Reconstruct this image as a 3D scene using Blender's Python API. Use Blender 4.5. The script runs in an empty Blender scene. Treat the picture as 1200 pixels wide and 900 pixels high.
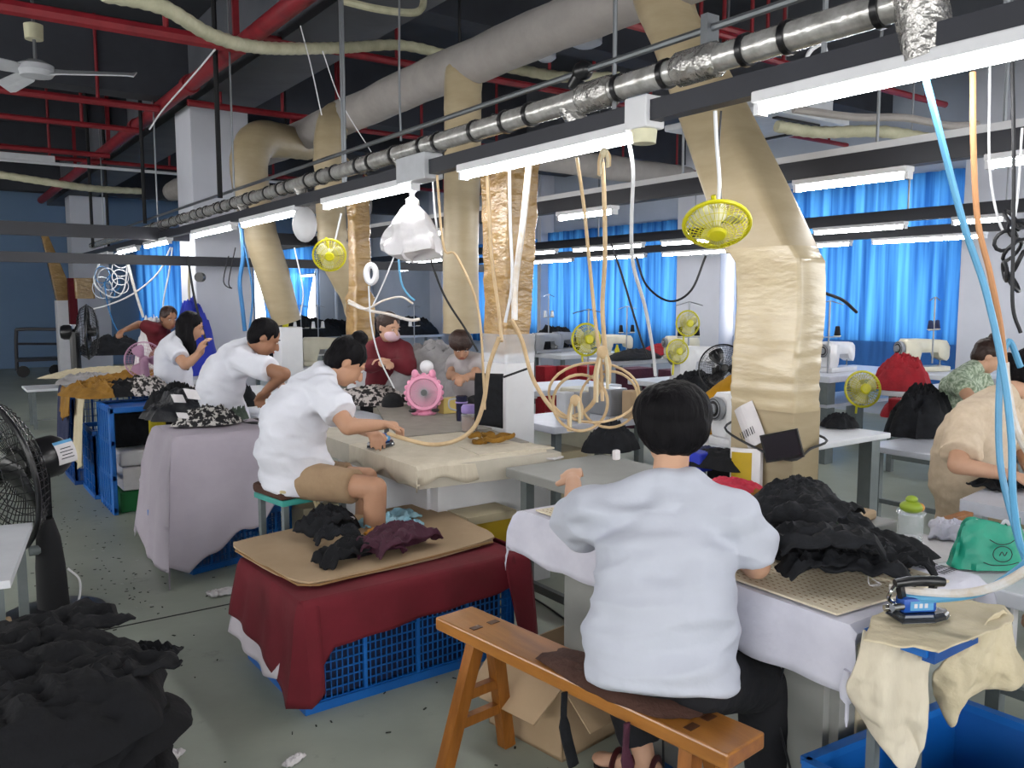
import bpy, bmesh, math, random
from mathutils import Vector, Matrix, noise
random.seed(7)
SC = bpy.context.scene
COL = SC.collection
PI = math.pi

# ---------------------------------------------------------------- camera, world, exposure
F, CX, CY, EYE = 985.0, 600.0, 450.0, 1.6
YAW = math.atan(700 / math.hypot(985, 100))
PITCH = math.atan(100 / 985.)
cam = bpy.data.cameras.new('camera'); camo = bpy.data.objects.new('camera', cam); COL.objects.link(camo)
cam.sensor_width = 36; cam.lens = 36 * F / 1200; cam.clip_start = .05; cam.clip_end = 200
camo.location = (0, 0, EYE); camo.rotation_euler = (PI / 2 - PITCH, 0, -YAW)
SC.camera = camo
SC.view_settings.view_transform = 'Standard'; SC.view_settings.look = 'None'
SC.view_settings.gamma = 1.0; SC.view_settings.use_curve_mapping = False
SC.view_settings.exposure = 0.3
TUBE_POWER = 60.0
W = bpy.data.worlds.new('sky'); SC.world = W; W.use_nodes = True
wn = W.node_tree; wn.nodes.clear()
wo = wn.nodes.new('ShaderNodeOutputWorld'); wb = wn.nodes.new('ShaderNodeBackground')
wb.inputs[0].default_value = (1.0, .985, .96, 1); wb.inputs[1].default_value = 6.0
wn.links.new(wb.outputs[0], wo.inputs[0])
SC.cycles.max_bounces = 6; SC.cycles.diffuse_bounces = 4; SC.cycles.glossy_bounces = 3
SC.cycles.transmission_bounces = 4; SC.cycles.transparent_max_bounces = 8
SC.cycles.sample_clamp_indirect = 4.0; SC.cycles.use_denoising = True
SC.cycles.caustics_reflective = False; SC.cycles.caustics_refractive = False

# surveying helpers: a sight line of the camera meets a plane of the room
def ray(px, py):
    xc = (px - CX) / F; yc = (CY - py) / F
    fh = math.cos(PITCH) + yc * math.sin(PITCH); up = -math.sin(PITCH) + yc * math.cos(PITCH)
    return Vector((xc * math.cos(YAW) + fh * math.sin(YAW), fh * math.cos(YAW) - xc * math.sin(YAW), up)), fh
def gz(px, py, z): r, f = ray(px, py); return r * ((z - EYE) / r.z) + Vector((0, 0, EYE))
def gx(px, py, x): r, f = ray(px, py); return r * (x / r.x) + Vector((0, 0, EYE))
def gy(px, py, y): r, f = ray(px, py); return r * (y / r.y) + Vector((0, 0, EYE))
def gf(px, py, d): r, f = ray(px, py); return r * (d / f) + Vector((0, 0, EYE))

# ---------------------------------------------------------------- materials
def lin(c):
    if isinstance(c, str):
        c = [int(c[i:i + 2], 16) / 255 for i in (0, 2, 4)]
    return tuple((v / 12.92 if v <= .04045 else ((v + .055) / 1.055) ** 2.4) for v in c[:3]) + (1,)
MATS = {}
def mat(name, c, rough=.7, c2=None, scale=8, amt=.5, bump=0, bscale=40, metal=0, spec=.4, stretch=(1, 1, 1), wave=None, trans=0, coat=0, sheen=0, weave=0):
    m = bpy.data.materials.new(name); m.use_nodes = True; MATS[name] = m
    n = m.node_tree.nodes; l = m.node_tree.links; b = n['Principled BSDF']
    b.inputs['Roughness'].default_value = rough; b.inputs['Metallic'].default_value = metal
    b.inputs['Specular IOR Level'].default_value = spec
    b.inputs['Coat Weight'].default_value = coat; b.inputs['Sheen Weight'].default_value = sheen
    b.inputs['Transmission Weight'].default_value = trans
    tc = n.new('ShaderNodeTexCoord'); mp = n.new('ShaderNodeMapping'); mp.inputs['Scale'].default_value = stretch
    l.new(tc.outputs['Object'], mp.inputs[0])
    c = lin(c); b.inputs['Base Color'].default_value = c
    c2 = lin(c2) if c2 else tuple(v * .82 for v in c[:3]) + (1,)
    if wave:
        t = n.new('ShaderNodeTexWave'); t.inputs['Scale'].default_value = scale; t.inputs['Distortion'].default_value = wave; t.inputs['Detail'].default_value = 3
        t.bands_direction = 'X'
    else:
        t = n.new('ShaderNodeTexNoise'); t.inputs['Scale'].default_value = scale; t.inputs['Detail'].default_value = 5; t.inputs['Roughness'].default_value = .6
    l.new(mp.outputs[0], t.inputs[0])
    r = n.new('ShaderNodeValToRGB'); r.color_ramp.elements[0].position = .5 - amt * .5 + .0; r.color_ramp.elements[1].position = .5 + amt * .5
    r.color_ramp.elements[0].color = c2; r.color_ramp.elements[1].color = c
    l.new(t.outputs['Fac'] if 'Fac' in t.outputs else t.outputs[0], r.inputs[0]); l.new(r.outputs[0], b.inputs['Base Color'])
    if bump:
        t2 = n.new('ShaderNodeTexNoise'); t2.inputs['Scale'].default_value = bscale; t2.inputs['Detail'].default_value = 4
        l.new(mp.outputs[0], t2.inputs[0])
        bp = n.new('ShaderNodeBump'); bp.inputs['Strength'].default_value = bump; bp.inputs['Distance'].default_value = .02
        l.new(t2.outputs[0], bp.inputs['Height']); l.new(bp.outputs[0], b.inputs['Normal'])
    return m
def glow(name, c, s):
    m = bpy.data.materials.new(name); m.use_nodes = True; MATS[name] = m
    n = m.node_tree.nodes; b = n['Principled BSDF']
    b.inputs['Base Color'].default_value = (1, 1, 1, 1)
    b.inputs['Emission Color'].default_value = c; b.inputs['Emission Strength'].default_value = s
    return m
def clearmat(name, c, alpha, rough=.15):
    m = mat(name, c, rough, bump=.1); b = m.node_tree.nodes['Principled BSDF']
    n = m.node_tree.nodes; l = m.node_tree.links
    tr = n.new('ShaderNodeBsdfTransparent'); mx = n.new('ShaderNodeMixShader'); mx.inputs[0].default_value = alpha
    l.new(tr.outputs[0], mx.inputs[1]); l.new(b.outputs[0], mx.inputs[2]); l.new(mx.outputs[0], n['Material Output'].inputs[0])
    return m
M = MATS
mat('floor', '9ea59a', .42, c2='868d82', scale=1.3, amt=.5, bump=.12, bscale=6, spec=.35)
# worn marks on the floor paint
_n = M['floor'].node_tree; _b = _n.nodes['Principled BSDF']; _src = _b.inputs['Base Color'].links[0].from_socket
_t = _n.nodes.new('ShaderNodeTexNoise'); _t.inputs['Scale'].default_value = 5.5; _t.inputs['Detail'].default_value = 9; _t.inputs['Roughness'].default_value = .75
_r = _n.nodes.new('ShaderNodeValToRGB'); _r.color_ramp.elements[0].position = .6; _r.color_ramp.elements[1].position = .74
_m = _n.nodes.new('ShaderNodeMixRGB'); _m.inputs[2].default_value = lin('474d47')
_m2 = _n.nodes.new('ShaderNodeMath'); _m2.operation = 'MULTIPLY'; _m2.inputs[1].default_value = .45
_tc = _n.nodes.new('ShaderNodeTexCoord'); _n.links.new(_tc.outputs['Object'], _t.inputs[0])
_n.links.new(_t.outputs[0], _r.inputs[0]); _n.links.new(_r.outputs[0], _m2.inputs[0]); _n.links.new(_m2.outputs[0], _m.inputs[0]); _n.links.new(_src, _m.inputs[1]); _n.links.new(_m.outputs[0], _b.inputs['Base Color'])
mat('ceiling', '3e4149', .95, c2='33353c', scale=2)
mat('beam', '5a5d65', .9, c2='4b4e55', scale=2)
mat('wall_blue', '6f88a6', .85, c2='657d9a', scale=.8)
mat('wall_grey', 'a9b2c0', .85, c2='98a1b0', scale=1)
mat('column_white', 'c9ccd6', .75, c2='b4b7c2', scale=1.5, amt=.8)
mat('column_low', '8d96a0', .75)
mat('red_pipe', '8c212b', .5, c2='6a1720', scale=6)
mat('duct_white', '9f9a97', .9, c2='8a8684', scale=5, bump=.25, bscale=9)
mat('duct_beige', 'a5977c', .42, c2='928468', scale=3, bump=.12, bscale=5, stretch=(1, 1, 4))
mat('duct_film', 'bcae90', .22, c2='a6977a', scale=4, bump=.22, bscale=7, spec=.7, stretch=(1, 1, 3.5))
mat('duct_gold', 'ab8a55', .2, c2='80633a', scale=4, bump=.9, bscale=11, spec=.9, stretch=(1, 1, 2))
mat('foil', 'cfcdca', .22, c2='8a8886', scale=14, metal=.7, bump=.7, bscale=30)
mat('steel_pipe', 'd6d6d4', .25, c2='9a9894', scale=18, metal=.55, bump=.15)
mat('steel', '8f9398', .35, metal=.8)
mat('rail', '2b2d36', .45, c2='22242b', scale=3)
mat('black_plastic', '17181b', .3, spec=.5)
mat('black_matte', '141519', .8)
mat('cable_black', '1c1d22', .5)
mat('cable_white', 'd8dade', .5)
mat('cable_blue', '2d6fa6', .5)
mat('hose_beige', 'c9b08c', .5, c2='a88e68', scale=12)
mat('hose_orange', 'c08a5e', .5)
mat('hose_blue', '5b9fc8', .4)
mat('hose_white', 'd9dbe0', .5, c2='c2b29b', scale=20)
mat('flex_duct', 'b9b79f', .7, c2='99987f', scale=10)
mat('white_paint', 'dfe0e4', .5, c2='cfd0d5', scale=4)
mat('ac_white', 'b9bcc2', .5)
mat('table_white', 'd3d6dc', .45, c2='c2c5cc', scale=5, spec=.5)
mat('table_pale', 'c8ccd8', .35, spec=.5)
mat('table_edge', 'b8b2a4', .6)
mat('table_leg', '727a7c', .5, c2='5f6769')
mat('board_grey', '8f8a82', .6, c2='7a756d', scale=9)
mat('panel_grey', '90918e', .6, c2='7d7e7b', scale=3)
mat('muslin', 'cbc3b2', .9, c2='b7ae9c', scale=12, bump=.5, bscale=26, stretch=(1, 1, .3))
mat('muslin_yellow', 'cdc2a8', .9, c2='b5a98c', scale=10, bump=.5, bscale=22)
mat('cloth_white', 'cfcfdb', .9, c2='bdbdcb', scale=8, bump=.2, bscale=14)
mat('cloth_grey', 'a8a1ac', .9, c2='99929d', scale=3, bump=.35, bscale=7)
mat('cloth_maroon', '6b1524', .85, c2='541019', scale=4, bump=.2, bscale=10)
mat('cloth_hem', 'c9c3cc', .9)
mat('fabric_black', '0e0f12', .9, c2='1f2126', scale=16, bump=.35, bscale=25, spec=.25)
mat('fabric_charcoal', '16171b', .9, c2='0f1013', scale=10, bump=.35, bscale=25, spec=.25)
mat('fabric_satin', '131418', .45, c2='23252b', scale=8, bump=.4, bscale=14)
mat('fabric_plum', '4c1f35', .75, c2='341424', scale=8, bump=.3)
mat('fabric_sky', 'a8d0de', .8, c2='7db0c4', scale=6, bump=.3)
mat('fabric_mustard', '9a7024', .85, c2='6e4d15', scale=8, bump=.4)
mat('fabric_yellow', 'a89a1c', .85, bump=.3)
mat('fabric_cream', 'c9bea3', .9, c2='b3a88d', bump=.3)
mat('fabric_red', '9c1524', .85, c2='6f0e19', scale=7, bump=.4)
mat('fabric_pink', 'd0304a', .7, c2='8e1c33', scale=10, bump=.4)
mat('fabric_greypile', 'a6a4a6', .85, c2='7d7b7e', scale=6, bump=.5, bscale=12)
mat('fabric_dark_red', '5e1420', .9)
mat('fabric_navy', '222a4a', .9, bump=.3)
mat('fabric_green', '3f4b42', .9, bump=.3)
def spotted(name, a, b_, sc, lo=.47, hi=.53):
    m = mat(name, a, .85, c2=b_, scale=sc, bump=.3); r = [n for n in m.node_tree.nodes if n.type == 'VALTORGB'][0]
    r.color_ramp.elements[0].position = lo; r.color_ramp.elements[1].position = hi; return m
spotted('leopard', 'bdb6b3', '1c1a1c', 26)
spotted('zebra', 'b9b6b2', '17171a', 34, .5, .56)
spotted('floral_green', 'b5c2ae', '6d8069', 40, .4, .6)
mat('tee_white', 'd8dae4', .9, c2='cdcfd9', scale=3, bump=.3, bscale=12)
mat('tee_grey', 'b9bdc9', .9, c2='aeb2bf', scale=3, bump=.35, bscale=10)
mat('tee_cream', 'd6c5af', .9, c2='c4b198', scale=30, bump=.2, bscale=14)
mat('tee_yellow', 'b8880f', .9, c2='94690a', scale=6, bump=.4, bscale=16, stretch=(.4, 1, 1))
mat('tee_child', 'aba6a8', .9)
mat('khaki', '9c8468', .9, c2='8a7259', scale=8, bump=.2)
mat('trousers_black', '0d0e13', .85, c2='13141a', bump=.2)
mat('skin', 'b38a70', .55, c2='a67d64', scale=6, spec=.35)
mat('skin_pale', 'c49c82', .55, c2='b68d74', scale=6)
mat('skin_dark', '936a52', .55, c2='875f48', scale=6)
mat('hair', '0b0a0c', .6, c2='131215', scale=30, bump=.4, bscale=60, stretch=(1, 1, .2), spec=.08)
mat('hair_brown', '22130f', .5, c2='321d16', scale=30, bump=.4, bscale=60)
mat('eye_white', 'd8d4d0', .3); mat('eye_dark', '120d0c', .2); mat('lips', '9c5648', .5); mat('mask_pink', 'cfb3bd', .8)
mat('sandal', '3b1016', .4); mat('sole', '1a1210', .7)
mat('wood', 'a66e30', .28, c2='80501f', scale=3.5, amt=.5, bump=.04, stretch=(9, .9, 9), spec=.5, coat=.3)
mat('wood_leg', '9c6228', .4, c2='74430f', scale=3.5, amt=.5, stretch=(10, 10, .9))
mat('wood_dark', '4a2a15', .5)
mat('cardboard', 'ad967a', .8, c2='9d8669', scale=3, bump=.08)
mat('cardboard_cut', '8c6b47', .9)
mat('crate_blue', '1566b8', .4, c2='0f549e', scale=5, spec=.5)
mat('crate_deep', '0f4a92', .4, c2='0b3c7c', scale=5, spec=.5)
mat('bin_blue', '0d59a8', .35, c2='0a4d96', scale=4, spec=.5)
mat('teal_paint', '3f9c93', .45)
mat('cushion_brown', '4b3128', .9, bump=.4)
mat('cord_cream', 'd6c79f', .8)
mat('machine_white', 'd9dade', .3, spec=.6); mat('machine_cream', 'cfcbb8', .35); mat('machine_grey', '85888e', .35)
mat('pink_fan', 'e79ab8', .35, c2='dd8dae', spec=.5); mat('lilac_fan', 'b38aa6', .4)
mat('yellow_fan', 'c9c31e', .35, c2='b3ac12'); mat('cream_plastic', 'd6d3b4', .4)
mat('purple_lid', '9a86c9', .4); mat('mug_dark', '1d1e3a', .25); mat('tea_brown', '5a2a1c', .5, c2='8a5a3a', scale=30)
mat('iron_plate', '3c4048', .2, metal=.6); mat('iron_blue', '1a4fa8', .4); mat('chrome', 'c9c9c4', .15, metal=1)
mat('paper', 'd2cfd2', .8); mat('paper_grid', 'd5cbb4', .8, c2='c9bea6', scale=5)
mat('ink_dark', '2c2c34', .8)
mat('bag_green', '1b9a7c', .45, c2='13806a', bump=.3, bscale=12)
mat('box_green', '1b6b3a', .6); mat('box_yellow', 'b89a16', .5); mat('box_beige', 'b3a88c', .6)
mat('blue_solid', '1c2fa8', .6); mat('tape', 'c9b36a', .3)
mat('curtain_low', '2c63a8', .85, c2='23528f', scale=2, stretch=(1, 6, 1))  # curtain cloth below the sill: its missing backlight painted as darker blue
clearmat('clear_plastic', 'dcdfe6', .38, .2); clearmat('bag_film', 'f0eef2', .86, .3); clearmat('glass', 'dfe9f2', .12, .05)
clearmat('jar_clear', 'e0e6ea', .3, .08); clearmat('mesh_dark', '1a1a1e', .5, .6)
glow('tube_glow', (1, .985, .97, 1), TUBE_POWER)
mat('tablet_screen', '16101c', .12, spec=.7)
mat('lint', '2b2f2c', .9); mat('lint_pale', 'b9bdb9', .9); mat('label_blue', '5a9bc9', .5); mat('number_white', 'e6e6ea', .5)
mat('green_lid', '8aa02c', .4); mat('fruit_orange', 'c98a2c', .5)
# thin blue curtain cloth: lets daylight through
def curtain_mat():
    m = bpy.data.materials.new('curtain_blue'); m.use_nodes = True; MATS['curtain_blue'] = m
    n = m.node_tree.nodes; l = m.node_tree.links; n.remove(n['Principled BSDF'])
    d = n.new('ShaderNodeBsdfDiffuse'); t = n.new('ShaderNodeBsdfTranslucent'); mx = n.new('ShaderNodeMixShader'); mx.inputs[0].default_value = .5
    tc = n.new('ShaderNodeTexCoord'); mp = n.new('ShaderNodeMapping'); mp.inputs['Scale'].default_value = (3.2, 3.2, .1)
    no = n.new('ShaderNodeTexNoise'); no.inputs['Scale'].default_value = 2.2; no.inputs['Detail'].default_value = 4
    r = n.new('ShaderNodeValToRGB'); r.color_ramp.elements[0].position = .38; r.color_ramp.elements[1].position = .66
    r.color_ramp.elements[0].color = lin('1e4a86'); r.color_ramp.elements[1].color = lin('4a8ecb')  # fold shading painted in as darker and lighter vertical bands of blue
    l.new(tc.outputs['Object'], mp.inputs[0]); l.new(mp.outputs[0], no.inputs[0]); l.new(no.outputs[0], r.inputs[0])
    l.new(r.outputs[0], d.inputs[0]); l.new(r.outputs[0], t.inputs[0]); l.new(d.outputs[0], mx.inputs[1]); l.new(t.outputs[0], mx.inputs[2])
    l.new(mx.outputs[0], n['Material Output'].inputs[0])
curtain_mat()

# ---------------------------------------------------------------- mesh helpers
def basis(d, hint=Vector((0, 0, 1))):
    d = Vector(d).normalized()
    if abs(d.dot(hint)) > .97: hint = Vector((1, 0, 0))
    a = hint.cross(d).normalized(); b = d.cross(a).normalized()
    return a, b, d
class MB:
    def __init__(s): s.v = []; s.f = []
    def add(s, vs, fs):
        k = len(s.v); s.v += [Vector(p) for p in vs]; s.f += [tuple(i + k for i in f) for f in fs]; return s
    def box(s, x0, x1, y0, y1, z0, z1, T=None, bev=0):
        if bev and min(x1 - x0, y1 - y0, z1 - z0) > 2.2 * bev:
            b = bev; bm = bmesh.new(); bmesh.ops.create_cube(bm, size=1)
            for v in bm.verts: v.co = Vector((x0 + (v.co.x + .5) * (x1 - x0), y0 + (v.co.y + .5) * (y1 - y0), z0 + (v.co.z + .5) * (z1 - z0)))
            bmesh.ops.bevel(bm, geom=list(bm.edges), offset=b, segments=2, affect='EDGES', profile=.5)
            bm.verts.index_update()
            vs = [v.co.copy() for v in bm.verts]; fs = [tuple(v.index for v in f.verts) for f in bm.faces]; bm.free()
        else:
            vs = [Vector((x, y, z)) for z in (z0, z1) for y in (y0, y1) for x in (x0, x1)]
            fs = [(0, 2, 3, 1), (4, 5, 7, 6), (0, 1, 5, 4), (2, 6, 7, 3), (0, 4, 6, 2), (1, 3, 7, 5)]
        if T: vs = [T @ p for p in vs]
        return s.add(vs, fs)
    def bar(s, p, q, w, h=None, up=Vector((0, 0, 1))):
        p = Vector(p); q = Vector(q); h = h or w; a, b, d = basis(q - p, up)
        vs = [o + a * (sx * w / 2) + b * (sy * h / 2) for o in (p, q) for sx, sy in ((-1, -1), (1, -1), (1, 1), (-1, 1))]
        return s.add(vs, [(3, 2, 1, 0), (4, 5, 6, 7), (0, 1, 5, 4), (1, 2, 6, 5), (2, 3, 7, 6), (3, 0, 4, 7)])
    def cone(s, p, q, r0, r1=None, n=12, cap=True):
        p = Vector(p); q = Vector(q); r1 = r0 if r1 is None else r1; a, b, d = basis(q - p)
        vs = [o + (a * math.cos(t) + b * math.sin(t)) * r for o, r in ((p, r0), (q, r1)) for t in [2 * PI * i / n for i in range(n)]]
        fs = [(i, (i + 1) % n, n + (i + 1) % n, n + i) for i in range(n)]
        if cap: fs += [tuple(reversed(range(n))), tuple(range(n, 2 * n))]
        return s.add(vs, fs)
    def tube(s, pts, r, n=8, closed=False, flat=1):
        pts = [Vector(p) for p in pts]; m = len(pts); R = r if isinstance(r, (list, tuple)) else [r] * m
        vs = []; pa = None
        for i, p in enumerate(pts):
            if closed: d = pts[(i + 1) % m] - pts[i - 1]
            else: d = pts[min(i + 1, m - 1)] - pts[max(i - 1, 0)]
            if d.length < 1e-9: d = Vector((0, 0, 1))
            d.normalize()
            if pa is None: a, b, _ = basis(d)
            else:
                a = pa - d * pa.dot(d)
                a = a.normalized() if a.length > 1e-6 else basis(d)[0]
                b = d.cross(a)
            pa = a
            vs += [p + (a * math.cos(t) * flat + b * math.sin(t)) * R[i] for t in [2 * PI * k / n for k in range(n)]]
        fs = []
        for i in range(m if closed else m - 1):
            j = (i + 1) % m
            fs += [(i * n + k, i * n + (k + 1) % n, j * n + (k + 1) % n, j * n + k) for k in range(n)]
        if not closed: fs += [tuple(reversed(range(n))), tuple(range((m - 1) * n, m * n))]
        return s.add(vs, fs)
    def lathe(s, prof, o, axis=(0, 0, 1), n=24):
        a, b, d = basis(axis); o = Vector(o); m = len(prof); vs = []
        for r, z in prof: vs += [o + d * z + (a * math.cos(t) + b * math.sin(t)) * max(r, 1e-4) for t in [2 * PI * k / n for k in range(n)]]
        fs = [(i * n + k, i * n + (k + 1) % n, (i + 1) * n + (k + 1) % n, (i + 1) * n + k) for i in range(m - 1) for k in range(n)]
        fs += [tuple(reversed(range(n))), tuple(range((m - 1) * n, m * n))]
        return s.add(vs, fs)
    def ball(s, c, r, n=14, m=9, ax=None):
        c = Vector(c); r = (r, r, r) if not isinstance(r, (tuple, list)) else r
        ax = ax or (Vector((1, 0, 0)), Vector((0, 1, 0)), Vector((0, 0, 1)))
        vs = [c - ax[2] * r[2]]
        for j in range(1, m):
            ph = -PI / 2 + PI * j / m
            vs += [c + ax[0] * (r[0] * math.cos(ph) * math.cos(t)) + ax[1] * (r[1] * math.cos(ph) * math.sin(t)) + ax[2] * (r[2] * math.sin(ph)) for t in [2 * PI * k / n for k in range(n)]]
        vs.append(c + ax[2] * r[2]); L = len(vs) - 1
        fs = [(0, 1 + (k + 1) % n, 1 + k) for k in range(n)]
        for j in range(m - 2): fs += [(1 + j * n + k, 1 + j * n + (k + 1) % n, 1 + (j + 1) * n + (k + 1) % n, 1 + (j + 1) * n + k) for k in range(n)]
        o = 1 + (m - 2) * n
        fs += [(L, o + k, o + (k + 1) % n) for k in range(n)]
        return s.add(vs, fs)
    def capsule(s, p, q, r0, r1, n=14):
        p = Vector(p); q = Vector(q); d = q - p; L = d.length
        if L < 1e-6: return s.ball(p, r0, n)
        a, b, d = basis(d); pr = []
        for k in range(5): t = -PI / 2 + PI / 2 * k / 4; pr.append((r0 * math.cos(t), r0 * math.sin(t)))
        for k in range(5): t = PI / 2 * k / 4; pr.append((r1 * math.cos(t), L + r1 * math.sin(t)))
        return s.lathe(pr, p, d, n)
    def loft(s, rings):
        n = len(rings[0]); vs = [p for r in rings for p in r]; m = len(rings)
        fs = [(i * n + k, i * n + (k + 1) % n, (i + 1) * n + (k + 1) % n, (i + 1) * n + k) for i in range(m - 1) for k in range(n)]
        fs += [tuple(reversed(range(n))), tuple(range((m - 1) * n, m * n))]
        return s.add(vs, fs)
    def grid(s, rows):
        n = len(rows[0]); m = len(rows)
        return s.add([p for r in rows for p in r], [(i * n + k, i * n + k + 1, (i + 1) * n + k + 1, (i + 1) * n + k) for i in range(m - 1) for k in range(n - 1)])
    def quadprism(s, pts, z0, z1):
        n = len(pts); vs = [Vector((p[0], p[1], z0)) for p in pts] + [Vector((p[0], p[1], z1)) for p in pts]
        return s.add(vs, [tuple(reversed(range(n))), tuple(range(n, 2 * n))] + [(k, (k + 1) % n, n + (k + 1) % n, n + k) for k in range(n)])
    def mesh(s, name, m, smooth=False, angle=None):
        me = bpy.data.meshes.new(name); me.from_pydata([tuple(p) for p in s.v], [], s.f)
        if m: me.materials.append(M[m] if isinstance(m, str) else m)
        bm = bmesh.new(); bm.from_mesh(me); bmesh.ops.recalc_face_normals(bm, faces=bm.faces); bm.to_mesh(me); bm.free()
        if smooth:
            me.shade_smooth() if hasattr(me, 'shade_smooth') else None
            if angle: 
                try: me.set_sharp_from_angle(angle=angle)
                except Exception: pass
        return me
    def build(s, name, m, parent=None, smooth=False, mod=None, thick=0, sub=0, sharp=.7):
        """one mesh object; vertices are given in world coordinates (or in the thing's own when it stands at the origin)"""
        if parent is not None: org = FR[parent.name]
        else:
            xs = [p.x for p in s.v]; ys = [p.y for p in s.v]; zs = [p.z for p in s.v]
            org = Vector(((min(xs) + max(xs)) / 2, (min(ys) + max(ys)) / 2, min(zs)))
        s.v = [p - org for p in s.v]
        me = s.mesh(name, m, smooth, sharp if smooth else None)
        o = bpy.data.objects.new(name, me); COL.objects.link(o)
        if parent is not None: o.parent = parent
        else: o.location = org
        FR[o.name] = org
        if mod: mod(o)
        if thick: d = o.modifiers.new('thickness', 'SOLIDIFY'); d.thickness = thick; d.offset = 0
        if sub: d = o.modifiers.new('smooth', 'SUBSURF'); d.levels = sub; d.render_levels = sub
        return o
FR = {}
def tag(o, label=None, cat=None, group=None, kind=None):
    if label: o['label'] = label
    if cat: o['category'] = cat
    if group: o['group'] = group
    if kind: o['kind'] = kind
    return o
def thing(name, loc, label, cat, group=None):
    o = bpy.data.objects.new(name, None); COL.objects.link(o); o.location = Vector(loc); o.empty_display_size = .1
    FR[o.name] = Vector(loc); return tag(o, label, cat, group)
def struct(o): o['kind'] = 'structure'; return o
def kids(o): return [c for c in KIDS() if c.parent == o]
def KIDS(): return COL.objects
def copy_tree(o, loc, rz=None, label=None, group=None, scale=None):
    allk = list(COL.objects); r = o.copy(); COL.objects.link(r); r.location = Vector(loc); FR[r.name] = Vector(loc)
    if rz is not None: r.rotation_euler = (0, 0, rz)
    if scale: r.scale = scale
    if label: r['label'] = label
    if group: r['group'] = group
    for c in [k for k in allk if k.parent == o]:
        d = c.copy(); COL.objects.link(d); d.parent = r
        for g in [k for k in allk if k.parent == c]:
            e = g.copy(); COL.objects.link(e); e.parent = d
    return r
def smooth_pts(pts, k=6, closed=False):
    P = [Vector(p) for p in pts]; n = len(P); out = []
    rng = n if closed else n - 1
    for i in range(rng):
        a = P[(i - 1) % n] if closed or i > 0 else P[0] * 2 - P[1]; b = P[i]; c = P[(i + 1) % n]
        d = P[(i + 2) % n] if closed or i + 2 < n else P[-1] * 2 - P[-2]
        for j in range(k):
            t = j / k
            out.append(.5 * ((2 * b) + (c - a) * t + (2 * a - 5 * b + 4 * c - d) * t * t + (3 * b - a - 3 * c + d) * t ** 3))
    if not closed: out.append(P[-1])
    return out
def cable(name, pts, r, m, label, cat='cable', group=None, n=6, k=6, parent=None):
    b = MB().tube(smooth_pts(pts, k), r, n); o = b.build(name, m, parent, smooth=True)
    return tag(o, label, cat, group) if parent is None else o
def fbm(p, o=4): return noise.fractal(p, 1.0, 2.0, o)
def remesh(mb, name, m, parent, voxel, it=6, fac=.6, disp=None, cut=None):
    """fuse overlapping solids into ONE continuous skin"""
    org = FR[parent.name]
    me = bpy.data.meshes.new(name + '_raw'); me.from_pydata([tuple(p - org) for p in mb.v], [], mb.f)
    o = bpy.data.objects.new(name + '_raw', me); COL.objects.link(o)
    d = o.modifiers.new('r', 'REMESH'); d.mode = 'VOXEL'; d.voxel_size = voxel
    s = o.modifiers.new('s', 'SMOOTH'); s.iterations = it; s.factor = fac
    dg = bpy.context.evaluated_depsgraph_get(); me2 = bpy.data.meshes.new_from_object(o.evaluated_get(dg))
    COL.objects.unlink(o); bpy.data.objects.remove(o); bpy.data.meshes.remove(me)
    me2.name = name; me2.materials.clear(); me2.materials.append(M[m])
    if disp:
        ns = [v.normal.copy() for v in me2.vertices]
        for v, nn in zip(me2.vertices, ns): v.co += nn * disp(v.co + org, nn)
    if cut:
        bm = bmesh.new(); bm.from_mesh(me2)
        bmesh.ops.delete(bm, geom=[v for v in bm.verts if cut(v.co + org)], context='VERTS'); bm.to_mesh(me2); bm.free()
    me2.shade_smooth()
    q = bpy.data.objects.new(name, me2); COL.objects.link(q); q.parent = parent; FR[q.name] = org
    if cut: t = q.modifiers.new('t', 'SOLIDIFY'); t.thickness = .004
    return q
# ---------------------------------------------------------------- the room
XL, XR, YN, YF, ZC = -7.0, 10.9, -4.0, 22.4, 4.55
struct(MB().box(XL, XR, YN, YF, -.1, 0).build('floor', 'floor'))
struct(MB().box(XL, XR, YN, YF, ZC, ZC + .15).build('ceiling', 'ceiling'))
# floor joints: shallow saw cuts
for y in (4.35, 12.6): struct(MB().box(-3, 1.6 if y < 5 else 2.4, y, y + .012, .0005, .002).build('trim_1', 'black_matte'))
NW = [(-5.5, -1.5), (-.5, 3.5), (4.5, 9.0)]; LW = [(-2.5, 3.0), (4.5, 10.0), (11.5, 17.0)]     # unseen window openings added behind and left of the camera for flat daylight
g = MB(); s0 = XL
for a, b in NW: g.box(s0, a, YN - .2, YN, 0, ZC); g.box(a, b, YN - .2, YN, 0, .9); g.box(a, b, YN - .2, YN, 3.2, ZC); s0 = b
g.box(s0, XR, YN - .2, YN, 0, ZC); struct(g.build('wall_near', 'wall_grey'))
g = MB(); s0 = YN
for a, b in LW: g.box(XL - .2, XL, s0, a, 0, ZC); g.box(XL - .2, XL, a, b, 0, 1.0); g.box(XL - .2, XL, a, b, 3.0, ZC); s0 = b
g.box(XL - .2, XL, s0, YF, 0, ZC); struct(g.build('wall_left', 'wall_grey'))
# far wall: blue-grey on the left, a curtained window, then grey, with openings for the windows
FW = [(4.55, 6.35), (7.4, 9.2)]     # window spans in X
wf = MB(); xs = XL
for a, b in FW: wf.box(xs, a, YF, YF + .2, 0, ZC); wf.box(a, b, YF, YF + .2, 0, 1.0); wf.box(a, b, YF, YF + .2, 3.05, ZC); xs = b
wf.box(xs, XR, YF, YF + .2, 0, ZC)
far = struct(wf.build('wall_far', 'wall_blue'))
struct(MB().box(9.25, XR, YF - .02, YF, 0, ZC).build('wall_far_panel', 'wall_grey'))
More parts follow.
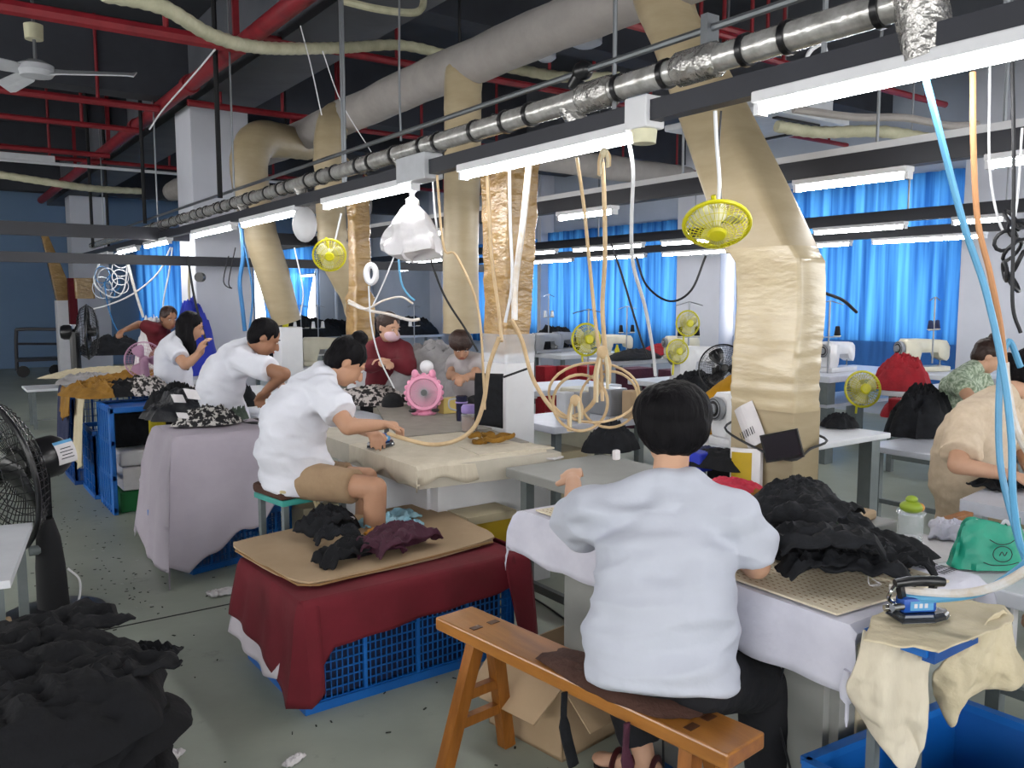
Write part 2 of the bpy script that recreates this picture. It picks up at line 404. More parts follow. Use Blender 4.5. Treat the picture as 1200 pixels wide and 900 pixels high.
# window wall (right): piers between long curtained windows
RW = [(-3.5, 4.3, 3.15), (5.35, 9.15, 3.15), (10.1, 17.9, 2.75)]
wr = MB(); ys = YN
for a, b, zt in RW: wr.box(XR, XR + .2, ys, a, 0, ZC); wr.box(XR, XR + .2, a, b, 0, 1.0); wr.box(XR, XR + .2, a, b, zt, ZC); ys = b
wr.box(XR, XR + .2, ys, YF, 0, ZC)
struct(wr.build('wall_right', 'wall_grey'))
n = 0
for a, b, zt in RW:
    n += 1
    w = MB()
    for z in (1.0, 2.3, zt - .05): w.box(XR + .06, XR + .12, a, b, z, z + .05)
    k = max(2, round((b - a) / 1.3))
    for i in range(k + 1): y = a + (b - a - .05) * i / k; w.box(XR + .06, XR + .12, y, y + .05, 1.0, zt)
    f = struct(w.build('window_%d' % n, 'white_paint'))
    MB().box(XR + .085, XR + .09, a, b, 1.02, zt - .03).build('pane', 'glass', f)
for a, b in FW:
    n += 1
    w = MB()
    for z in (1.0, 3.0): w.box(a, b, YF + .06, YF + .12, z, z + .05)
    for i in range(3): x = a + (b - a - .05) * i / 2; w.box(x, x + .05, YF + .06, YF + .12, 1.0, 3.05)
    f = struct(w.build('window_%d' % n, 'white_paint'))
    MB().box(a, b, YF + .085, YF + .09, 1.02, 3.02).build('pane', 'glass', f)
# curtains: pleated hanging cloth
def curtain(p, q, z0, z1, label, group=None, amp=.045, m='curtain_blue', seed=0, gather=0):
    p = Vector(p); q = Vector(q); L = (q - p).length; d = (q - p).normalized(); nn = Vector((-d.y, d.x, 0)); k = int(L / .022)
    rows = []
    for j in range(9):
        v = j / 8; r = []
        for i in range(k + 1):
            s = i / k * L
            w = math.sin(s * 2 * PI / .17 + 1.3 * noise.noise(Vector((s * 1.7, seed, v * .6)))) * (.55 + .45 * noise.noise(Vector((s * 2.1, 3 + seed, v))))
            w2 = .5 * math.sin(s * 2 * PI / .41 + seed + v)
            edge = (s - L / 2) * (1 - gather * math.sin(v * PI * .5) ** 2)
            r.append(p + d * (L / 2 + edge) + nn * (amp * (w + w2) * (.55 + .45 * (1 - v))) + Vector((0, 0, z1 + (z0 - z1) * v + .03 * noise.noise(Vector((s * .8, seed, 9))) * v)))
        rows.append(r)
    o = MB().grid(rows).build('curtain', m, smooth=True)
    return tag(o, label, 'curtain', group)
XC = XR - .14
curtain((XC, 10.1, 0), (XC, 14.0, 0), .62, 2.95, 'long blue pleated curtain left of the white wall pier, its far half', 'blue curtains on the window wall', seed=1)
curtain((XC, 14.02, 0), (XC, 17.9, 0), .62, 2.85, 'blue pleated curtain at the farthest end of the window wall', 'blue curtains on the window wall', seed=2)
curtain((XC, 8.15, 0), (XC, 9.0, 0), .62, 3.22, 'narrow deep blue curtain just right of the white pier beside the beige duct', 'blue curtains on the window wall', seed=3, amp=.06)
curtain((XC, 5.35, 0), (XC, 8.1, 0), .98, 3.22, 'blue curtain on the window wall right behind the bent beige duct', 'blue curtains on the window wall', seed=4)
curtain((XC, 2.6, 0), (XC, 5.3, 0), .98, 3.22, 'blue curtain nearest the right edge above the woman in green', 'blue curtains on the window wall', seed=5)
for a, b, s, w in ((5.3, 8.4, 6, 'behind the machine with red cloth'), (1.5, 5.28, 7, 'behind the woman in the green blouse')):
    curtain((XC - .04, a, 0), (XC - .04, b, 0), .25, 1.02, 'shaded lower part of blue curtain ' + w, 'lower curtains under the sills', amp=.02, m='curtain_low', seed=s)
curtain((4.45, YF - .12, 0), (6.4, YF - .12, 0), .9, 3.1, 'blue curtain on the far wall between the two white columns', 'far wall curtains', seed=8, gather=.05)
curtain((7.35, YF - .12, 0), (9.15, YF - .12, 0), 1.0, 3.1, 'blue curtain on the far wall gathered narrow at its foot', 'far wall curtains', seed=9, gather=.35)
# piers and columns
def column(name, x0, x1, y0, y1, z1, low=None):
    o = struct(MB().box(x0, x1, y0, y1, 0, z1, bev=.012).build(name, 'column_white')); return o
column('column', 2.6, 3.25, 9.85, 10.5, 3.75)
column('column', 2.75, 3.45, 19.9, 20.5, 3.75)
column('column', 2.6, 3.25, -.6, 0.0, 3.75)
column('pier', XR - .35, XR, 9.15, 10.1, ZC)
column('pier', XR - .35, XR, 17.9, 18.5, ZC)
column('pier', XR - .35, XR, 4.3, 5.35, ZC)
column('pier', XR - .35, XR, 13.9, 14.02, ZC)
# concrete beams
for x in (2.95, 7.6): struct(MB().box(x - .32, x + .32, YN, YF, 3.75, ZC).build('ceiling_beam', 'beam'))
struct(MB().box(-4, -3.4, YN, YF, 3.75, ZC).build('ceiling_beam', 'beam'))
for y in (.0, 3.35, 6.7, 10.1, 13.4, 16.8, 20.2): struct(MB().box(XL, XR, y - .16, y + .16, 4.05 if y % 10 > .2 else 3.8, ZC).build('ceiling_beam', 'ceiling'))
# white downpipe on the far grey wall
tag(MB().tube([(9.7, YF - .12, 0), (9.7, YF - .12, 3.4)], .06, 8).build('downpipe', 'wall_grey', smooth=True), 'pale vertical pipe on the far grey wall', 'pipe')

# ---------------------------------------------------------------- red sprinkler pipes
PX = 2.36
t = thing('sprinkler_main', (PX, 10, 3.7), 'thick red main pipe running the length of the ceiling', 'pipe')
MB().tube([(PX, -1, 3.72), (PX, 5.6, 3.72), (PX, 16, 3.72), (PX, 21, 3.72)], .072, 14).build('pipe', 'red_pipe', t, smooth=True)
for y in (5.5, 8.9, 11.4, 14.4, 17.6): MB().cone((PX, y - .07, 3.72), (PX, y + .07, 3.72), .092, n=14).build('coupling', 'red_pipe', t, smooth=True)
for y in (5.3,): 
    MB().cone((PX - .13, y, 3.72), (PX + .22, y, 3.72), .095, n=14).build('valve_body', 'red_pipe', t, smooth=True)
    MB().cone((PX + .22, y, 3.72), (PX + .25, y, 3.72), .13, n=8).build('flange', 'red_pipe', t)
for y in (7.4, 10.4, 13.2, 16.2): MB().box(PX - .025, PX + .025, y - .02, y + .02, 3.72, ZC).build('hanger', 'red_pipe', t)
def cross_pipe(y, z, x0, x1, r, lab, n):
    t = thing('sprinkler_branch', ((x0 + x1) / 2, y, z), lab, 'pipe', 'red branch pipes under the ceiling')
    MB().tube([(x0, y, z), (x1, y, z)], r, 8).build('pipe', 'red_pipe', t, smooth=True)
    for i in range(n):
        x = x0 + (x1 - x0) * (i + .5) / n
        MB().cone((x, y, z), (x, y, ZC), .018 if r < .05 else .022, n=6).build('hanger', 'red_pipe', t)
for px, py, z, x0, x1, r, n, lab in (
    (150, 32, 3.62, -5, 2.3, .055, 6, 'red branch pipe nearest the camera, above the ceiling fan'),
    (100, 117, 3.66, -5, 2.3, .04, 6, 'red branch pipe passing just behind the ceiling fan'),
    (80, 144, 3.6, -5, 2.3, .032, 6, 'second thin red branch pipe beyond the ceiling fan'),
    (65, 177, 3.55, -5, 2.3, .035, 5, 'farthest red branch pipe left of the main pipe'),
    (440, 68, 3.75, 2.4, 6.8, .035, 5, 'red branch pipe crossing behind the first beige duct drop'),
    (320, 133, 3.6, 2.4, 4.4, .035, 3, 'short red branch pipe beside the white column top'),
    (760, 18, 3.8, 3.5, 6.4, .03, 4, 'red branch pipe at the top between the duct drops'),
    (980, 168, 3.7, 5.6, 10.6, .03, 6, 'red branch pipe far right over the window rows'),
    (1105, 122, 3.75, 4.6, 9.5, .035, 6, 'red branch pipe above the right hand light rails'),
    (560, 170, 3.6, 3.6, 10.4, .03, 6, 'red branch pipe beyond the plastic bag'),
    (1000, 75, 3.9, 4.2, 6.8, .035, 3, 'short red branch pipe under the silver pipe'),
    (240, 200, 3.6, -4, 9, .03, 8, 'distant red branch pipe behind the near white column')):
    cross_pipe(gz(px, py, z).y, z, x0, x1, r, lab, n)
for i, (px, py, h) in enumerate(((105, 30, .9), (680, 30, .9), (1130, 120, .8), (455, 60, .6))): pass

# ---------------------------------------------------------------- air ducts
TX, TZ, TR = 3.6, 3.4, .165
t = thing('trunk_duct', (TX, 9, TZ), 'long pale fabric air duct running under the ceiling', 'duct')
def wob(pts, r, a, n=18, sd=0):
    P = smooth_pts(pts, 8); rings = []
    for i, p in enumerate(P):
        d = P[min(i + 1, len(P) - 1)] - P[max(i - 1, 0)]; A, B, D = basis(d)
        rings.append([p + (A * math.cos(q) + B * math.sin(q)) * (r * (1 + a * noise.noise(Vector((p.x * 3 + math.cos(q), p.y * 3 + sd, p.z * 3 + math.sin(q)))))) for q in [2 * PI * k / n for k in range(n)]])
    return rings
MB().loft(wob([(TX, .5, TZ), (TX, 3, TZ), (TX, 5.5, TZ + .01), (TX, 8, TZ), (TX, 10.5, TZ - .02), (TX, 13, TZ - .03), (TX - .05, 14.6, TZ - .06)], TR, .14)).build('duct_sleeve', 'duct_white', t, smooth=True, sharp=2)
for y in (3.5, 5.8, 8.05, 9.6, 12): MB().cone((TX, y, TZ), (TX, y, ZC), .012, n=6).build('hanger', 'black_matte', t)
o = MB().loft(wob([(4.9, 6.9, 3.02), (6.0, 6.9, 3.0), (7.35, 6.9, 2.98)], .13, .1)).build('branch_duct', 'duct_white', smooth=True, sharp=2)
tag(o, 'short grey white cross duct ending in mid air behind the gold duct', 'duct')
o = MB().loft(wob([(3.75, 11.9, 2.95), (4.6, 11.8, 2.98), (5.6, 11.6, 3.02)], .17, .16, sd=4)).build('branch_duct', 'duct_white', smooth=True, sharp=2)
tag(o, 'slack white duct branch beyond the near column', 'duct')

def rrect(c, w, d, rr, rot=0, n=5, wr=0, sd=0):
    """rounded rectangle ring, w along X and d along Y"""
    out = []; rr = min(rr, w / 2 - .001, d / 2 - .001)
    for sx, sy, a0 in ((1, 1, 0), (-1, 1, PI / 2), (-1, -1, PI), (1, -1, 3 * PI / 2)):
        for k in range(n):
            a = a0 + PI / 2 * k / (n - 1)
            p = Vector((sx * (w / 2 - rr) + rr * math.cos(a), sy * (d / 2 - rr) + rr * math.sin(a), 0))
            if wr: p *= 1 + wr * noise.noise(Vector((p.x * 6 + sd, p.y * 6, c[2] * 5)))
            p.rotate(Matrix.Rotation(rot, 3, 'Z')); out.append(Vector(c) + p)
    return out
def boxduct(secs, k=10, wr=.0, sd=0):
    """secs: (centre, w, d, corner radius)"""
    R = []
    cs = smooth_pts([s[0] for s in secs], k)
    for i, c in enumerate(cs):
        u = min(i / k, len(secs) - 1 - 1e-6); j = int(u); f = u - j
        w, d, r = [secs[j][q] * (1 - f) + secs[j + 1][q] * f for q in (1, 2, 3)]
        R.append(rrect(c, w, d, r, wr=wr, sd=sd))
    return R
# the bent front duct
BX, BY = 3.33, 2.53
t = thing('bent_air_duct', (BX, BY, 0), 'large bent beige film wrapped air duct coming down by the black clothes heap', 'duct')
MB().loft([rrect(c, w, d, r) for c, w, d, r in (
    ((TX, 3.62, 3.36), .34, .34, .165), ((TX, 3.55, 3.2), .33, .33, .16), ((3.57, 3.4, 3.0), .3, .34, .14), ((3.5, 3.12, 2.6), .28, .36, .1), ((3.42, 2.82, 2.15), .27, .38, .06), ((3.36, 2.6, 1.82), .25, .38, .03))]).build('upper_sleeve', 'duct_beige', t, smooth=True)
R = []
for i in range(46):
    z = 1.84 - .76 * i / 45; cr = .012 * noise.noise(Vector((i * .75, 3, 1))) * (1 if 25 < i < 44 else .12)
    c = Vector((BX + .012 * math.sin(z * 9), BY + (.04 if i < 4 else 0) * (1 - i / 4) * 1.2, z))
    rg = rrect(c, .205 + cr, .37 + cr * .7, .02, n=5)
    kz = 1.0 if 1.12 < z < 1.42 else .15
    rg = [p + kz * Vector((.005 * noise.noise(p * 22), .005 * noise.noise(p * 25 + Vector((5, 0, 0))), .02 * noise.noise(p * 7))) for p in rg]
    R.append(rg)
MB().loft(R).build('film_wrapping', 'duct_film', t, smooth=True)
MB().box(BX - .1, BX + .1, BY - .182, BY + .182, 0, 1.1, bev=.008).build('lower_box', 'duct_beige', t)
# things tucked behind the cord on the duct
tag(MB().tube(smooth_pts([(BX - .12, BY + .2, .97), (BX - .135, BY, .90), (BX - .12, BY - .19, .87), (BX, BY - .2, .91), (BX + .12, BY - .19, .95), (BX + .12, BY + .2, 1.0)], 5, True), .006, 6, closed=True).build('cord', 'cable_black', smooth=True), 'thin black cord tied round the beige duct', 'cord')
def slab(c, u, v, w, h, th, bend=0): 
    c = Vector(c); u = Vector(u).normalized(); v = Vector(v).normalized(); nn = u.cross(v)
    rows = [[c + u * (w * (i / 6 - .5)) + v * (h * (j / 4 - .5)) + nn * (k * th / 2 + bend * (math.cos((i / 6 - .5) * PI) - .5)) for i in range(7)] for k in (-1, 1) for j in range(5)]
    b = MB(); b.grid(rows[:5]); b.grid(rows[5:])
    def rim(i): return rows[0] + [r[6] for r in rows[1:5]] 
    e0 = rows[0] + [r[-1] for r in rows[1:5]] + list(reversed(rows[4][:-1])) + [r[0] for r in reversed(rows[1:4])]
    e1 = rows[5] + [r[-1] for r in rows[6:10]] + list(reversed(rows[9][:-1])) + [r[0] for r in reversed(rows[6:9])]
    n = len(e0); b.add(e0 + e1, [(k, (k + 1) % n, n + (k + 1) % n, n + k) for k in range(n)]); return b
t = thing('tablet', (BX - .15, BY - .15, .8), 'dark tablet leaning behind the cord on the beige duct', 'tablet')
slab((BX - .155, BY - .16, .935), (0, -.95, .28), (-.1, .25, .95), .21, .13, .008).build('casing', 'black_plastic', t)
slab((BX - .1605, BY - .16, .936), (0, -.95, .28), (-.1, .25, .95), .19, .112, .002).build('screen', 'tablet_screen', t)
ps = tag(slab((BX - .125, BY + .05, 1.0), (0, -.85, .5), (-.02, .45, .9), .12, .20, .003, .02).build('paper_sheet', 'paper', smooth=False), 'crumpled printed sheet stuck behind the duct cord', 'paper')
for i in range(7): slab((BX - .137, BY + .05 + .012 * (i - 3), .965 + .007 * (3 - i)), (0, -.85, .5), (-.02, .45, .9), .003 + .002 * (i % 2), .035, .001).build('barcode_bar', 'ink_dark', ps)
t = thing('plastic_pouch', (BX - .14, BY + .1, .66), 'yellowish clear pouch hanging on the duct under the papers', 'pouch')
slab((BX - .135, BY + .06, .78), (0, -1, .1), (0, 0, 1), .18, .22, .02, .02).build('film', 'bag_film', t)
slab((BX - .137, BY + .07, .80), (0, -1, .1), (0, 0, 1), .12, .14, .034, .01).build('yellow_note', 'box_yellow', t)

def round_drop(name, lab, pts, radii, m, group, squash=1, extra=None, wr=.03):
    t = thing(name, (pts[-1][0], pts[-1][1], 0), lab, 'duct', group)
    P = smooth_pts(pts, 7); R = []; up = None
    for i, p in enumerate(P):
        u = min(i / 7, len(radii) - 1 - 1e-6); j = int(u); r = radii[j] * (1 - u + j) + radii[j + 1] * (u - j)
        d = P[min(i + 1, len(P) - 1)] - P[max(i - 1, 0)]; A, B, D = basis(d, Vector((1, 0, 0)))
        R.append([p + (A * math.cos(q) + B * math.sin(q)) * r * (1 + wr * noise.noise(Vector((math.cos(q) * 2, math.sin(q) * 2, i * .9)))) for q in [2 * PI * k / 18 for k in range(18)]])
    MB().loft(R).build('sleeve', m, t, smooth=True, sharp=1.2); return t
G = 'beige air duct drops over the work tables'
a = gx(545, 62, 3.6)
t = round_drop('air_duct_drop', 'straight beige air duct drop just left of the gold one', [(3.62, a.y, 3.3), (3.6, a.y, 3.42), (3.56, a.y - .03, 3.2), (3.52, a.y - .08, 2.6), (3.5, a.y - .08, 2.0), (3.5, a.y - .08, 1.33)], [.12, .15, .145, .14, .138, .145], 'duct_beige', G)
a = gx(405, 130, 3.6)
t = round_drop('air_duct_drop', 'slim beige duct drop behind the small yellow fan, pinched at its foot', [(3.64, a.y, 3.4), (3.5, a.y, 3.36), (3.38, a.y - .1, 3.1), (3.38, a.y - .1, 2.4), (3.42, a.y - .1, 2.0), (3.58, a.y - .1, 1.62), (3.66, a.y - .1, 1.3)], [.14, .16, .15, .14, .15, .11, .1], 'duct_beige', G, wr=.12)
t = round_drop('air_duct_drop', 'elbowed beige duct drop in front of the near white column', [(3.7, 9.2, 3.3), (3.3, 8.95, 3.28), (3.0, 8.8, 3.22), (2.88, 8.75, 2.95), (2.95, 8.75, 2.4), (3.1, 8.75, 1.85), (3.24, 8.75, 1.35)], [.15, .18, .2, .19, .175, .17, .15], 'duct_beige', G, wr=.06)
MB().box(3.12, 3.36, 8.62, 8.88, 0, 1.3, bev=.01).build('foot_box', 'white_paint', t)
# gold wrapped one and its white foot box
gc = gf(596, 300, 5.35)
t = thing('gold_air_duct', (gc.x, gc.y, 0), 'gold film wrapped square duct standing on a white box', 'duct')
R = []
for i in range(30):
    z = 1.24 + 1.26 * i / 29; c = Vector((gc.x + .012 * (i - 15) / 15, gc.y, z)); rg = rrect(c, .19 + .002 * i, .24 + .003 * i, .02)
    R.append([p + Vector((.012 * noise.noise(p * 12), .012 * noise.noise(p * 14 + Vector((7, 0, 0))), 0)) for p in rg])
MB().loft(R).build('gold_sleeve', 'duct_gold', t, smooth=True, sharp=1.0)
MB().box(gc.x - .11, gc.x + .11, gc.y - .13, gc.y + .13, 0, 1.26, bev=.008).build('foot_box', 'white_paint', t)
MB().loft([[p + Vector((.006 * noise.noise(p * 30), .006 * noise.noise(p * 33), 0)) for p in rrect((gc.x, gc.y, z), .235, .275, .02)] for z in [1.2 + .02 * k for k in range(10)]]).build('film_band', 'clear_plastic', t, smooth=True)
gc2 = gf(421, 300, 7.6)
t = thing('gold_air_duct', (gc2.x, gc2.y, 0), 'smaller gold film wrapped duct behind the ironing woman, beside the slim duct', 'duct')
R = [[p + Vector((.015 * noise.noise(p * 12), .015 * noise.noise(p * 14), 0)) for p in rrect((gc2.x, gc2.y, 1.2 + 1.4 * i / 24), .15 + .05 * (i < 8) + .001 * i, .16 + .05 * (i < 8), .03)] for i in range(25)]
MB().loft(R).build('gold_sleeve', 'duct_gold', t, smooth=True, sharp=1.0)
MB().box(gc2.x - .1, gc2.x + .1, gc2.y - .1, gc2.y + .1, 0, 1.22, bev=.008).build('foot_box', 'white_paint', t)
# far left: gold slanting duct on a white post
c3 = gz(81, 443, 0)
t = thing('gold_air_duct', (c3.x, c3.y, 0), 'slanting gold duct on a white post, far left beside the trolley', 'duct')
MB().box(c3.x - .17, c3.x + .17, c3.y - .17, c3.y + .17, 0, gf(80, 352, c3.dot(Vector((math.sin(YAW), math.cos(YAW), 0)))).z, bev=.01).build('post', 'white_paint', t)
D3 = c3.x * math.sin(YAW) + c3.y * math.cos(YAW)
pa = gf(77, 352, D3); pb = gf(52, 276, D3)
MB().loft([rrect(pa + (pb - pa) * k / 8 + Vector((0, 0, 0)), .34 - .22 * k / 8, .3 - .1 * k / 8, .02) for k in range(9)]).build('slanting_sleeve', 'duct_gold', t, smooth=True, sharp=1)
pc = gf(99, 350, D3 - .3); pd = gf(97, 326, D3 - .3)
MB().loft([rrect(pc + (pd - pc) * k / 4, .36, .3, .06) for k in range(5)]).build('mouth_sleeve', 'duct_gold', t, smooth=True, sharp=1)
MB().box(pc.x - .28, pc.x - .14, pc.y - .1, pc.y + .1, pc.z - .5, pd.z).build('red_side', 'fabric_dark_red', t)

# corrugated flexible ducts
def corrugated(name, pts, r, lab, m='flex_duct', group=None, k=10):
    P = smooth_pts(pts, k); L = 0; Q = [P[0]]
    for a, b in zip(P, P[1:]):
        s = (b - a).length; nn = max(1, int(s / .035)); Q += [a + (b - a) * (i + 1) / nn for i in range(nn)]
    R = [r * (1.06 if i % 2 else .94) for i in range(len(Q))]
    return tag(MB().tube(Q, R, 10).build(name, m, smooth=True), lab, 'hose', group)
corrugated('corrugated_hose', [gf(120, -8, 4.4), gf(190, 8, 4.7), gf(250, 42, 5.2), gf(310, 56, 5.8), gf(400, 56, 6.6), gf(470, 53, 7.1), gf(530, 66, 7.3), gf(600, 80, 7.1), gf(660, 90, 6.9), gf(725, 91, 6.6)], .042, 'thick cream corrugated hose sagging across the ceiling')
corrugated('corrugated_hose', [gf(-5, 204, 9), gf(60, 214, 9.4), gf(110, 221, 10), gf(165, 224, 10.6)], .04, 'corrugated hose far left under the farthest red pipe')
corrugated('corrugated_hose', [gf(910, 148, 6.5), gf(960, 155, 6.6), gf(1030, 154, 6.6), gf(1090, 163, 6.7), gf(1135, 168, 6.8)], .045, 'lower of two pale corrugated hoses leading from the ceiling air unit')
tag(MB().tube(smooth_pts([gf(930, 128, 6.4), gf(1000, 137, 6.5), gf(1060, 138, 6.6), gf(1110, 147, 6.7), gf(1145, 146, 6.8)], 6), .03, 8).build('insulated_pipe', 'duct_white', smooth=True), 'upper pale pipe leading from the ceiling air unit', 'pipe')
tag(MB().tube(smooth_pts([gf(398, 0, 5.6), gf(440, 10, 5.7), gf(480, 15, 5.9), gf(494, 10, 6.0), gf(497, -6, 6.1)], 6), .025, 8).build('insulated_pipe', 'flex_duct', smooth=True), 'cream pipe bending up at the top left of centre', 'pipe')
# ceiling air unit (cassette)
ac = gz(885, 150, 3.15)
t = thing('ceiling_air_unit', (ac.x, ac.y, 3.15), 'white square ceiling air unit behind the bent duct', 'air conditioner')
MB().box(ac.x - .48, ac.x + .48, ac.y - .48, ac.y + .48, 3.2, 3.5, bev=.02).build('housing', 'ac_white', t)
MB().box(ac.x - .58, ac.x + .58, ac.y - .58, ac.y + .58, 3.14, 3.2, bev=.015).build('cover', 'ac_white', t)
for i in range(4):
    T = Matrix.Translation((ac.x, ac.y, 0)) @ Matrix.Rotation(i * PI / 2, 4, 'Z')
    MB().box(-.3, .3, .42, .47, 3.125, 3.145, T).build('air_slot', 'black_matte', t)
for sx in (-1, 1): MB().cone((ac.x + sx * .4, ac.y, 3.5), (ac.x + sx * .4, ac.y, ZC), .012, n=6).build('hanger', 'steel', t)
for px, py, s, lab in ((686, 55, .16, 'round white smoke detector on the dark ceiling'), (640, 72, .1, 'small white junction box on the ceiling')):
    c = gz(px, py, 4.0); tag(MB().lathe([(s * .6, 0), (s, .03), (s, .1), (s * .4, .2), (.012, ZC - c.z)], c, (0, 0, 1), 14).build('ceiling_fitting', 'ac_white', smooth=True), lab, 'fitting')

# ceiling fan
fc = gz(42, 84, 3.5)
t = thing('ceiling_fan', (fc.x, fc.y, 3.5), 'white three bladed ceiling fan, top left', 'fan')
MB().lathe([(.03, -.05), (.12, -.04), (.15, 0), (.14, .05), (.06, .09), (.02, .1)], fc, n=20).build('motor', 'ac_white', t, smooth=True)
MB().lathe([(.07, .26), (.075, .38), (.02, .4)], fc, n=16).build('canopy', 'cream_plastic', t, smooth=True)
MB().cone(fc + Vector((0, 0, .09)), (fc.x, fc.y, ZC), .014, n=8).build('rod', 'steel', t)
for a in (YAW * -1 + .12, YAW * -1 + 2.4, YAW * -1 + 4.1):
    d = Vector((math.cos(a), math.sin(a), 0)); s = Vector((-d.y, d.x, 0))
    rows = [[fc + d * r + s * (w * k) + Vector((0, 0, .03 * k)) for k in (-1, 0, 1)] for r, w in ((.12, .035), (.22, .06), (.75, .08), (.8, .05))]
    MB().grid(rows).build('blade', 'ac_white', t, thick=.01)
# ---------------------------------------------------------------- lighting rails
def ypx(px, x):      # where a line of the room at this X crosses a sight line of that column
    r, f = ray(px, 350); return x * r.y / r.x
tube_no = 0
def lamp(x, z, ya, yb, lab, group, w=.05, side=0):
    """fluorescent batten: white housing with a bare tube below"""
    global tube_no; tube_no += 1
    y0, y1 = min(ya, yb), max(ya, yb); c = (x, (y0 + y1) / 2, z)
    t = thing('tube_light', c, lab, 'light', group)
    MB().box(x - w * .8, x + w * .8, y0, y1, z + .012, z + .05, bev=.006).build('housing', 'white_paint', t)
    MB().tube([(x, y0 + .02, z - .004), (x, y1 - .02, z - .004)], .017, 10).build('lamp_tube', 'tube_glow', t)
    e = MB()
    for y in (y0, y1 - .02): MB().box(x - .024, x + .024, y, y + .02, z - .024, z + .014).build('end_cap', 'white_paint', t)
    return t
def rail(name, x, z, ya, yb, h, w, lab, rods=(), top=None):
    t = thing(name, (x, (ya + yb) / 2, z), lab, 'rail')
    MB().box(x - w / 2, x + w / 2, ya, yb, z, z + h).build('channel', 'rail', t)
    if top: MB().box(x - w * .3, x + w * .3, ya, yb, z + h, z + h + top).build('wire_duct', 'white_paint', t)
    for y in rods: MB().cone((x, y, z + h), (x, y, ZC), .009, n=6).build('hanger_rod', 'steel', t)
    return t
AX, AZ = 2.3, 2.22
rods = [ypx(p, AX) for p in (1160, 955, 717, 405)] + [5.1, 7.4, 10.2, 13.5]
rail('front_light_rail', AX, AZ + .04, .2, 15.5, .075, .06, 'long dark steel lighting rail over the front row of tables', rods)
G = 'tube lights on the front rail'
fl = ['nearest the camera at the top right', 'second from the camera, left of the white socket box', 'third from the camera, above the plastic bag', 'fourth from the camera, over the seated man', 'fifth, before the near white column']
for (a, b), n in zip(((1215, 882), (752, 543), (489, 384), (353, 288), (277, 231)), fl):
    lamp(AX, AZ, ypx(a, AX), ypx(b, AX), 'tube light on the front rail, ' + n.replace('fourth from the camera, over', 'fourth, over'), G)
for k, (y, w) in enumerate(((9.7, 'right'), (11.3, 'centre'), (13.1, 'left'))):
    lamp(AX, AZ, y, y + 1.15, 'small far tube light beyond the near white column, %s one of three' % w, G)
lamp(AX, AZ, -1.2, -2.6, 'added unseen tube light behind the camera, in line with the front rail', G)  # extra lamp out of view, added to light the foreground
# lamp sockets and boxes on the front rail
a = gx(755, 140, AX); t = thing('socket_box', a, 'white socket box at the end of the second tube light', 'socket')
MB().box(a.x - .05, a.x + .05, a.y - .06, a.y + .06, a.z - .04, a.z + .08, bev=.008).build('casing', 'white_paint', t)
MB().cone(a + Vector((0, 0, -.09)), a + Vector((0, 0, -.04)), .045, .05, 14).build('round_plug', 'cream_plastic', t, smooth=True)
a = gx(487, 208, AX); t = thing('socket_box', a, 'grey white socket block above the hanging plastic bag', 'socket')
MB().box(a.x - .06, a.x + .06, a.y - .2, a.y + .12, a.z - .03, a.z + .11, bev=.008).build('casing', 'ac_white', t)
# silver spiral steam pipe with black bands
SZ = 2.42
t = thing('steam_pipe', (AX, 4, SZ), 'shiny silver lagged pipe with black bands above the front rail', 'pipe')
ye = ypx(1062, AX)
MB().tube([(AX, y, SZ) for y in [ye + k * .25 for k in range(54)]], .047, 16).build('lagging', 'steel_pipe', t, smooth=True)
for y in [ye + .1 + k * .27 + .06 * math.sin(k * 2.3) for k in range(34)]:
    MB().cone((AX, y, SZ), (AX, y + .022, SZ), .055, n=14).build('band', 'black_plastic', t, smooth=True)
MB().ball((AX, ye, SZ), .07).build('foil_elbow', 'foil', t, smooth=True)
MB().tube([(AX, ye, SZ), (AX + .02, ye - .02, SZ - .16)], .07, 12).build('foil_elbow', 'foil', t, smooth=True)
for px in (812, 698):
    y = ypx(px, AX); MB().tube(smooth_pts([(AX, y - .1, SZ), (AX, y, SZ), (AX, y + .1, SZ)]), [.05] + [.062] * 11 + [.05], 12).build('foil_joint', 'foil', t, smooth=True)
for px in (662, 468, 352, 285):
    y = ypx(px, AX); MB().tube([(AX, y, SZ), (AX + .03, y - .1, SZ - .14)], .045, 12).build('foil_branch', 'foil', t, smooth=True)
# thin conduit rod high above
q0 = gx(870, 0, AX); q1 = gx(480, 165, AX)
t = thing('conduit', (AX, 5, q0.z), 'thin grey steel conduit above the silver pipe', 'pipe')
MB().tube([(AX, .4, (q0.z + q1.z) / 2), (AX, 14.5, (q0.z + q1.z) / 2)], .014, 8).build('tubing', 'steel', t, smooth=True)
for y in (3.4, 5.4, 8): MB().bar((AX, y, q1.z), (AX, y, SZ), .02).build('bracket', 'black_matte', t)
a = gx(832, 25, AX); MB().bar((AX, a.y, SZ - .02), (AX, a.y, q1.z + .1), .03, .06).build('bracket', 'steel', t)
a = gx(683, 83, AX); tag(MB().ball(a, (.04, .05, .04)).cone(a, a + Vector((0, .06, -.05)), .03).build('pulley', 'black_plastic', smooth=True), 'small black pulley on the thin conduit', 'fitting')

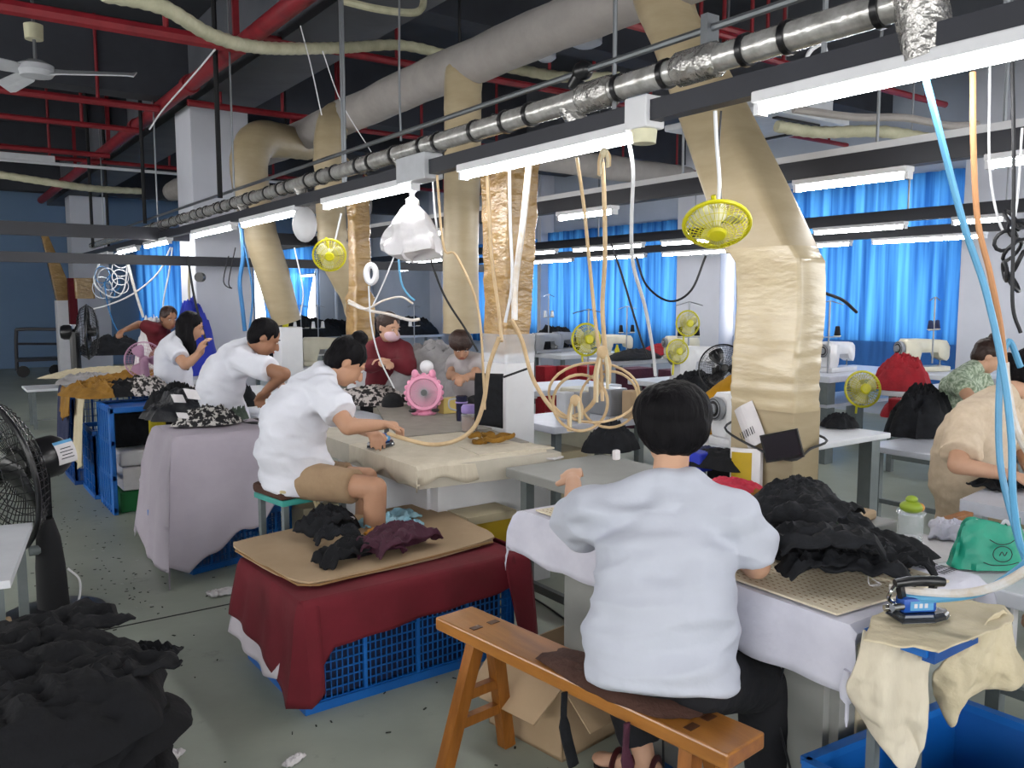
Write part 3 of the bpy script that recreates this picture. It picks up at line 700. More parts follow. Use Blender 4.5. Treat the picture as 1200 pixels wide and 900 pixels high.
# rails of the rear rows
rail('rear_light_rail', 4.1, 2.26, .5, 13.5, .10, .08, 'dark lighting rail with a pale wire duct on top, second from the camera', [ypx(p, 4.1) for p in (1020, 797, 1165)], .04)
rail('rear_light_rail', 6.97, 2.26, .8, 16, .10, .08, 'dark lighting rail in front of the curtains, third from the camera', [4, 8, 12])
rail('rear_light_rail', 8.7, 2.26, 1.0, 17, .10, .08, 'lowest looking dark lighting rail, nearest the window wall', [4, 8, 12])
def row(x, spans, who, group):
    for k, (a, b) in enumerate(spans):
        words_ = ['rightmost', 'second from the right', 'third from the right', 'fourth from the right', 'fifth from the right', 'sixth from the right', 'seventh from the right']
        lamp(x, 2.22, ypx(a, x), ypx(b, x), 'tube light on the %s rail, %s' % (who, words_[k]), group)
row(4.1, ((1235, 1148), (1060, 928), (720, 655), (520, 487)), 'second', 'tube lights on the second rail')
row(6.97, ((1174, 1112), (1058, 952), (864, 775), (753, 672), (652, 612), (520, 478)), 'third', 'tube lights on the third rail')
row(8.7, ((1152, 1020), (995, 955), (856, 776), (756, 690), (671, 618), (505, 470), (370, 335)), 'fourth', 'tube lights on the fourth rail')
for k, (x, y) in enumerate(((-1.0, 1.5), (-1.0, 5.0), (-1.0, 9.0), (-1.0, -1.5), (-4.2, 1.5), (-4.2, 5.0))):  # out-of-view lamps added to brighten the floor and the far left
    lamp(x, 2.5, y - .6, y + .6, 'added tube light in the unseen left aisle', 'added tube lights of the left aisle')
# cross rails, far left
for px0, py0, w, lab in ((60, 269, .14, 'thick dark cross rail before the far blue wall'), (60, 302, .1, 'thin dark cross rail lower before the far blue wall')):
    p = gz(px0, py0, 2.32 if w > .12 else 2.0); 
    tag(MB().box(p.x - 4, p.x + (3.1 if w > .12 else 5.6), p.y - .03, p.y + .03, p.z - w / 2, p.z + w / 2).build('cross_rail', 'rail'), lab, 'rail')
for px, top, bot, f in ((258, 60, 232, 7.5), (170, 150, 262, 10), (109, 185, 290, 12), (128, 200, 300, 13)):
    a = gf(px, bot, f); tag(MB().cone(a, (a.x, a.y, ZC), .022, n=6).build('hanger_rod', 'black_matte'), {258: 'dark drop rod in front of the near white column', 170: 'dark drop rod left of the near white column', 109: 'left dark drop rod before the far column', 128: 'right dark drop rod before the far column'}[px], 'rod')
# dim tube on the far left ceiling
p = gz(10, 187, 3.3); tag(MB().box(p.x - 1.6, p.x + .5, p.y - .06, p.y + .06, 3.3, 3.38).build('unlit_batten', 'ac_white'), 'unlit grey white batten at the far left ceiling', 'light')
p = gz(100, 195, 3.2); tag(MB().tube([(p.x - 2.5, p.y, 3.2), (p.x + 3.2, p.y, 3.2)], .02, 6).build('ceiling_conduit', 'ac_white'), 'thin pale conduit crossing far under the ceiling', 'pipe')

# ---------------------------------------------------------------- hanging hoses and cables
def hang(name, pix, r, m, lab, cat='cable', group=None, k=6, n=6): return cable(name, [gf(*p) for p in pix], r, m, lab, cat, group, n, k)
hang('air_hose', [(1085, 92, 2.42), (1105, 170, 2.4), (1130, 265, 2.38), (1155, 340, 2.35), (1175, 430, 2.3), (1185, 510, 2.25), (1187, 580, 2.2), (1196, 640, 2.1), (1215, 660, 2.05)], .0095, 'hose_blue', 'light blue hose falling from the nearest tube light at the right', 'hose', k=8, n=8)
hang('air_hose', [(1196, 430, 2.35), (1182, 400, 2.35), (1172, 440, 2.33), (1172, 540, 2.3), (1190, 620, 2.25), (1203, 660, 2.2)], .009, 'hose_blue', 'second light blue hose looped beside the woman in cream', 'hose', k=8, n=8)
hang('air_hose', [(1140, 85, 2.45), (1141, 180, 2.42), (1146, 260, 2.4), (1160, 320, 2.38), (1172, 380, 2.35), (1178, 430, 2.33)], .0085, 'hose_orange', 'orange brown hose hanging right of the light blue hose', 'hose', k=8, n=8)
hang('air_hose', [(1178, 425, 2.33), (1180, 450, 2.33), (1190, 500, 2.32), (1210, 540, 2.3)], .011, 'hose_white', 'thick white hose in front of the woman in cream', 'hose', k=8, n=8)
hang('power_cable', [(1186, 58, 2.55), (1188, 180, 2.55), (1187, 300, 2.55), (1187, 360, 2.55), (1196, 390, 2.55)], .006, 'cable_black', 'black cable bundle at the right edge of the picture')
hang('power_cable', [(1160, 70, 2.6), (1160, 200, 2.7), (1175, 270, 2.7), (1190, 250, 2.7), (1198, 150, 2.7)], .004, 'cable_white', 'white cable looping at the right edge above the black bundle')
b = MB()
for i in range(7):
    p = gf(1186 + 9 * math.sin(i * 2.1), 258 + i * 12, 2.6); b.tube([p + Vector((.03 * math.cos(q + i), .02 * math.sin(q), .03 * math.sin(q + i))) for q in [2 * PI * k / 12 for k in range(12)]], .006, 5, True)
tag(b.build('coiled_cable', 'cable_black', smooth=True), 'tangle of black cable coiled at the right edge', 'cable', kind=None)
# iron hose at the lower right
hang('iron_hose', [(1042, 689, 2.06), (1085, 694, 2.02), (1130, 695, 1.95), (1170, 686, 1.88), (1210, 664, 1.82)], .0105, 'hose_white', 'white flecked hose leading to the blue steam iron', 'hose', k=8, n=8)
hang('air_hose', [(1062, 700, 2.04), (1100, 702, 2.0), (1150, 694, 1.93), (1190, 670, 1.87), (1212, 650, 1.83)], .009, 'hose_blue', 'light blue hose alongside the white iron hose', 'hose', k=8, n=8)
# beige hose loops
hang('steam_hose', [(676, 185, 3.35), (684, 240, 3.35), (690, 300, 3.35), (697, 370, 3.3), (704, 430, 3.3), (706, 470, 3.3)], .007, 'hose_beige', 'cream hose dropping from the second tube light to the hose coil', 'hose', k=7, n=8)
hang('steam_hose', [(706, 190, 3.4), (708, 230, 3.4), (709, 300, 3.4), (706, 360, 3.4), (710, 420, 3.3), (713, 450, 3.3)], .009, 'hose_beige', 'knotted rag wrapped hose beside the cream hose', 'hose', k=7, n=8)
hang('steam_hose', [(600, 375, 3.7), (612, 400, 3.65), (625, 445, 3.6), (650, 482, 3.5), (672, 488, 3.4), (695, 472, 3.35), (706, 440, 3.3)], .009, 'hose_beige', 'cream hose swinging from the gold duct to the coil', 'hose', k=8, n=8)
hang('steam_hose', [(585, 395, 3.8), (573, 430, 3.8), (567, 470, 3.8), (556, 500, 3.8), (535, 516, 3.8), (505, 521, 3.8), (470, 513, 3.8), (455, 508, 3.85)], .010, 'hose_beige', 'cream hose running down to the iron of the woman in shorts', 'hose', k=8, n=8)
def ring(cx, cy, rx, ry, f, a0, r, lab, m='hose_beige'):
    P = [gf(cx + rx * math.cos(a0 + q), cy + ry * math.sin(a0 + q), f + .04 * math.sin(q * 3)) for q in [2 * PI * k / 28 for k in range(28)]]
    return tag(MB().tube(P, r, 8, True).build('hose_coil', m, smooth=True), lab, 'hose', 'coiled hose loops')
ring(696, 460, 53, 35, 3.3, 0, .0055, 'upper wide hose loop between the tables')
ring(680, 472, 32, 33, 3.25, .5, .006, 'lower left hose loop tied with a rag')
ring(714, 468, 34, 33, 3.35, .9, .0055, 'right hose loop of the hanging coil')
for px, py, h, w, lab in ((706, 430, 60, 20, 'beige rag tied round the top of the hose coil'), (674, 480, 38, 18, 'beige rag knotted at the bottom of the hose coil'), (708, 186, 26, 14, 'pale rag knotted round the hose near the rail')):
    c0 = gf(px, py - h * .28, 3.24); s_ = 3.27 / F
    t = tag(MB().ball(c0, (w * .35 * s_, w * .35 * s_, w * .4 * s_), 12, 8).build('rag', 'fabric_cream' if px == 708 else 'hose_beige', smooth=True), lab, 'rag')
    for i in range(7):
        a = i * 2.4; L_ = h * s_ * (.55 + .45 * math.sin(i * 1.9) ** 2); P = [c0]
        for j in range(1, 6): P.append(c0 + Vector((math.cos(a) * w * .42 * s_ * min(1, j / 2), math.sin(a) * w * .42 * s_ * min(1, j / 2), .006 * math.sin(j + i) - L_ * j / 5 + (.3 * w * s_ if j == 1 else 0))))
        o_ = MB().tube(smooth_pts(P, 4), .0042 + .002 * (i % 3), 6, flat=.45).build('strip', 'hose_beige' if i % 2 else 'fabric_cream', t, smooth=True)
# cables and pipes dangling elsewhere: pixel tracks at their distances
for pix, r, m, lab in (
    ([(512, 205, 4.4), (520, 290, 4.5), (535, 300, 4.5), (560, 360, 4.5), (567, 450, 4.5), (568, 480, 4.5)], .007, 'hose_beige', 'olive grey cable down the gold duct'),
    ([(571, 205, 4.6), (576, 300, 4.7), (584, 360, 4.7), (588, 400, 4.6)], .010, 'hose_beige', 'cream hose on the left of the gold duct'),
    ([(597, 195, 4.3), (598, 260, 4.4), (600, 330, 4.4), (592, 378, 4.4)], .008, 'cable_white', 'white cable straight down the gold duct'),
    ([(620, 192, 4.2), (613, 260, 4.2), (604, 330, 4.3), (603, 375, 4.3)], .016, 'hose_white', 'wide white strap slanting down the gold duct'),
    ([(479, 222, 5.0), (500, 290, 5.0), (520, 345, 5.0), (545, 385, 5.0), (560, 412, 5.0)], .007, 'cable_black', 'black cable slanting across the straight beige duct'),
    ([(737, 165, 3.4), (742, 200, 3.4), (740, 260, 3.5), (742, 310, 3.6), (756, 360, 3.8), (765, 410, 4.0), (768, 440, 4.1)], .008, 'cable_white', 'white wavy cable under the white socket box'),
    ([(716, 285, 7), (728, 320, 7), (740, 360, 7), (752, 400, 7), (760, 420, 7)], .010, 'cable_black', 'thin dark cable slanting before the curtain'),
    ([(745, 300, 7), (758, 335, 7), (785, 353, 7), (810, 340, 7), (827, 300, 7)], .010, 'cable_black', 'dark cable sagging before the blue curtain'),
    ([(838, 130, 2.9), (840, 170, 2.9), (843, 210, 2.9), (842, 238, 2.9)], .007, 'cable_white', 'white cable holding the larger yellow fan'),
    ([(845, 130, 2.9), (842, 180, 2.9), (845, 238, 2.9)], .004, 'cable_black', 'dark lead beside the white cable of the larger fan'),
    ([(507, 210, 5.0), (510, 250, 5.0), (513, 275, 5.0), (515, 300, 5.0)], .006, 'cable_white', 'white cable right of the hanging plastic bag'),
    ([(400, 250, 6), (392, 285, 6), (388, 300, 6)], .007, 'cable_white', 'white cable holding the small yellow fan'),
    ([(408, 352, 6), (430, 363, 6), (455, 368, 6), (480, 375, 6), (492, 374, 6)], .012, 'hose_white', 'white hose stretched behind the ironing woman'),
    ([(408, 355, 5.8), (428, 362, 5.8), (450, 352, 5.8), (470, 348, 5.8), (484, 356, 5.8)], .008, 'hose_white', 'white hose arching over the stretched one'),
    ([(432, 335, 5.4), (435, 380, 5.4), (445, 420, 5.4), (462, 455, 5.4)], .005, 'cable_white', 'fine white lead falling right of the hair bun'),
    ([(467, 300, 6.2), (470, 330, 6.2), (478, 345, 6.2), (486, 352, 6.2)], .008, 'hose_blue', 'teal hose hanging below the plastic bag'),
    ([(462, 300, 6.3), (450, 330, 6.3), (437, 358, 6.3)], .006, 'cable_white', 'pale lead left of the teal hose'),
    ([(283, 268, 8), (285, 300, 8), (281, 330, 8), (284, 360, 8), (287, 388, 8)], .02, 'cable_blue', 'blue hose bundle on the near white column'),
    ([(279, 258, 8), (290, 305, 8), (296, 345, 8), (292, 390, 8)], .010, 'cable_blue', 'thin blue hose beside the bundle on the near white column'),
    ([(268, 300, 9), (262, 330, 9), (272, 338, 9), (268, 330, 9), (276, 290, 9)], .006, 'cable_black', 'thin dark loop of wire on the near white column'),
    ([(220, 300, 9), (226, 340, 9), (233, 370, 9), (243, 405, 9)], .012, 'cable_black', 'dark cord slanting down the left of the near white column'),
    ([(222, 310, 9.5), (222, 350, 9.5), (230, 390, 9.5)], .014, 'fabric_cream', 'pale strap slanting down the near white column'),
    ([(200, 290, 11), (185, 320, 11), (155, 345, 11), (125, 358, 11), (110, 362, 11)], .011, 'cable_white', 'long pale lead stretched before the far curtain'),
    ([(120, 300, 11), (110, 330, 11), (130, 348, 11), (145, 340, 11), (150, 300, 11)], .010, 'cable_white', 'pale lead looped before the far column'),
    ([(150, 310, 11), (158, 340, 11), (168, 372, 11)], .018, 'hose_white', 'thick pale hose before the far blue curtain'),
    ([(122, 330, 11), (127, 360, 11), (136, 385, 11), (142, 390, 11)], .010, 'cable_blue', 'dark blue lead down the far white column'),
    ([(202, 290, 11), (198, 320, 11), (192, 350, 11), (190, 380, 11)], .010, 'cable_white', 'pale lead hanging straight before the far curtain'),
    ([(345, 290, 7.5), (355, 340, 7.5), (352, 370, 7.5)], .006, 'cable_white', 'pale lead before the gathered curtain'),
    ([(468, 0, 5.4), (468, 100, 5.4), (470, 165, 5.4)], .007, 'steel', 'thin steel rod above the plastic bag'),
    ([(405, 185, 5.8), (440, 215, 5.6)], .006, 'hose_beige', 'short beige cord tied on the silver pipe'),
    ([(378, 60, 6), (400, 120, 6), (435, 178, 6)], .004, 'cable_white', 'thin string slanting from the corrugated hose'),
    ([(352, 30, 6), (365, 80, 6), (377, 135, 6)], .004, 'cable_white', 'thin string hanging beside the slanting string'),
    ([(252, 58, 6), (225, 90, 6.4), (190, 130, 7), (175, 152, 7)], .007, 'cable_white', 'pale pipe slanting by the red main pipe'),
    ([(1004, 366, 4.15), (988, 352, 4.1), (968, 344, 4.0)], .008, 'cable_black', 'short black clamp arm right of the bent duct'),
    ([(943, 82, 3.2), (948, 62, 3.2), (962, 52, 3.2), (968, 62, 3.2), (962, 78, 3.2)], .008, 'cable_white', 'small white loop of cable above the nearest rail'),
): hang('hanging_cable', pix, r, m, lab)
b = MB()
for i in range(5):
    p = gf(120 + 6 * (i % 3), 322 + i * 5, 11 + .1 * i); r = .09 + .03 * (i % 2)
    tag(MB().tube([p + Vector((r * math.cos(q), .03 * math.sin(2 * q), r * 1.2 * math.sin(q))) for q in [2 * PI * k / 16 for k in range(16)]], .006, 5, True).build('cable_coil', ['cable_blue', 'cable_white'][i % 2], smooth=True), 'small coil in the cable tangle on the far white column', 'cable', 'coils in the far cable tangle')
for i in range(4):
    p = gf(141, 305 + i * 10, 11); r = .1
    tag(MB().tube([p + Vector((r * math.cos(q), .03 * math.sin(q), r * math.sin(q))) for q in [2 * PI * k / 16 for k in range(16)]], .006, 5, True).build('cable_coil', 'cable_white', smooth=True), 'pale coil hanging right of the far white column', 'cable', 'pale coils by the far column')
# plastic bag on the rail
c = gf(484, 272, 4.9)
t = thing('plastic_bag', c - Vector((0, 0, .18)), 'knotted white plastic bag hanging from the front rail', 'bag')
rows = []
for j in range(22):
    v = j / 21; z = .26 - .42 * v; rr = .012 + .15 * max(0, math.sin(min(1, max(0, (v - .22) / .78)) * PI * .62)) ** .8
    if v < .22: rr = .02 + .015 * math.sin(v * 40)
    if v > .93: rr *= (1 - v) / .07
    rows.append([c + Vector((rr * (1 + .45 * noise.noise(Vector((math.cos(q) * 2.6, math.sin(q) * 2.6, v * 5)))) * math.cos(q), rr * (1 + .45 * noise.noise(Vector((math.cos(q) * 2.6, math.sin(q) * 2.6, v * 5 + 9)))) * math.sin(q), z + .02 * math.sin(3 * q) * v)) for q in [2 * PI * k / 28 for k in range(29)]])
MB().grid(rows).build('film', 'bag_film', t, smooth=True)
MB().ball(c + Vector((0, 0, .16)), (.04, .04, .035)).build('knot', 'bag_film', t, smooth=True)
MB().ball(c + Vector((0, 0, -.04)), (.10, .10, .08)).build('contents', 'ac_white', t, smooth=True)
c = gf(357, 263, 6.2); tag(MB().ball(c, (.09, .08, .13), 16, 10).build('white_bag', 'white_paint', smooth=True), 'small white cloth bag hanging behind the fourth tube light', 'bag')
c = gf(435, 321, 5.4); tag(MB().tube([c + Vector((.0 + .03 * math.cos(q) * .8, -.02 * math.cos(q), .055 * math.sin(q))) for q in [2 * PI * k / 20 for k in range(20)]], .02, 8, True).build('tape_roll', 'white_paint', smooth=True), 'white tape roll hanging on a cord beside the gold duct', 'tape')
c = gf(236, 325, 8.9); tag(MB().cone(c, c + Vector((-.04, -.05, 0)), .05, n=14).build('wall_button', 'black_plastic', smooth=True), 'round black button on the near white column', 'button')

# ---------------------------------------------------------------- hanging clip fans
def clip_fan(c, ax, R, lab, stem_to=None, ring_m='yellow_fan'):
    ax = Vector(ax).normalized(); a, b, d = basis(ax); c = Vector(c)
    t = thing('clip_fan', c, lab, 'fan', 'small yellow clip fans')
    MB().tube([c + (a * math.cos(q) + b * math.sin(q)) * R for q in [2 * PI * k / 28 for k in range(28)]], R * .07, 7, True).build('rim', ring_m, t, smooth=True)
    g = MB()
    for k in range(36):
        q = 2 * PI * k / 36; e = a * math.cos(q) + b * math.sin(q)
        g.tube([c + e * R, c + e * R * .8 + d * R * .28, c + e * R * .3 + d * R * .42], R * .014, 4)
        g.tube([c + e * R, c + e * R * .8 - d * R * .3, c + e * R * .25 - d * R * .42], R * .014, 4)
    for rr, h in ((.8, .28), (.55, .36)): g.tube([c + (a * math.cos(q) + b * math.sin(q)) * R * rr + d * R * h for q in [2 * PI * k / 24 for k in range(24)]], R * .014, 4, True)
    tag(g.build('guard', ring_m, t), kind='stuff')
    MB().lathe([(.02 * R, .5 * R), (.24 * R, .48 * R), (.3 * R, .42 * R), (.3 * R, .38 * R)], c, d, 18).build('badge', ring_m, t, smooth=True)
    MB().lathe([(.3 * R, -.75 * R), (.34 * R, -.5 * R), (.25 * R, -.2 * R), (.1 * R, .1 * R)], c, d, 18).build('motor', 'cream_plastic', t, smooth=True)
    for k in range(3):
        q = 2 * PI * k / 3 + .4; e = a * math.cos(q) + b * math.sin(q); u = a * -math.sin(q) + b * math.cos(q)
        rows = [[c + e * R * r0 + u * (R * w * s) + d * (R * .12 * s) for s in (-1, -.3, .3, 1)] for r0, w in ((.15, .12), (.4, .3), (.7, .36), (.85, .22))]
        MB().grid(rows).build('blade', 'cream_plastic', t, smooth=True, thick=.003)
    if stem_to is not None: MB().tube(smooth_pts([c - d * R * .6, (c - d * R * .6) * .4 + Vector(stem_to) * .6 + Vector((0, 0, 0)), stem_to]), .009, 8).build('clip_arm', ring_m, t, smooth=True)
    return t
camd = lambda p: (Vector((0, 0, EYE)) - Vector(p)).normalized()
c = gf(840, 263, 2.95); clip_fan(c, camd(c) + Vector((.1, 0, -1.1)), .112, 'larger yellow clip fan hanging in front of the bent duct', c + Vector((0, .02, .1)))
c = gf(386, 299, 5.6); clip_fan(c, camd(c) + Vector((0, 0, -.25)), .105, 'small yellow clip fan hanging before the slim beige duct', c + Vector((0, .05, .12)))
# ---------------------------------------------------------------- tables
def table(x0, x1, y0, y1, z, lab, th=.04, m='table_white', group=None, shelf=None, legw=.05, name='work_table', legm='table_leg', inset=.08, edge=None, feet=True):
    t = thing(name, ((x0 + x1) / 2, (y0 + y1) / 2, 0), lab, 'table', group)
    MB().box(x0, x1, y0, y1, z - th, z, bev=.006).build('tabletop', m, t)
    if edge: MB().box(x0 - .003, x1 + .003, y0 - .003, y1 + .003, z - th, z - th * .35).build('edging', edge, t)
    for x in (x0 + inset, x1 - inset):
        for y in (y0 + inset, y1 - inset): MB().box(x - legw / 2, x + legw / 2, y - legw / 2, y + legw / 2, 0, z - th).build('leg', legm, t)
    if feet:
        for x in (x0 + inset, x1 - inset): MB().box(x - .015, x + .015, y0 + inset, y1 - inset, .12, .16).build('stretcher', legm, t)
    if shelf: MB().box(x0 + .05, x1 - .05, y0 + .05, y1 - .05, shelf, shelf + .03).build('shelf', m, t)
    return t
# generic industrial sewing machine, made once at the origin: bed along X, needle head at -X
def machine(name, lab, body, group):
    t = thing(name, (0, 0, 0), lab, 'sewing machine', group)
    MB().box(-.24, .24, -.09, .09, 0, .05, bev=.01).build('bed', body, t, smooth=True)
    R = [[Vector((x, 0, 0)) + p for p in [Vector((0, y * w, z)) for y, z in ((-.055, zb), (.055, zb), (.065, zb + .03), (.065, zt - .03), (.04, zt), (-.04, zt), (-.065, zt - .03), (-.065, zb + .03))]] for x, zb, zt, w in ((-.25, .12, .26, .8), (-.22, .1, .29, 1), (-.14, .13, .3, 1), (-.12, .18, .3, .95), (.06, .18, .31, 1), (.1, .05, .31, 1.15), (.22, .04, .31, 1.15), (.24, .06, .29, 1))]
    MB().loft(R).build('arm', body, t, smooth=True)
    MB().lathe([(.02, 0), (.06, 0), (.068, .015), (.068, .035), (.05, .045), (.03, .04), (.028, .06), (.01, .062)], (.24, 0, .22), (1, 0, 0), 22).build('handwheel', 'machine_grey', t, smooth=True)
    w = MB().lathe([(.058, .0), (.06, .004), (.045, .006)], (.278, 0, .22), (1, 0, 0), 22).build('wheel_ring', 'black_plastic', t, smooth=True)
    MB().cone((-.19, 0, .14), (-.19, 0, .06), .006, n=8).box(-.2, -.17, -.012, .012, .052, .06).build('presser_foot', 'chrome', t)
    MB().cone((-.1, -.065, .24), (-.1, -.08, .24), .018, n=12).cone((.0, -.065, .25), (.0, -.08, .25), .014, n=12).build('tension_dials', 'chrome', t, smooth=True)
    MB().box(-.0, .12, -.085, -.07, .12, .2, bev=.004).build('control_panel', 'machine_grey', t)
    return t
used = {}
def put_machine(x, y, z, rz, lab, body='machine_white', s=1.0):
    if body not in used:
        o = machine('sewing_machine', lab, body, 'sewing machines'); o.location = (x, y, z); o.rotation_euler = (0, 0, rz); o.scale = (s, s, s); used[body] = o
    else: o = copy_tree(used[body], (x, y, z), rz, lab, scale=(s, s, s))
    return o
# thread stand: pole with a cross tray, cones of thread and guide arms
proto_stand = []
def thread_stand(x, y, z, rz, lab, cones=('fabric_black', 'fabric_dark_red')):
    t = thing('thread_stand', (x, y, z), lab, 'thread stand', 'thread stands at the machines')
    ca, sa = math.cos(rz), math.sin(rz)
    def P(u, v, w): return Vector((x + u * ca - v * sa, y + u * sa + v * ca, z + w))
    MB().cone(P(0, 0, 0), P(0, 0, .72), .009, n=8).build('pole', 'steel', t, smooth=True)
    MB().bar(P(-.13, 0, .36), P(.13, 0, .36), .02, .008).build('tray_arm', 'steel', t)
    MB().tube([P(-.16, 0, .68), P(0, 0, .72), P(.16, 0, .68)], .005, 6).build('guide_arm', 'steel', t)
    for s, mm in zip((-1, 1), cones):
        MB().lathe([(.035, 0), (.035, .008)], P(s * .1, 0, .366), n=12).build('spool_plate', 'machine_cream', t)
        MB().lathe([(.03, 0), (.03, .012), (.021, .09), (.01, .095)], P(s * .1, 0, .374), n=12).build('thread_cone', mm, t, smooth=True)
    return t
GT = 'sewing tables of the rear rows'
# row A (front): ironing tables
def plank_top(pts, z0, z1, name, m, parent): return MB().quadprism(pts, z0, z1).build(name, m, parent)
A0 = 1.97
t = thing('ironing_table', (2.4, 4.3, 0), 'thick topped ironing table of the woman in shorts, with cloth over its near corner', 'table')
plank_top([(A0, 3.58), (2.80, 3.50), (2.96, 4.5), (3.3, 5.05), (3.5, 5.95), (2.8, 5.95), (2.8, 5.05), (A0, 5.05)], .665, .775, 'tabletop', 'table_edge', t)
MB().box(2.16, 2.9, 3.72, 3.80, 0, .665).build('front_panel', 'white_paint', t)
MB().box(2.14, 2.2, 3.8, 4.95, 0, .665).build('side_panel', 'white_paint', t)
MB().box(2.8, 2.86, 3.8, 4.95, 0, .665).build('side_panel', 'white_paint', t)
def draped(name, x0, x1, y0, y1, z, hang, m, lab, cat='cloth', seed=0, rz=0, piv=None, res=.03, wave=.02, flare=.05, thick=.004, group=None, hem=None, ruf=0, tilt=0, flx=None):
    """cloth lying on a flat top, hanging over chosen sides: hang = (left, right, near, far)"""
    l, r, n_, f = hang; U = []; s = x0 - l
    nu = int((x1 - x0 + l + r) / res) + 1; nv = int((y1 - y0 + n_ + f) / res) + 1; rows = []
    for j in range(nv + 1):
        row = []; tt = y0 - n_ + (y1 - y0 + n_ + f) * j / nv
        for i in range(nu + 1):
            ss = x0 - l + (x1 - x0 + l + r) * i / nu
            dx = max(x0 - ss, 0) or -max(ss - x1, 0); dy = max(y0 - tt, 0) or -max(tt - y1, 0)
            D = max(abs(dx), abs(dy)) if not (dx and dy) else (abs(dx) ** 2 + abs(dy) ** 2) ** .5 * .92
            x = min(max(ss, x0), x1); y = min(max(tt, y0), y1)
            ph = (ss if abs(dy) > abs(dx) else tt)
            amp = wave * min(1, D / .15); wv = math.sin(ph * 2 * PI / .27 + seed + 2 * noise.noise(Vector((ph * 2, seed, 0)))) * .35 + noise.noise(Vector((ph * 3, seed, D * 1.2))) * 1.2
            ed = 1 - (tilt * (x - x0) / (x1 - x0) if dy > 0 else 0) + ruf * noise.noise(Vector((ph * 6, seed + 4, 0)))
            out = flare * (min(1, D / .25) * .25 + min(1, D / .75) * .75) + amp * wv + (.012 if D > 0 else 0) + (.02 * min(1, D / .08) if dx and dy else 0)
            if dx: x += -math.copysign(out if flx is None else out * flx, dx)
            if dy: y += -math.copysign(out, dy)
            zz = z - D * ed if D else z + .004 * noise.noise(Vector((ss * 9, tt * 9, seed))) + .002
            row.append(Vector((x, y, zz)))
        rows.append(row)
    if rz:
        T = Matrix.Translation((piv[0], piv[1], 0)) @ Matrix.Rotation(rz, 4, 'Z') @ Matrix.Translation((-piv[0], -piv[1], 0)); rows = [[T @ p for p in q] for q in rows]
    o = MB().grid(rows).build(name, m, smooth=True, thick=thick)
    return tag(o, lab, cat, group)
draped('table_cloth', A0 - .005, 2.75, 3.565, 4.35, .782, (.10, 0, .09, 0), 'muslin', 'cream muslin cloth with frayed edge over the ironing table of the woman in shorts', seed=3, wave=.008, flare=.01, ruf=.6, thick=.006, res=.025)
tag(MB().quadprism([(2.35, 3.62), (2.8, 3.56), (2.78, 3.75), (2.4, 3.9)], .786, .794).build('cloth_scrap', 'muslin', smooth=False), 'folded muslin scrap at the near right corner of the muslin covered table', 'cloth')
tag(MB().quadprism([(2.3, 4.38), (2.92, 4.35), (2.94, 4.6), (3.22, 5.1), (3.4, 5.85), (2.85, 5.85), (2.5, 5.0)], .776, .79).build('board', 'board_grey'), 'grey brown board under the pink desk fan', 'board')
tag(MB().quadprism([(2.55, 3.85), (2.82, 3.82), (2.9, 4.33), (2.66, 4.35)], .776, .786).build('board', 'board_grey'), 'grey brown board beside the mustard scraps', 'board')
t = thing('storage_box', (2.62, 3.95, 0), 'yellow box under the ironing table with muslin cloth', 'box')
p = gz(585, 612, 0); 
MB().box(2.22, 2.5, 3.52, 3.7, .12, .46, bev=.01).build('body', 'box_yellow', t); MB().box(2.21, 2.51, 3.51, 3.71, .46, .5).build('lid', 'box_beige', t); MB().box(2.24, 2.48, 3.54, 3.68, 0, .12).build('plinth', 'box_beige', t)
# row A table beyond (man in white tee, woman with long hair)
table(A0, 2.75, 5.1, 6.5, .75, 'pale work table in front of the man with the white tee', th=.09, m='table_pale', edge='table_edge')
table(A0 + .03, 2.75, 6.55, 8.2, .75, 'pale work table in front of the long haired woman', th=.06)
# long strip table behind the ironing table
table(2.42, 3.08, 1.75, 3.48, .74, 'grey topped long table between the two ironing tables', th=.05, m='panel_grey')
# front ironing table with white cloth
t = thing('ironing_table', (2.2, 1.9, 0), 'ironing table covered by a white sheet behind the front woman', 'table')
MB().box(1.9, 2.41, 1.2, 2.6, .7, .765, bev=.006).build('tabletop', 'table_edge', t)
MB().box(2.02, 2.05, 1.34, 2.5, 0, .7).build('side_panel', 'panel_grey', t)
MB().box(2.05, 2.38, 1.31, 1.34, 0, .7).build('end_panel', 'panel_grey', t)
MB().box(2.05, 2.38, 2.47, 2.5, 0, .7).build('end_panel', 'panel_grey', t)
MB().box(2.41, 2.55, 1.2, 1.75, .7, .765).build('extension', 'table_edge', t)
draped('white_sheet', 1.89, 2.555, 1.18, 2.62, .772, (.17, .14, .04, .18), 'cloth_white', 'white sheet hanging over the front ironing table, tied at the corner', seed=5, wave=.012, flare=.02, ruf=.12, res=.025)
tag(MB().quadprism([(1.905, 1.235), (2.40, 1.20), (2.45, 1.62), (2.36, 2.5), (1.915, 2.55)], .782, .788).build('pattern_board', 'paper_grid'), 'cream dotted pattern board lying on the white sheet', 'board')
g = MB()
for i in range(22):
    for j in range(60):
        x = 1.93 + i * .021; y = 1.25 + j * .0215
        if x > 2.38: continue
        g.quadprism([(x, y), (x + .0035, y), (x + .0035, y + .009), (x, y + .009)], .7882, .7886)
tag(g.build('printed_dots', 'cardboard_cut'), 'rows of brown printed dashes on the cream pattern board', 'print', kind='stuff')
g = MB()
for i in range(6):
    for j in range(16):
        x = 2.47 + i * .014; y = 1.25 + j * .03; g.quadprism([(x, y), (x + .006, y), (x + .006, y + .02), (x, y + .02)], .7795, .7805)
tag(g.build('printed_dots', 'ink_dark'), 'rows of grey printed marks at the right edge of the white sheet', 'print', kind='stuff')
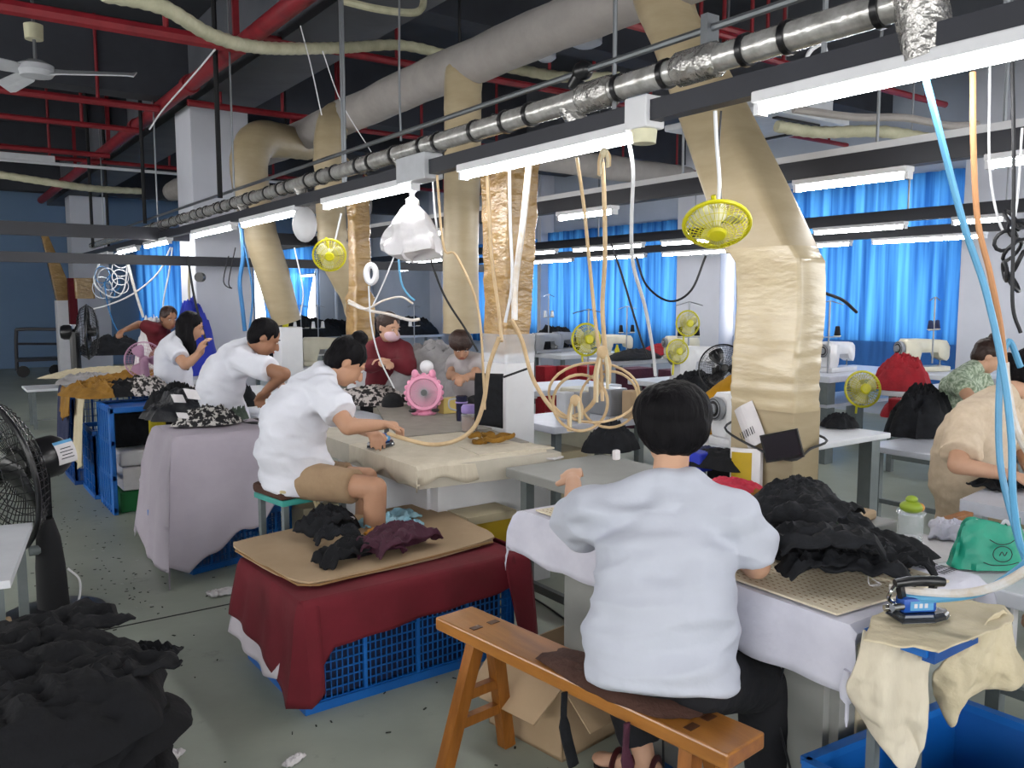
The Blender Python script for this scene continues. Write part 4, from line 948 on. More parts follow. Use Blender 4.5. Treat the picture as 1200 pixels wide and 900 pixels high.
a = Vector((1.865, 1.17, .58)); b = MB().lathe([(.012, .09), (.016, .07), (.022, .045), (.018, .015), (.005, .0), (.005, -.04), (.002, -.06)], a, (0, 0, 1), 12)
tag(b.build('sheet_knot', 'cloth_white', smooth=True), 'knotted corner of the white sheet with a hanging tail', 'cloth')
for y, x, lab in ((1.45, 2.0, 'right'), (1.98, 2.0, 'left')): cable('power_cable', [(x, y, .6), (x - .01, y + .02, .4), (x + .005, y - .03, .2), (x - .01, y - .06, .01)], .004, 'cable_black', '%s black lead down the grey panel of the front ironing table' % lab)
# right hand side tables
table(2.585, 3.35, .45, 1.52, .74, 'white table with the green bag, lower right', th=.05, m='table_white')
q1 = gz(1125, 585, .78); q2 = gz(1152, 573, .78); q3 = gz(1200, 600, .78)
t = thing('work_table', (q1.x + .3, q1.y - .4, 0), 'white table corner in front of the woman in cream', 'table')
e = (q3 - q1).normalized(); f_ = (q2 - q1).normalized(); k = [q1, q1 + f_ * .65, q1 + f_ * .65 + e * 1.1, q1 + e * 1.1]
MB().quadprism(k, .73, .78).build('tabletop', 'table_pale', t)
for c in (q1 + e * .06 + f_ * .06, q1 + f_ * .55 + e * .06, q1 + e * 1.0 + f_ * .06): MB().box(c.x - .025, c.x + .025, c.y - .025, c.y + .025, 0, .73).build('leg', 'white_paint', t)
# row B tables
tB1 = table(3.72, 5.03, 2.93, 3.55, .75, 'white sewing table behind the bent beige duct', th=.035, group=GT, legw=.09, inset=.09)
put_machine(3.99, 3.2, .75, PI * .95, 'white sewing machine close behind the head of the front woman')
tag(MB().box(4.0, 4.5, 2.2, 2.7, .0, .02).build('pedal_board', 'table_leg'), 'grey foot board under the sewing table behind the duct', 'board')
low = gz(1010, 519, .6)
t = thing('low_bench', (5.6, 3.2, 0), 'low grey steel bench carrying the big black fabric heap', 'bench')
MB().box(5.28, 7.1, 2.6, 3.28, .56, .6, bev=.006).build('seat', 'table_pale', t)
for x in (5.36, 6.2, 7.0):
    for y in (2.68, 3.2): MB().box(x - .02, x + .02, y - .02, y + .02, 0, .56).build('leg', 'table_leg', t)
    MB().box(x - .012, x + .012, 2.7, 3.18, .2, .23).build('stretcher', 'table_leg', t)
# row B further back (left of the front woman's head)
a = gz(606, 460, .8); b_ = gz(745, 456, .8)
table(4.3, 5.5, 5.95, 6.6, .78, 'white sewing table beyond the hose coil, with a blue sheen', th=.05, m='table_pale', group=GT)
table(3.42, 4.35, 4.35, 4.95, .75, 'narrow grey side table below the hose coil', th=.05, m='table_pale', legw=.05)
tag(MB().box(3.55, 3.8, 4.45, 4.75, .0, .55, bev=.01).build('drawer_box', 'box_beige'), 'cream drawer box under the narrow grey side table', 'box')
tag(MB().box(4.45, 4.7, 5.2, 5.6, .0, .85, bev=.02).build('control_box', 'machine_cream'), 'cream motor cabinet behind the hose coil', 'cabinet')
tag(MB().box(4.05, 4.22, 4.5, 4.75, .75, .95, bev=.01).build('control_box', 'machine_grey'), 'grey upright machine box on the narrow side table', 'box')
tag(MB().box(4.15, 4.3, 4.38, 4.48, .75, .93, bev=.01).build('picture_box', 'cardboard'), 'brown framed box on the narrow side table', 'box')
for i, (px, py, f, w, h, mm, lab) in enumerate(((652, 448, 5.6, .0, 0, '', ''),)): pass
# row C and D tables
table(7.05, 8.6, 4.75, 5.5, .86, 'white sewing table right of the bent duct with a clip fan', th=.06, m='table_pale', group=GT, legw=.13, inset=.12, shelf=.55)
put_machine(7.66, 5.08, .86, PI * 1.02, 'white sewing machine at the right edge of the bent duct', s=1.0)
table(7.6, 8.9, 9.5, 10.3, .78, 'white sewing table in the distance left of the hose coil', th=.06, group=GT)
table(7.5, 8.9, 8.2, 8.95, .78, 'white sewing table in the distance with machine and red cloth', th=.06, group=GT)
table(7.25, 8.6, 3.72, 4.35, .76, 'white table holding the red heap right of the clip fan', th=.05, group=GT, shelf=.5)
table(8.7, 9.9, 16.7, 17.5, .78, 'farthest white table before the grey wall', th=.05, group=GT)
t = thing('stool', (5.09, 4.66, 0), 'plain steel stool carrying the black jacket', 'stool')
MB().box(4.9, 5.28, 4.5, 4.84, .745, .775).build('seat', 'table_leg', t)
for x in (4.94, 5.24):
    for y in (4.54, 4.8): MB().box(x - .012, x + .012, y - .012, y + .012, 0, .745).build('leg', 'table_leg', t)
table(8.9, 10.2, 4.4, 5.0, .78, 'white sewing table by the window wall under the red cloth heap', th=.05, group=GT)
table(5.9, 6.9, 5.6, 6.3, .78, 'white sewing table behind the head of the front woman', th=.05, group=GT)
table(6.0, 7.2, 12.2, 12.9, .78, 'far white sewing table between the duct drops', th=.05, group=GT)
table(4.0, 5.2, 12.2, 13.0, .78, 'far white sewing table by the gathered curtain', th=.05, group=GT)
table(3.5, 4.6, 9.3, 10.0, .8, 'white table right of the near column holding machines', th=.05, group=GT)
table(2.6, 3.7, 11.8, 12.6, .8, 'white table behind the long haired woman', th=.05, group=GT)
table(1.9, 2.6, 8.8, 9.9, .78, 'cluttered white table behind the lilac fan', th=.05, group=GT)
def at_px(px, py, x): 
    p = gx(px, py, x); return p
for (px, pyb, x, z, rz, s, body, lab) in (
    (722, 420, 8.2, .78, PI * .9, 1.0, 'machine_cream', 'cream sewing machine in the distance by the red cushion'),
    (660, 415, 8.2, .78, PI * 1.1, 1.0, 'machine_grey', 'dark sewing machine in the distance left of the yellow fan'),
    (820, 420, 6.3, .78, PI * .95, 1.15, 'machine_white', 'white sewing machine left of the mesh fan'),
    (800, 395, 8.6, .78, PI * .9, 1.0, 'machine_cream', 'cream sewing machine under the white wall pier'),
    (1085, 438, 9.3, .78, PI * .88, 1.2, 'machine_cream', 'cream sewing machine over the red cloth heap'),
    (1080, 415, 10, .78, PI, 1.0, 'machine_white', 'white sewing machine'),
    (380, 412, 4.0, .8, PI * .9, 1.1, 'machine_cream', 'cream sewing machine right of the near column'),
    (640, 395, 7.75, .78, PI, 1.0, 'machine_grey', 'grey sewing machine farthest left at the curtain wall')):
    if lab == 'white sewing machine': continue
    y = ypx(px, x); put_machine(x, y, z, rz, lab, body, s)
for px, x, z, cones, lab in ((690, 5.28, .78, ('fabric_black', 'machine_white'), 'thread stand above the hose coil'), (735, 7.8, .78, ('fabric_black', 'fabric_black'), 'thread stand beside the cream machine by the red cushion'), (643, 8.0, .95, ('machine_white', 'machine_white'), 'thread stand left of the hose coil before the curtain'),
    (808, 6.4, .85, ('fabric_black', 'fabric_black'), 'thread stand by the white wall pier'), (973, 7.4, .86, ('fabric_dark_red', 'fabric_black'), 'thread stand with a dark red cone right of the bent duct'), (1096, 9.0, .9, ('fabric_navy', 'fabric_navy'), 'thread stand with a navy cone before the right curtain'),
    (485, 6.8, .78, ('machine_white', 'fabric_black'), 'thread stand behind the two back workers'), (352, 4.87, .78, ('machine_white', 'fabric_black'), 'thread stand before the gathered curtain'), (372, 5.1, .78, ('machine_white', 'machine_white'), 'thread stand right of the elbowed duct')):
    y = ypx(px, x); thread_stand(x, y, z, .4 * math.sin(px), lab, cones)

# ---------------------------------------------------------------- blue crates
def crate(cx, cy, w, d, h, rz, lab, group='blue plastic crates', m='crate_blue', z0=0, nx=16, nz=7, floor_=True, openface=None, lattice=('n', 's', 'w', 'e'), cat='crate', bars=4):
    t = thing('plastic_crate', (cx, cy, z0), lab, cat, group)
    T = Matrix.Translation((cx, cy, z0)) @ Matrix.Rotation(rz, 4, 'Z'); r = .03
    MB().box(-w / 2, w / 2, -d / 2, d / 2, 0, .02, T).build('base', m, t)
    for sx in (-1, 1):
        for sy in (-1, 1): MB().box(min(sx * w / 2, sx * (w / 2 - r)), max(sx * w / 2, sx * (w / 2 - r)), min(sy * d / 2, sy * (d / 2 - r)), max(sy * d / 2, sy * (d / 2 - r)), 0, h, T).build('corner_post', m, t)
    for z, nm in ((0, 'base_rim'), (h - .035, 'top_rim')):
        g = MB()
        for sy in (-1, 1): g.box(-w / 2 - .016, w / 2 + .016, sy * (d / 2 + .004) - .012, sy * (d / 2 + .004) + .012, z, z + .035, T)
        for sx in (-1, 1): g.box(sx * (w / 2 + .004) - .012, sx * (w / 2 + .004) + .012, -d / 2, d / 2, z, z + .035, T)
        g.build(nm, m, t)
    for side in lattice:
        L = w if side in 'ns' else d; g = MB(); n1 = max(4, int(nx * L / w)) if side in 'we' else nx; o = {'n': d / 2, 's': -d / 2, 'e': w / 2, 'w': -w / 2}[side]
        def B(a0, a1, z0_, z1_, th=.004):
            if side in 'ns': g.box(a0, a1, o - th, o + th, z0_, z1_, T)
            else: g.box(o - th, o + th, a0, a1, z0_, z1_, T)
        for i in range(n1 + 1): a = -L / 2 + L * i / n1; k = (i % bars == 0); B(a - (.008 if k else .0018), a + (.008 if k else .0018), 0, h, .008 if k else .004)
        for j in range(nz + 1): z = h * j / nz; B(-L / 2, L / 2, z - .0022, z + .0022)
        g.build('lattice_side', m, t)
    return t
# the crate under the cardboard
cc = gz(361, 836, 0); cr_ = gz(537, 782, 0); rzc = math.atan2(cr_.y - cc.y, cr_.x - cc.x)
ux = Vector((math.cos(rzc), math.sin(rzc), 0)); uy = Vector((-ux.y, ux.x, 0))
C = cc + ux * .49 + uy * .31
crate(C.x, C.y, .98, .62, .44, rzc, 'blue lattice crate under the cardboard and maroon cloth', nx=40, nz=12, bars=10)
tag(MB().box(-.44, .44, -.28, .28, .03, .38, Matrix.Translation((C.x, C.y, 0)) @ Matrix.Rotation(rzc, 4, 'Z')).build('folded_fabric', 'fabric_navy'), 'dark folded fabric filling the lattice crate under the cardboard', 'fabric')
T = Matrix.Translation((C.x, C.y, 0)) @ Matrix.Rotation(rzc, 4, 'Z')
def off(x, y, z=0): return T @ Vector((x, y, z))
# maroon cloth: hangs over the left end and the long near side, uneven hem
def cloth_curtain(pts, ztop, hem, m, name, lab, seed=0, amp=.015, flare=.04, res=.02, parent=None, hemm=None):
    """strip of cloth falling from a polyline edge; hem(s) gives its lower edge height at path fraction s"""
    P = [Vector(p) for p in pts]; L = [0]
    for a, b in zip(P, P[1:]): L.append(L[-1] + (b - a).length)
    n = int(L[-1] / res); rows = []
    cen = sum(P, Vector()) / len(P)
    for j in range(13):
        v = j / 12; row = []
        for i in range(n + 1):
            s = L[-1] * i / n; k = 0
            while k < len(P) - 2 and s > L[k + 1]: k += 1
            f = (s - L[k]) / max(L[k + 1] - L[k], 1e-6); p = P[k].lerp(P[k + 1], f); e = (P[k + 1] - P[k]).normalized(); nn = Vector((e.y, -e.x, 0))
            h = ztop - hem(s / L[-1]); w = (math.sin(s * 2 * PI / .23 + seed) * .5 + noise.noise(Vector((s * 5, seed, v)))) * amp * v
            row.append(Vector((p.x, p.y, ztop - h * v)) + nn * (w + flare * v + .012 * min(1, v * 8)))
        rows.append(row)
    o = MB().grid(rows).build(name, m, parent, smooth=True, thick=.004)
    return o if parent is not None else tag(o, lab, 'cloth')
def pw(tab):
    def f(s):
        for (a, x), (b, y) in zip(tab, tab[1:]):
            if s <= b: return x + (y - x) * (s - a) / max(b - a, 1e-6)
        return tab[-1][1]
    return f
hw, hd = .52, .335
t = thing('maroon_cloth', off(0, 0, 0), 'maroon cloth hanging over the lattice crate below the cardboard', 'cloth')
MB().box(-hw, hw, -hd, hd, .452, .462, T).build('cover', 'cloth_maroon', t)
cloth_curtain([off(-hw, hd), off(-hw, 0), off(-hw, -hd), off(-hw + .07, -hd)], .462, pw([(0, .22), (.3, .2), (.6, .16), (.82, .07), (.9, .05), (1, .10)]), 'cloth_maroon', 'end_flap', '', 2, parent=t, amp=.02)
cloth_curtain([off(-hw + .02, -hd), off(-hw + .13, -hd), off(hw - .04, -hd)], .462, pw([(0, .1), (.06, .2), (.1, .26), (.5, .29), (.9, .31), (1, .33)]), 'cloth_maroon', 'long_flap', '', 4, parent=t, amp=.01, flare=.02)
cloth_curtain([off(hw - .1, -hd), off(hw + .05, -hd), off(hw + .03, hd)], .462, pw([(0, .3), (.06, .08), (.2, .05), (.6, .2), (1, .25)]), 'cloth_maroon', 'far_flap', '', 6, parent=t, amp=.015, flare=.06)
cloth_curtain([off(-hw - .005, hd), off(-hw - .005, 0), off(-hw - .005, -hd * .6)], .32, pw([(0, .14), (.4, .12), (.8, .10), (1, .12)]), 'cloth_hem', 'white_lining', '', 2, parent=t, amp=.02)
cb = [gz(357, 684, .5), gz(587, 628, .5), gz(497, 585, .5), gz(264, 634, .5)]
for i, z in enumerate((.475, .488)):
    rows = []
    for v in range(13):
        row = []
        for u in range(17):
            a, b_ = u / 16, v / 12; p = cb[0].lerp(cb[1], a).lerp(cb[3].lerp(cb[2], a), b_)
            m_ = (cb[0] + cb[2]) / 2; q_ = max(0, min(a, 1 - a, .12) / .12); w_ = max(0, min(b_, 1 - b_, .12) / .12); kk = 1 - .055 * ((1 - q_) * (1 - w_)) + (.012 * noise.noise(p * 9 + Vector((i, 0, 0)))) - .01 * (1 - i)
            p = m_ + (p - m_) * kk; p.z = z + .008 * noise.noise(Vector((p.x * 2.5, p.y * 2.5, 1))); row.append(p)
        rows.append(row)
    tag(MB().grid(rows).build('cardboard_sheet', 'cardboard', thick=.008), ['lower corrugated cardboard sheet under the clothes', 'upper corrugated cardboard sheet carrying the plum clothes'][i], 'cardboard', 'cardboard sheets on the crate')
rim = [cb[3].lerp(cb[0], t_) for t_ in (.15, .5, .93)] + [cb[0].lerp(cb[1], t_) for t_ in (.06, .3, .6, .95)]
rim = [Vector((p.x, p.y, .481)) for p in rim]
tag(MB().tube(rim, .005, 5).build('cardboard_flute', 'cardboard_cut'), 'ragged brown edge strip between the two cardboard sheets', 'cardboard')

# grey cloth covered crate
rzg = math.radians(-2); ga = Vector((1.17, 5.06, 0)); gu = Vector((math.cos(rzg), math.sin(rzg), 0)); gv = Vector((-gu.y, gu.x, 0))
gw, gd = .62, .54
GC = ga + gu * gw / 2 + gv * gd / 2
rl = math.radians(14); lc = Vector((1.24, 4.97, 0)) + Vector((math.cos(rl), math.sin(rl), 0)) * .36 + Vector((-math.sin(rl), math.cos(rl), 0)) * .25
crate(lc.x, lc.y, .72, .50, .30, rl, 'blue crate at the foot of the grey cloth', nx=26, nz=8)
crate(GC.x, GC.y, gw - .04, gd - .06, .46, rzg, 'upper blue crate hidden under the grey cloth', z0=.315, nx=12, nz=6)
o = draped('grey_cloth', GC.x - gw / 2, GC.x + gw / 2, GC.y - gd / 2, GC.y + gd / 2, .80, (.78, .35, .74, .3), 'cloth_grey', 'mauve grey cloth draped to the floor over stacked crates', seed=1, rz=rzg, piv=(GC.x, GC.y), wave=.03, flare=.26, ruf=.10, tilt=.55, res=.025, flx=.35)
# stack of blue crates further left, open towards the camera
B0 = gz(137, 604, 0)
t = thing('plastic_crate', (B0.x, B0.y, 0), 'tall bright blue crate with its open side to the camera', 'crate', 'blue plastic crates')
x0, x1, y0, y1, h = B0.x - .02, B0.x + .62, B0.y, B0.y + .55, .80
MB().box(x0 + .035, x1, y1 - .02, y1, 0, h).build('back_panel', 'crate_deep', t)
for x in (x0, x1 - .03): MB().box(x, x + .035, y0, y0 + .05, 0, h, bev=.006).build('front_post', 'crate_blue', t)
MB().box(x0, x1, y0, y0 + .05, h - .04, h, bev=.006).build('top_rail', 'crate_blue', t)
MB().box(x0 + .04, x1, y0 + .02, y1 - .02, h - .03, h - .01).build('top_panel', 'crate_deep', t)
for k in range(7): y = y0 + .05 + k * .075; MB().box(x0, x0 + .03, y, y + .03, 0, h).build('side_slat', 'crate_blue', t)
for z in (.02, .26, .52, .76): MB().box(x0 + .004, x0 + .026, y0, y1, z, z + .035).build('cross_slat', 'crate_blue', t)
OX, OY, OZ = x0, y0, y1
tag(MB().box(x0 + .06, x0 + .3, y0 + .05, y0 + .4, 0, .16, bev=.008).build('green_box', 'box_green'), 'green box at the bottom of the open blue crate', 'box')
tag(MB().box(x0 + .08, x0 + .34, y0 + .04, y0 + .4, .165, .34, bev=.01).build('paper_pack', 'paper'), 'white pack on the green box', 'box')
tag(MB().box(x0 + .06, x0 + .36, y0 + .06, y0 + .4, .345, .46, bev=.02).build('plastic_bag', 'bag_film'), 'clear wrapped bundle on the white pack in the blue crate', 'bag')
tag(MB().box(x0 + .05, x0 + .55, y0 + .2, y0 + .5, .47, .75, bev=.03).build('folded_fabric', 'fabric_black'), 'dark bundle in the top of the open blue crate', 'fabric')
for k, (yy, h2, mm, lab) in enumerate(((B0.y + .62, .55, 'crate_blue', 'short blue crate behind the open one'), (B0.y + 1.3, .78, 'crate_deep', 'dark blue crate under the mustard garments'))):
    crate(B0.x + .27 - .05 * k, yy + .3, .6, .55, h2, 0, lab, m=mm, nx=12, nz=6, bars=3)
wt = gz(76, 452, .5); 
table(wt.x - .45, wt.x + .3, wt.y - .3, wt.y + .3, .5, 'small white stool table left of the crates', th=.03, m='table_white', legw=.04, feet=False)
# trolley far left
c = gz(48, 436, 0); t = thing('trolley', c, 'dark steel trolley by the far blue wall', 'trolley')
a = gz(20, 437, 0); dd = 17.0
P = [gf(20, 434, dd), gf(19, 392, dd), gf(25, 386, dd), gf(70, 386, dd)]
MB().tube(smooth_pts(P, 5), .035, 8).build('handle', 'rail', t, smooth=True)
MB().tube([gf(20, 403, dd), gf(72, 403, dd)], .025, 8).build('handle_bar', 'rail', t, smooth=True)
b0 = gf(20, 424, dd); MB().box(b0.x, b0.x + .75, b0.y - .1, b0.y + .4, b0.z, b0.z + .06).build('deck', 'rail', t)
for dx in (.1, .68): MB().cone((b0.x + dx, b0.y, .12), (b0.x + dx, b0.y + .05, .12), .12, n=14).build('wheel', 'black_plastic', t)
# garment heaps -------------------------------------------------
def heap(cx, cy, z, rx, ry, h, m, lab, seed=0, cat='clothes', group=None, name='garment', rz=0, res=44, rough=1.0, skirt=.0, thick=0, rings=22, pw_=2.4, edn=1.0):
    rows = []
    for j in range(rings + 1):
        v = j / rings; row = []
        for i in range(res + 1):
            q = 2 * PI * (i % res) / res
            ed = 1 + .24 * edn * noise.noise(Vector((math.cos(q) * 1.6 + seed, math.sin(q) * 1.6, seed * .7))) + .10 * edn * noise.noise(Vector((math.cos(q) * 5 + seed, math.sin(q) * 5, seed)))
            r = v * ed; x = r * math.cos(q); y = r * math.sin(q)
            p = Vector((x * 2.2 + seed * 3.1, y * 2.2, seed * 1.3))
            rid = 1 - abs(noise.noise(p * 1.1 + Vector((0, 0, 4)))) * 2.4; fold = (rid * .5 + .8 * noise.noise(p * 2.3) + .45 * (1 - abs(noise.noise(p * 3.7)) * 3)) * rough
            zz = h * (1 - v ** pw_) ** .75 * (1 + .20 * fold) + (.012 + .05 * h) * rough * (1 - v * v) * ((1 - abs(noise.noise(Vector((p.x * 2.6 + p.y, p.y * .9 - p.x * .4, 2))) * 2.6)) + .2 * noise.noise(p * 4))
            zz = max(zz, .006 * (1 - v) + .004)
            X = x * rx; Y = y * ry
            row.append(Vector((cx + X * math.cos(rz) - Y * math.sin(rz), cy + X * math.sin(rz) + Y * math.cos(rz), z + zz - (skirt * max(0, v - .85) / .15))))
        rows.append(row)
    rows.append([Vector((cx, cy, z + .0)) * 0 + p.lerp(Vector((cx, cy, p.z)), .05) * 1 + Vector((0, 0, -.003)) for p in rows[-1]])
    o = MB().grid(rows).build(name, m, smooth=True)
    return tag(o, lab, cat, group)
def flapcloth(c, w, h, rz, m, lab, seed=0, z=0, name='garment', cat='clothes', group=None, droop=0, amp=.02, parent=None):
    """a garment lying loosely: a crumpled thick sheet with ragged outline"""
    rows = []
    for j in range(17):
        row = []
        for i in range(25):
            u = i / 24 * 2 - 1; v = j / 16 * 2 - 1
            k = 1 + .18 * noise.noise(Vector((u * 1.5 + seed, v * 1.5, seed)))
            x = u * w / 2 * k; y = v * h / 2 * (1 + .22 * noise.noise(Vector((u * 1.7, v + seed, 7))))
            p = Vector((u * 2.2 + seed, v * 1.6, seed * 2))
            zz = amp * (1.6 - abs(noise.noise(p)) * 3 + .8 * noise.noise(p * 2.4)) * (1 - .5 * max(abs(u), abs(v)) ** 3)
            zz = max(zz, .004); e = max(0, abs(u) - .8) / .2
            row.append(Vector((c[0] + x * math.cos(rz) - y * math.sin(rz), c[1] + x * math.sin(rz) + y * math.cos(rz), z + zz - droop * e)))
        rows.append(row)
    o = MB().grid(rows).build(name, m, parent, smooth=True, thick=.008)
    return tag(o, lab, cat, group) if parent is None else o
# ---------------------------------------------------------------- people
def person(label, J, look, shirt='tee_white', bottom='trousers_black', skin='skin', hair='short', hairm='hair', vox=.007, s=1.0, sleeve=.62, legs=True, shorts=False, curl=(30, 45), hd=None, width=1.0, shoes=None, eyes=True, mask=None, belly=1.0, hem=.1, group=None, wr=.006, hs=1.0, loose=1.0):
    V = {k: Vector(v) for k, v in J.items()}
    root = Vector((V['pel'].x, V['pel'].y, 0)); t = thing('person', root, label, 'person', group)
    look = Vector(look).normalized()
    lf = (V['sL'] - V['sR']).normalized()
    hl = Vector((0, 0, 1)).cross(look); hl = hl.normalized() if hl.length > .05 else lf
    hu = look.cross(hl).normalized(); c = V['head']
    up = (V['chest'] - V['pel']).normalized(); fw = lf.cross(up).normalized(); up2 = fw.cross(lf).normalized()
    b = MB(); A = (fw, lf, up2)
    ew = width
    # head and neck
    k = s * hs; HA = (look, hl, hu)
    b.ball(c + hu * .03 * k - look * .012 * k, (.094 * k, .076 * k, .088 * k), 20, 14, HA)
    b.ball(c - hu * .03 * k + look * .022 * k, (.07 * k, .06 * k, .083 * k), 18, 12, HA)
    b.ball(c - hu * .08 * k + look * .045 * k, (.036 * k, .036 * k, .028 * k), 12, 8, HA)
    b.capsule(c + hu * .012 * k + look * .09 * k, c - hu * .022 * k + look * .108 * k, .009 * k, .014 * k, 10)
    for q in (-1, 1):
        b.ball(c + hl * q * .076 * k - hu * .005 * k - look * .012 * k, (.018 * k, .009 * k, .031 * k), 10, 8, HA)
        b.ball(c + hl * q * .03 * k + hu * .032 * k + look * .078 * k, (.012 * k, .024 * k, .008 * k), 8, 6, HA)
        b.ball(c + hl * q * .034 * k - hu * .03 * k + look * .062 * k, (.014 * k, .020 * k, .022 * k), 8, 6, HA)
    b.ball(c - hu * .052 * k + look * .088 * k, (.012 * k, .024 * k, .010 * k), 8, 6, HA)
    b.capsule(V['neck'].lerp(c, .22) + fw * .01, c - hu * .055 * k - look * .03 * k, .051 * s, .05 * s, 14); b.capsule(V['neck'] + fw * .014, V['neck'].lerp(c, .3) + fw * .01, .036 * s, .048 * s, 14)
    # trunk
    sp = [V['pel'], V['pel'].lerp(V['chest'], .33), V['pel'].lerp(V['chest'], .66), V['chest']]
    bend = V.get('back'); 
    if bend is not None: sp[1] += bend * .7; sp[2] += bend
    tr = [(.105, .155, .11), (.095 * belly, .135, .12), (.095, .14, .12), (.09, .14, .11)]
    for p, r in zip(sp, tr): b.ball(p, (r[0] * s, r[1] * s * ew, r[2] * s), 18, 12, A)
    b.capsule(V['chest'] + up2 * .04 * s, V['neck'] + fw * .012, .042 * s, .038 * s)
    for q in ('L', 'R'):
        S, E, Wr = V['s' + q], V['e' + q], V['w' + q]
        b.capsule(V['chest'] + up2 * .03 * s, S - up2 * .012, .05 * s, .045 * s); b.capsule(S - up2 * .01, E, .046 * s, .042 * s); b.capsule(E, Wr, .042 * s, .028 * s)
        # hand
        d = (Wr - E).normalized() if ('d' + q) not in V else V['d' + q].normalized()
        n = V['n' + q].normalized() if ('n' + q) in V else Vector((0, 0, -1))
        n = (n - d * n.dot(d)); n = n.normalized() if n.length > .1 else basis(d)[0]
        sd = d.cross(n).normalized(); th = sd if (q == 'L') else -sd
        b.capsule(Wr, Wr + d * .03 * s, .027 * s, .024 * s, 10)
        b.ball(Wr + d * .055 * s, (.046 * s, .041 * s, .018 * s), 12, 8, (d, sd, n))
        c1, c2 = math.radians(curl[0]), math.radians(curl[0] + curl[1])
        for i, L in enumerate((.078, .086, .080, .064)):
            o = th * ((.030 - .0195 * i) * s); base = Wr + d * .082 * s + o
            m_ = base + (d * math.cos(c1) + n * math.sin(c1) + th * (.12 - .09 * i)) * L * .5 * s; e_ = m_ + (d * math.cos(c2) + n * math.sin(c2)) * L * .5 * s
            b.capsule(base - d * .02 * s, m_, .0098 * s, .0092 * s, 8); b.capsule(m_, e_, .0092 * s, .0078 * s, 8)
        tb = Wr + d * .03 * s + th * .03 * s; tm = tb + (d * .7 + th * .65 + n * .35).normalized() * .04 * s; te = tm + (d * .85 + n * .5).normalized() * .032 * s
        b.capsule(tb, tm, .013 * s, .0115 * s, 8); b.capsule(tm, te, .0112 * s, .009 * s, 8)
    if legs:
        for q in ('L', 'R'):
            Hh, K, An = V['h' + q], V['k' + q], V['a' + q]
            b.capsule(Hh, K, .080 * s, .055 * s); b.capsule(K, An.lerp(K, .62), .056 * s, .055 * s); b.capsule(An.lerp(K, .62), An, .055 * s, .036 * s)
            ff = V.get('f' + q, Vector((fw.x, fw.y, 0))).normalized()
            b.capsule(An - ff * .03 + Vector((0, 0, -.03)), An + ff * .13 + Vector((0, 0, -.045)), .033 * s, .024 * s); b.ball(An + ff * .15 + Vector((0, 0, -.05)), (.045, .04, .02), 10, 8, (ff, Vector((-ff.y, ff.x, 0)), Vector((0, 0, 1))))
    remesh(b, 'body', skin, t, vox, 3, .5)
    # shirt
    g = MB(); o_ = .020 * loose
    SPN = [sp[0] - up2 * .11 * s, sp[0], sp[1], sp[2], sp[3], V['chest'] + up2 * .085 * s]
    RD = [(.142 * belly, .190), (.150 * belly, .192), (.148 * belly, .182), (.142, .180), (.130, .180), (.085, .135)]
    cs = smooth_pts(SPN, 5); rg = []
    for i, p in enumerate(cs):
        u = min(i / 5, 4.9999); k_ = int(u); f_ = u - k_; f_ = f_ * f_ * (3 - 2 * f_)
        rd = [(RD[k_][z] * (1 - f_) + RD[k_ + 1][z] * f_) * s * loose ** .5 for z in (0, 1)]
        tg = (cs[min(i + 1, len(cs) - 1)] - cs[max(i - 1, 0)]).normalized(); f2 = lf.cross(tg).normalized()
        rg.append([p + f2 * (rd[0] * math.copysign(abs(math.cos(a)) ** .85, math.cos(a))) + lf * (rd[1] * ew * math.copysign(abs(math.sin(a)) ** .85, math.sin(a))) for a in [2 * PI * z / 28 for z in range(28)]])
    g.loft(rg)
    g.capsule(V['chest'] + up2 * .05 * s, V['neck'] - (V['neck'] - V['chest']).normalized() * .008, .088 * s, .066 * s)
    for q in ('L', 'R'):
        S, E = V['s' + q], V['e' + q]; e2 = S.lerp(E, sleeve)
        g.capsule(V['chest'] + up2 * .055 * s, S, .080 * s, .068 * s); g.capsule(V['neck'], S, .055 * s, .064 * s); g.cone(S, e2, .070 * s, .074 * s * loose, 18); g.ball(S, .070 * s)
        g.capsule(V['chest'] - up2 * .02 * s + (S - V['chest']) * .45, S.lerp(E, .35), .085 * s, .062 * s)
        if sleeve > .9: g.capsule(E, E.lerp(V['w' + q], .8), .06 * s, .045 * s)
    sd_ = c.x * 3.3 + c.y
    def disp(co, nn):
        p = Vector((co.dot(lf) * 5 + co.dot(up2) * 3, co.dot(fw) * 6, co.dot(up2) * 12)) + Vector((sd_, 0, 0))
        f = noise.noise(p) * 1.0 + (1 - abs(noise.noise(p * .7 + Vector((0, 5, 0)))) * 3) * .7 + .5 * noise.noise(p * 2.3)
        return f * wr
    remesh(g, 'shirt', shirt, t, vox, 14, .7, disp)
    if legs:
        g = MB(); g.ball(V['pel'] - up2 * .05, (.128 * s, .175 * s * ew, .10 * s), 18, 12, A)
        for q in ('L', 'R'):
            Hh, K, An = V['h' + q], V['k' + q], V['a' + q]
            if shorts: g.capsule(Hh, Hh.lerp(K, .35), .096 * s, .09 * s); g.cone(Hh, Hh.lerp(K, .74), .096 * s, .086 * s, 18)
            else: g.capsule(Hh, K, .095 * s, .085 * s); g.cone(K, An.lerp(K, .12), .085 * s, .07 * s, 18); g.ball(K, .084 * s)
        remesh(g, 'shorts' if shorts else 'trousers', bottom, t, vox * 1.2, 5, .6, lambda co, nn: .006 * noise.noise(co * 11) + .003 * noise.noise(co * 25))
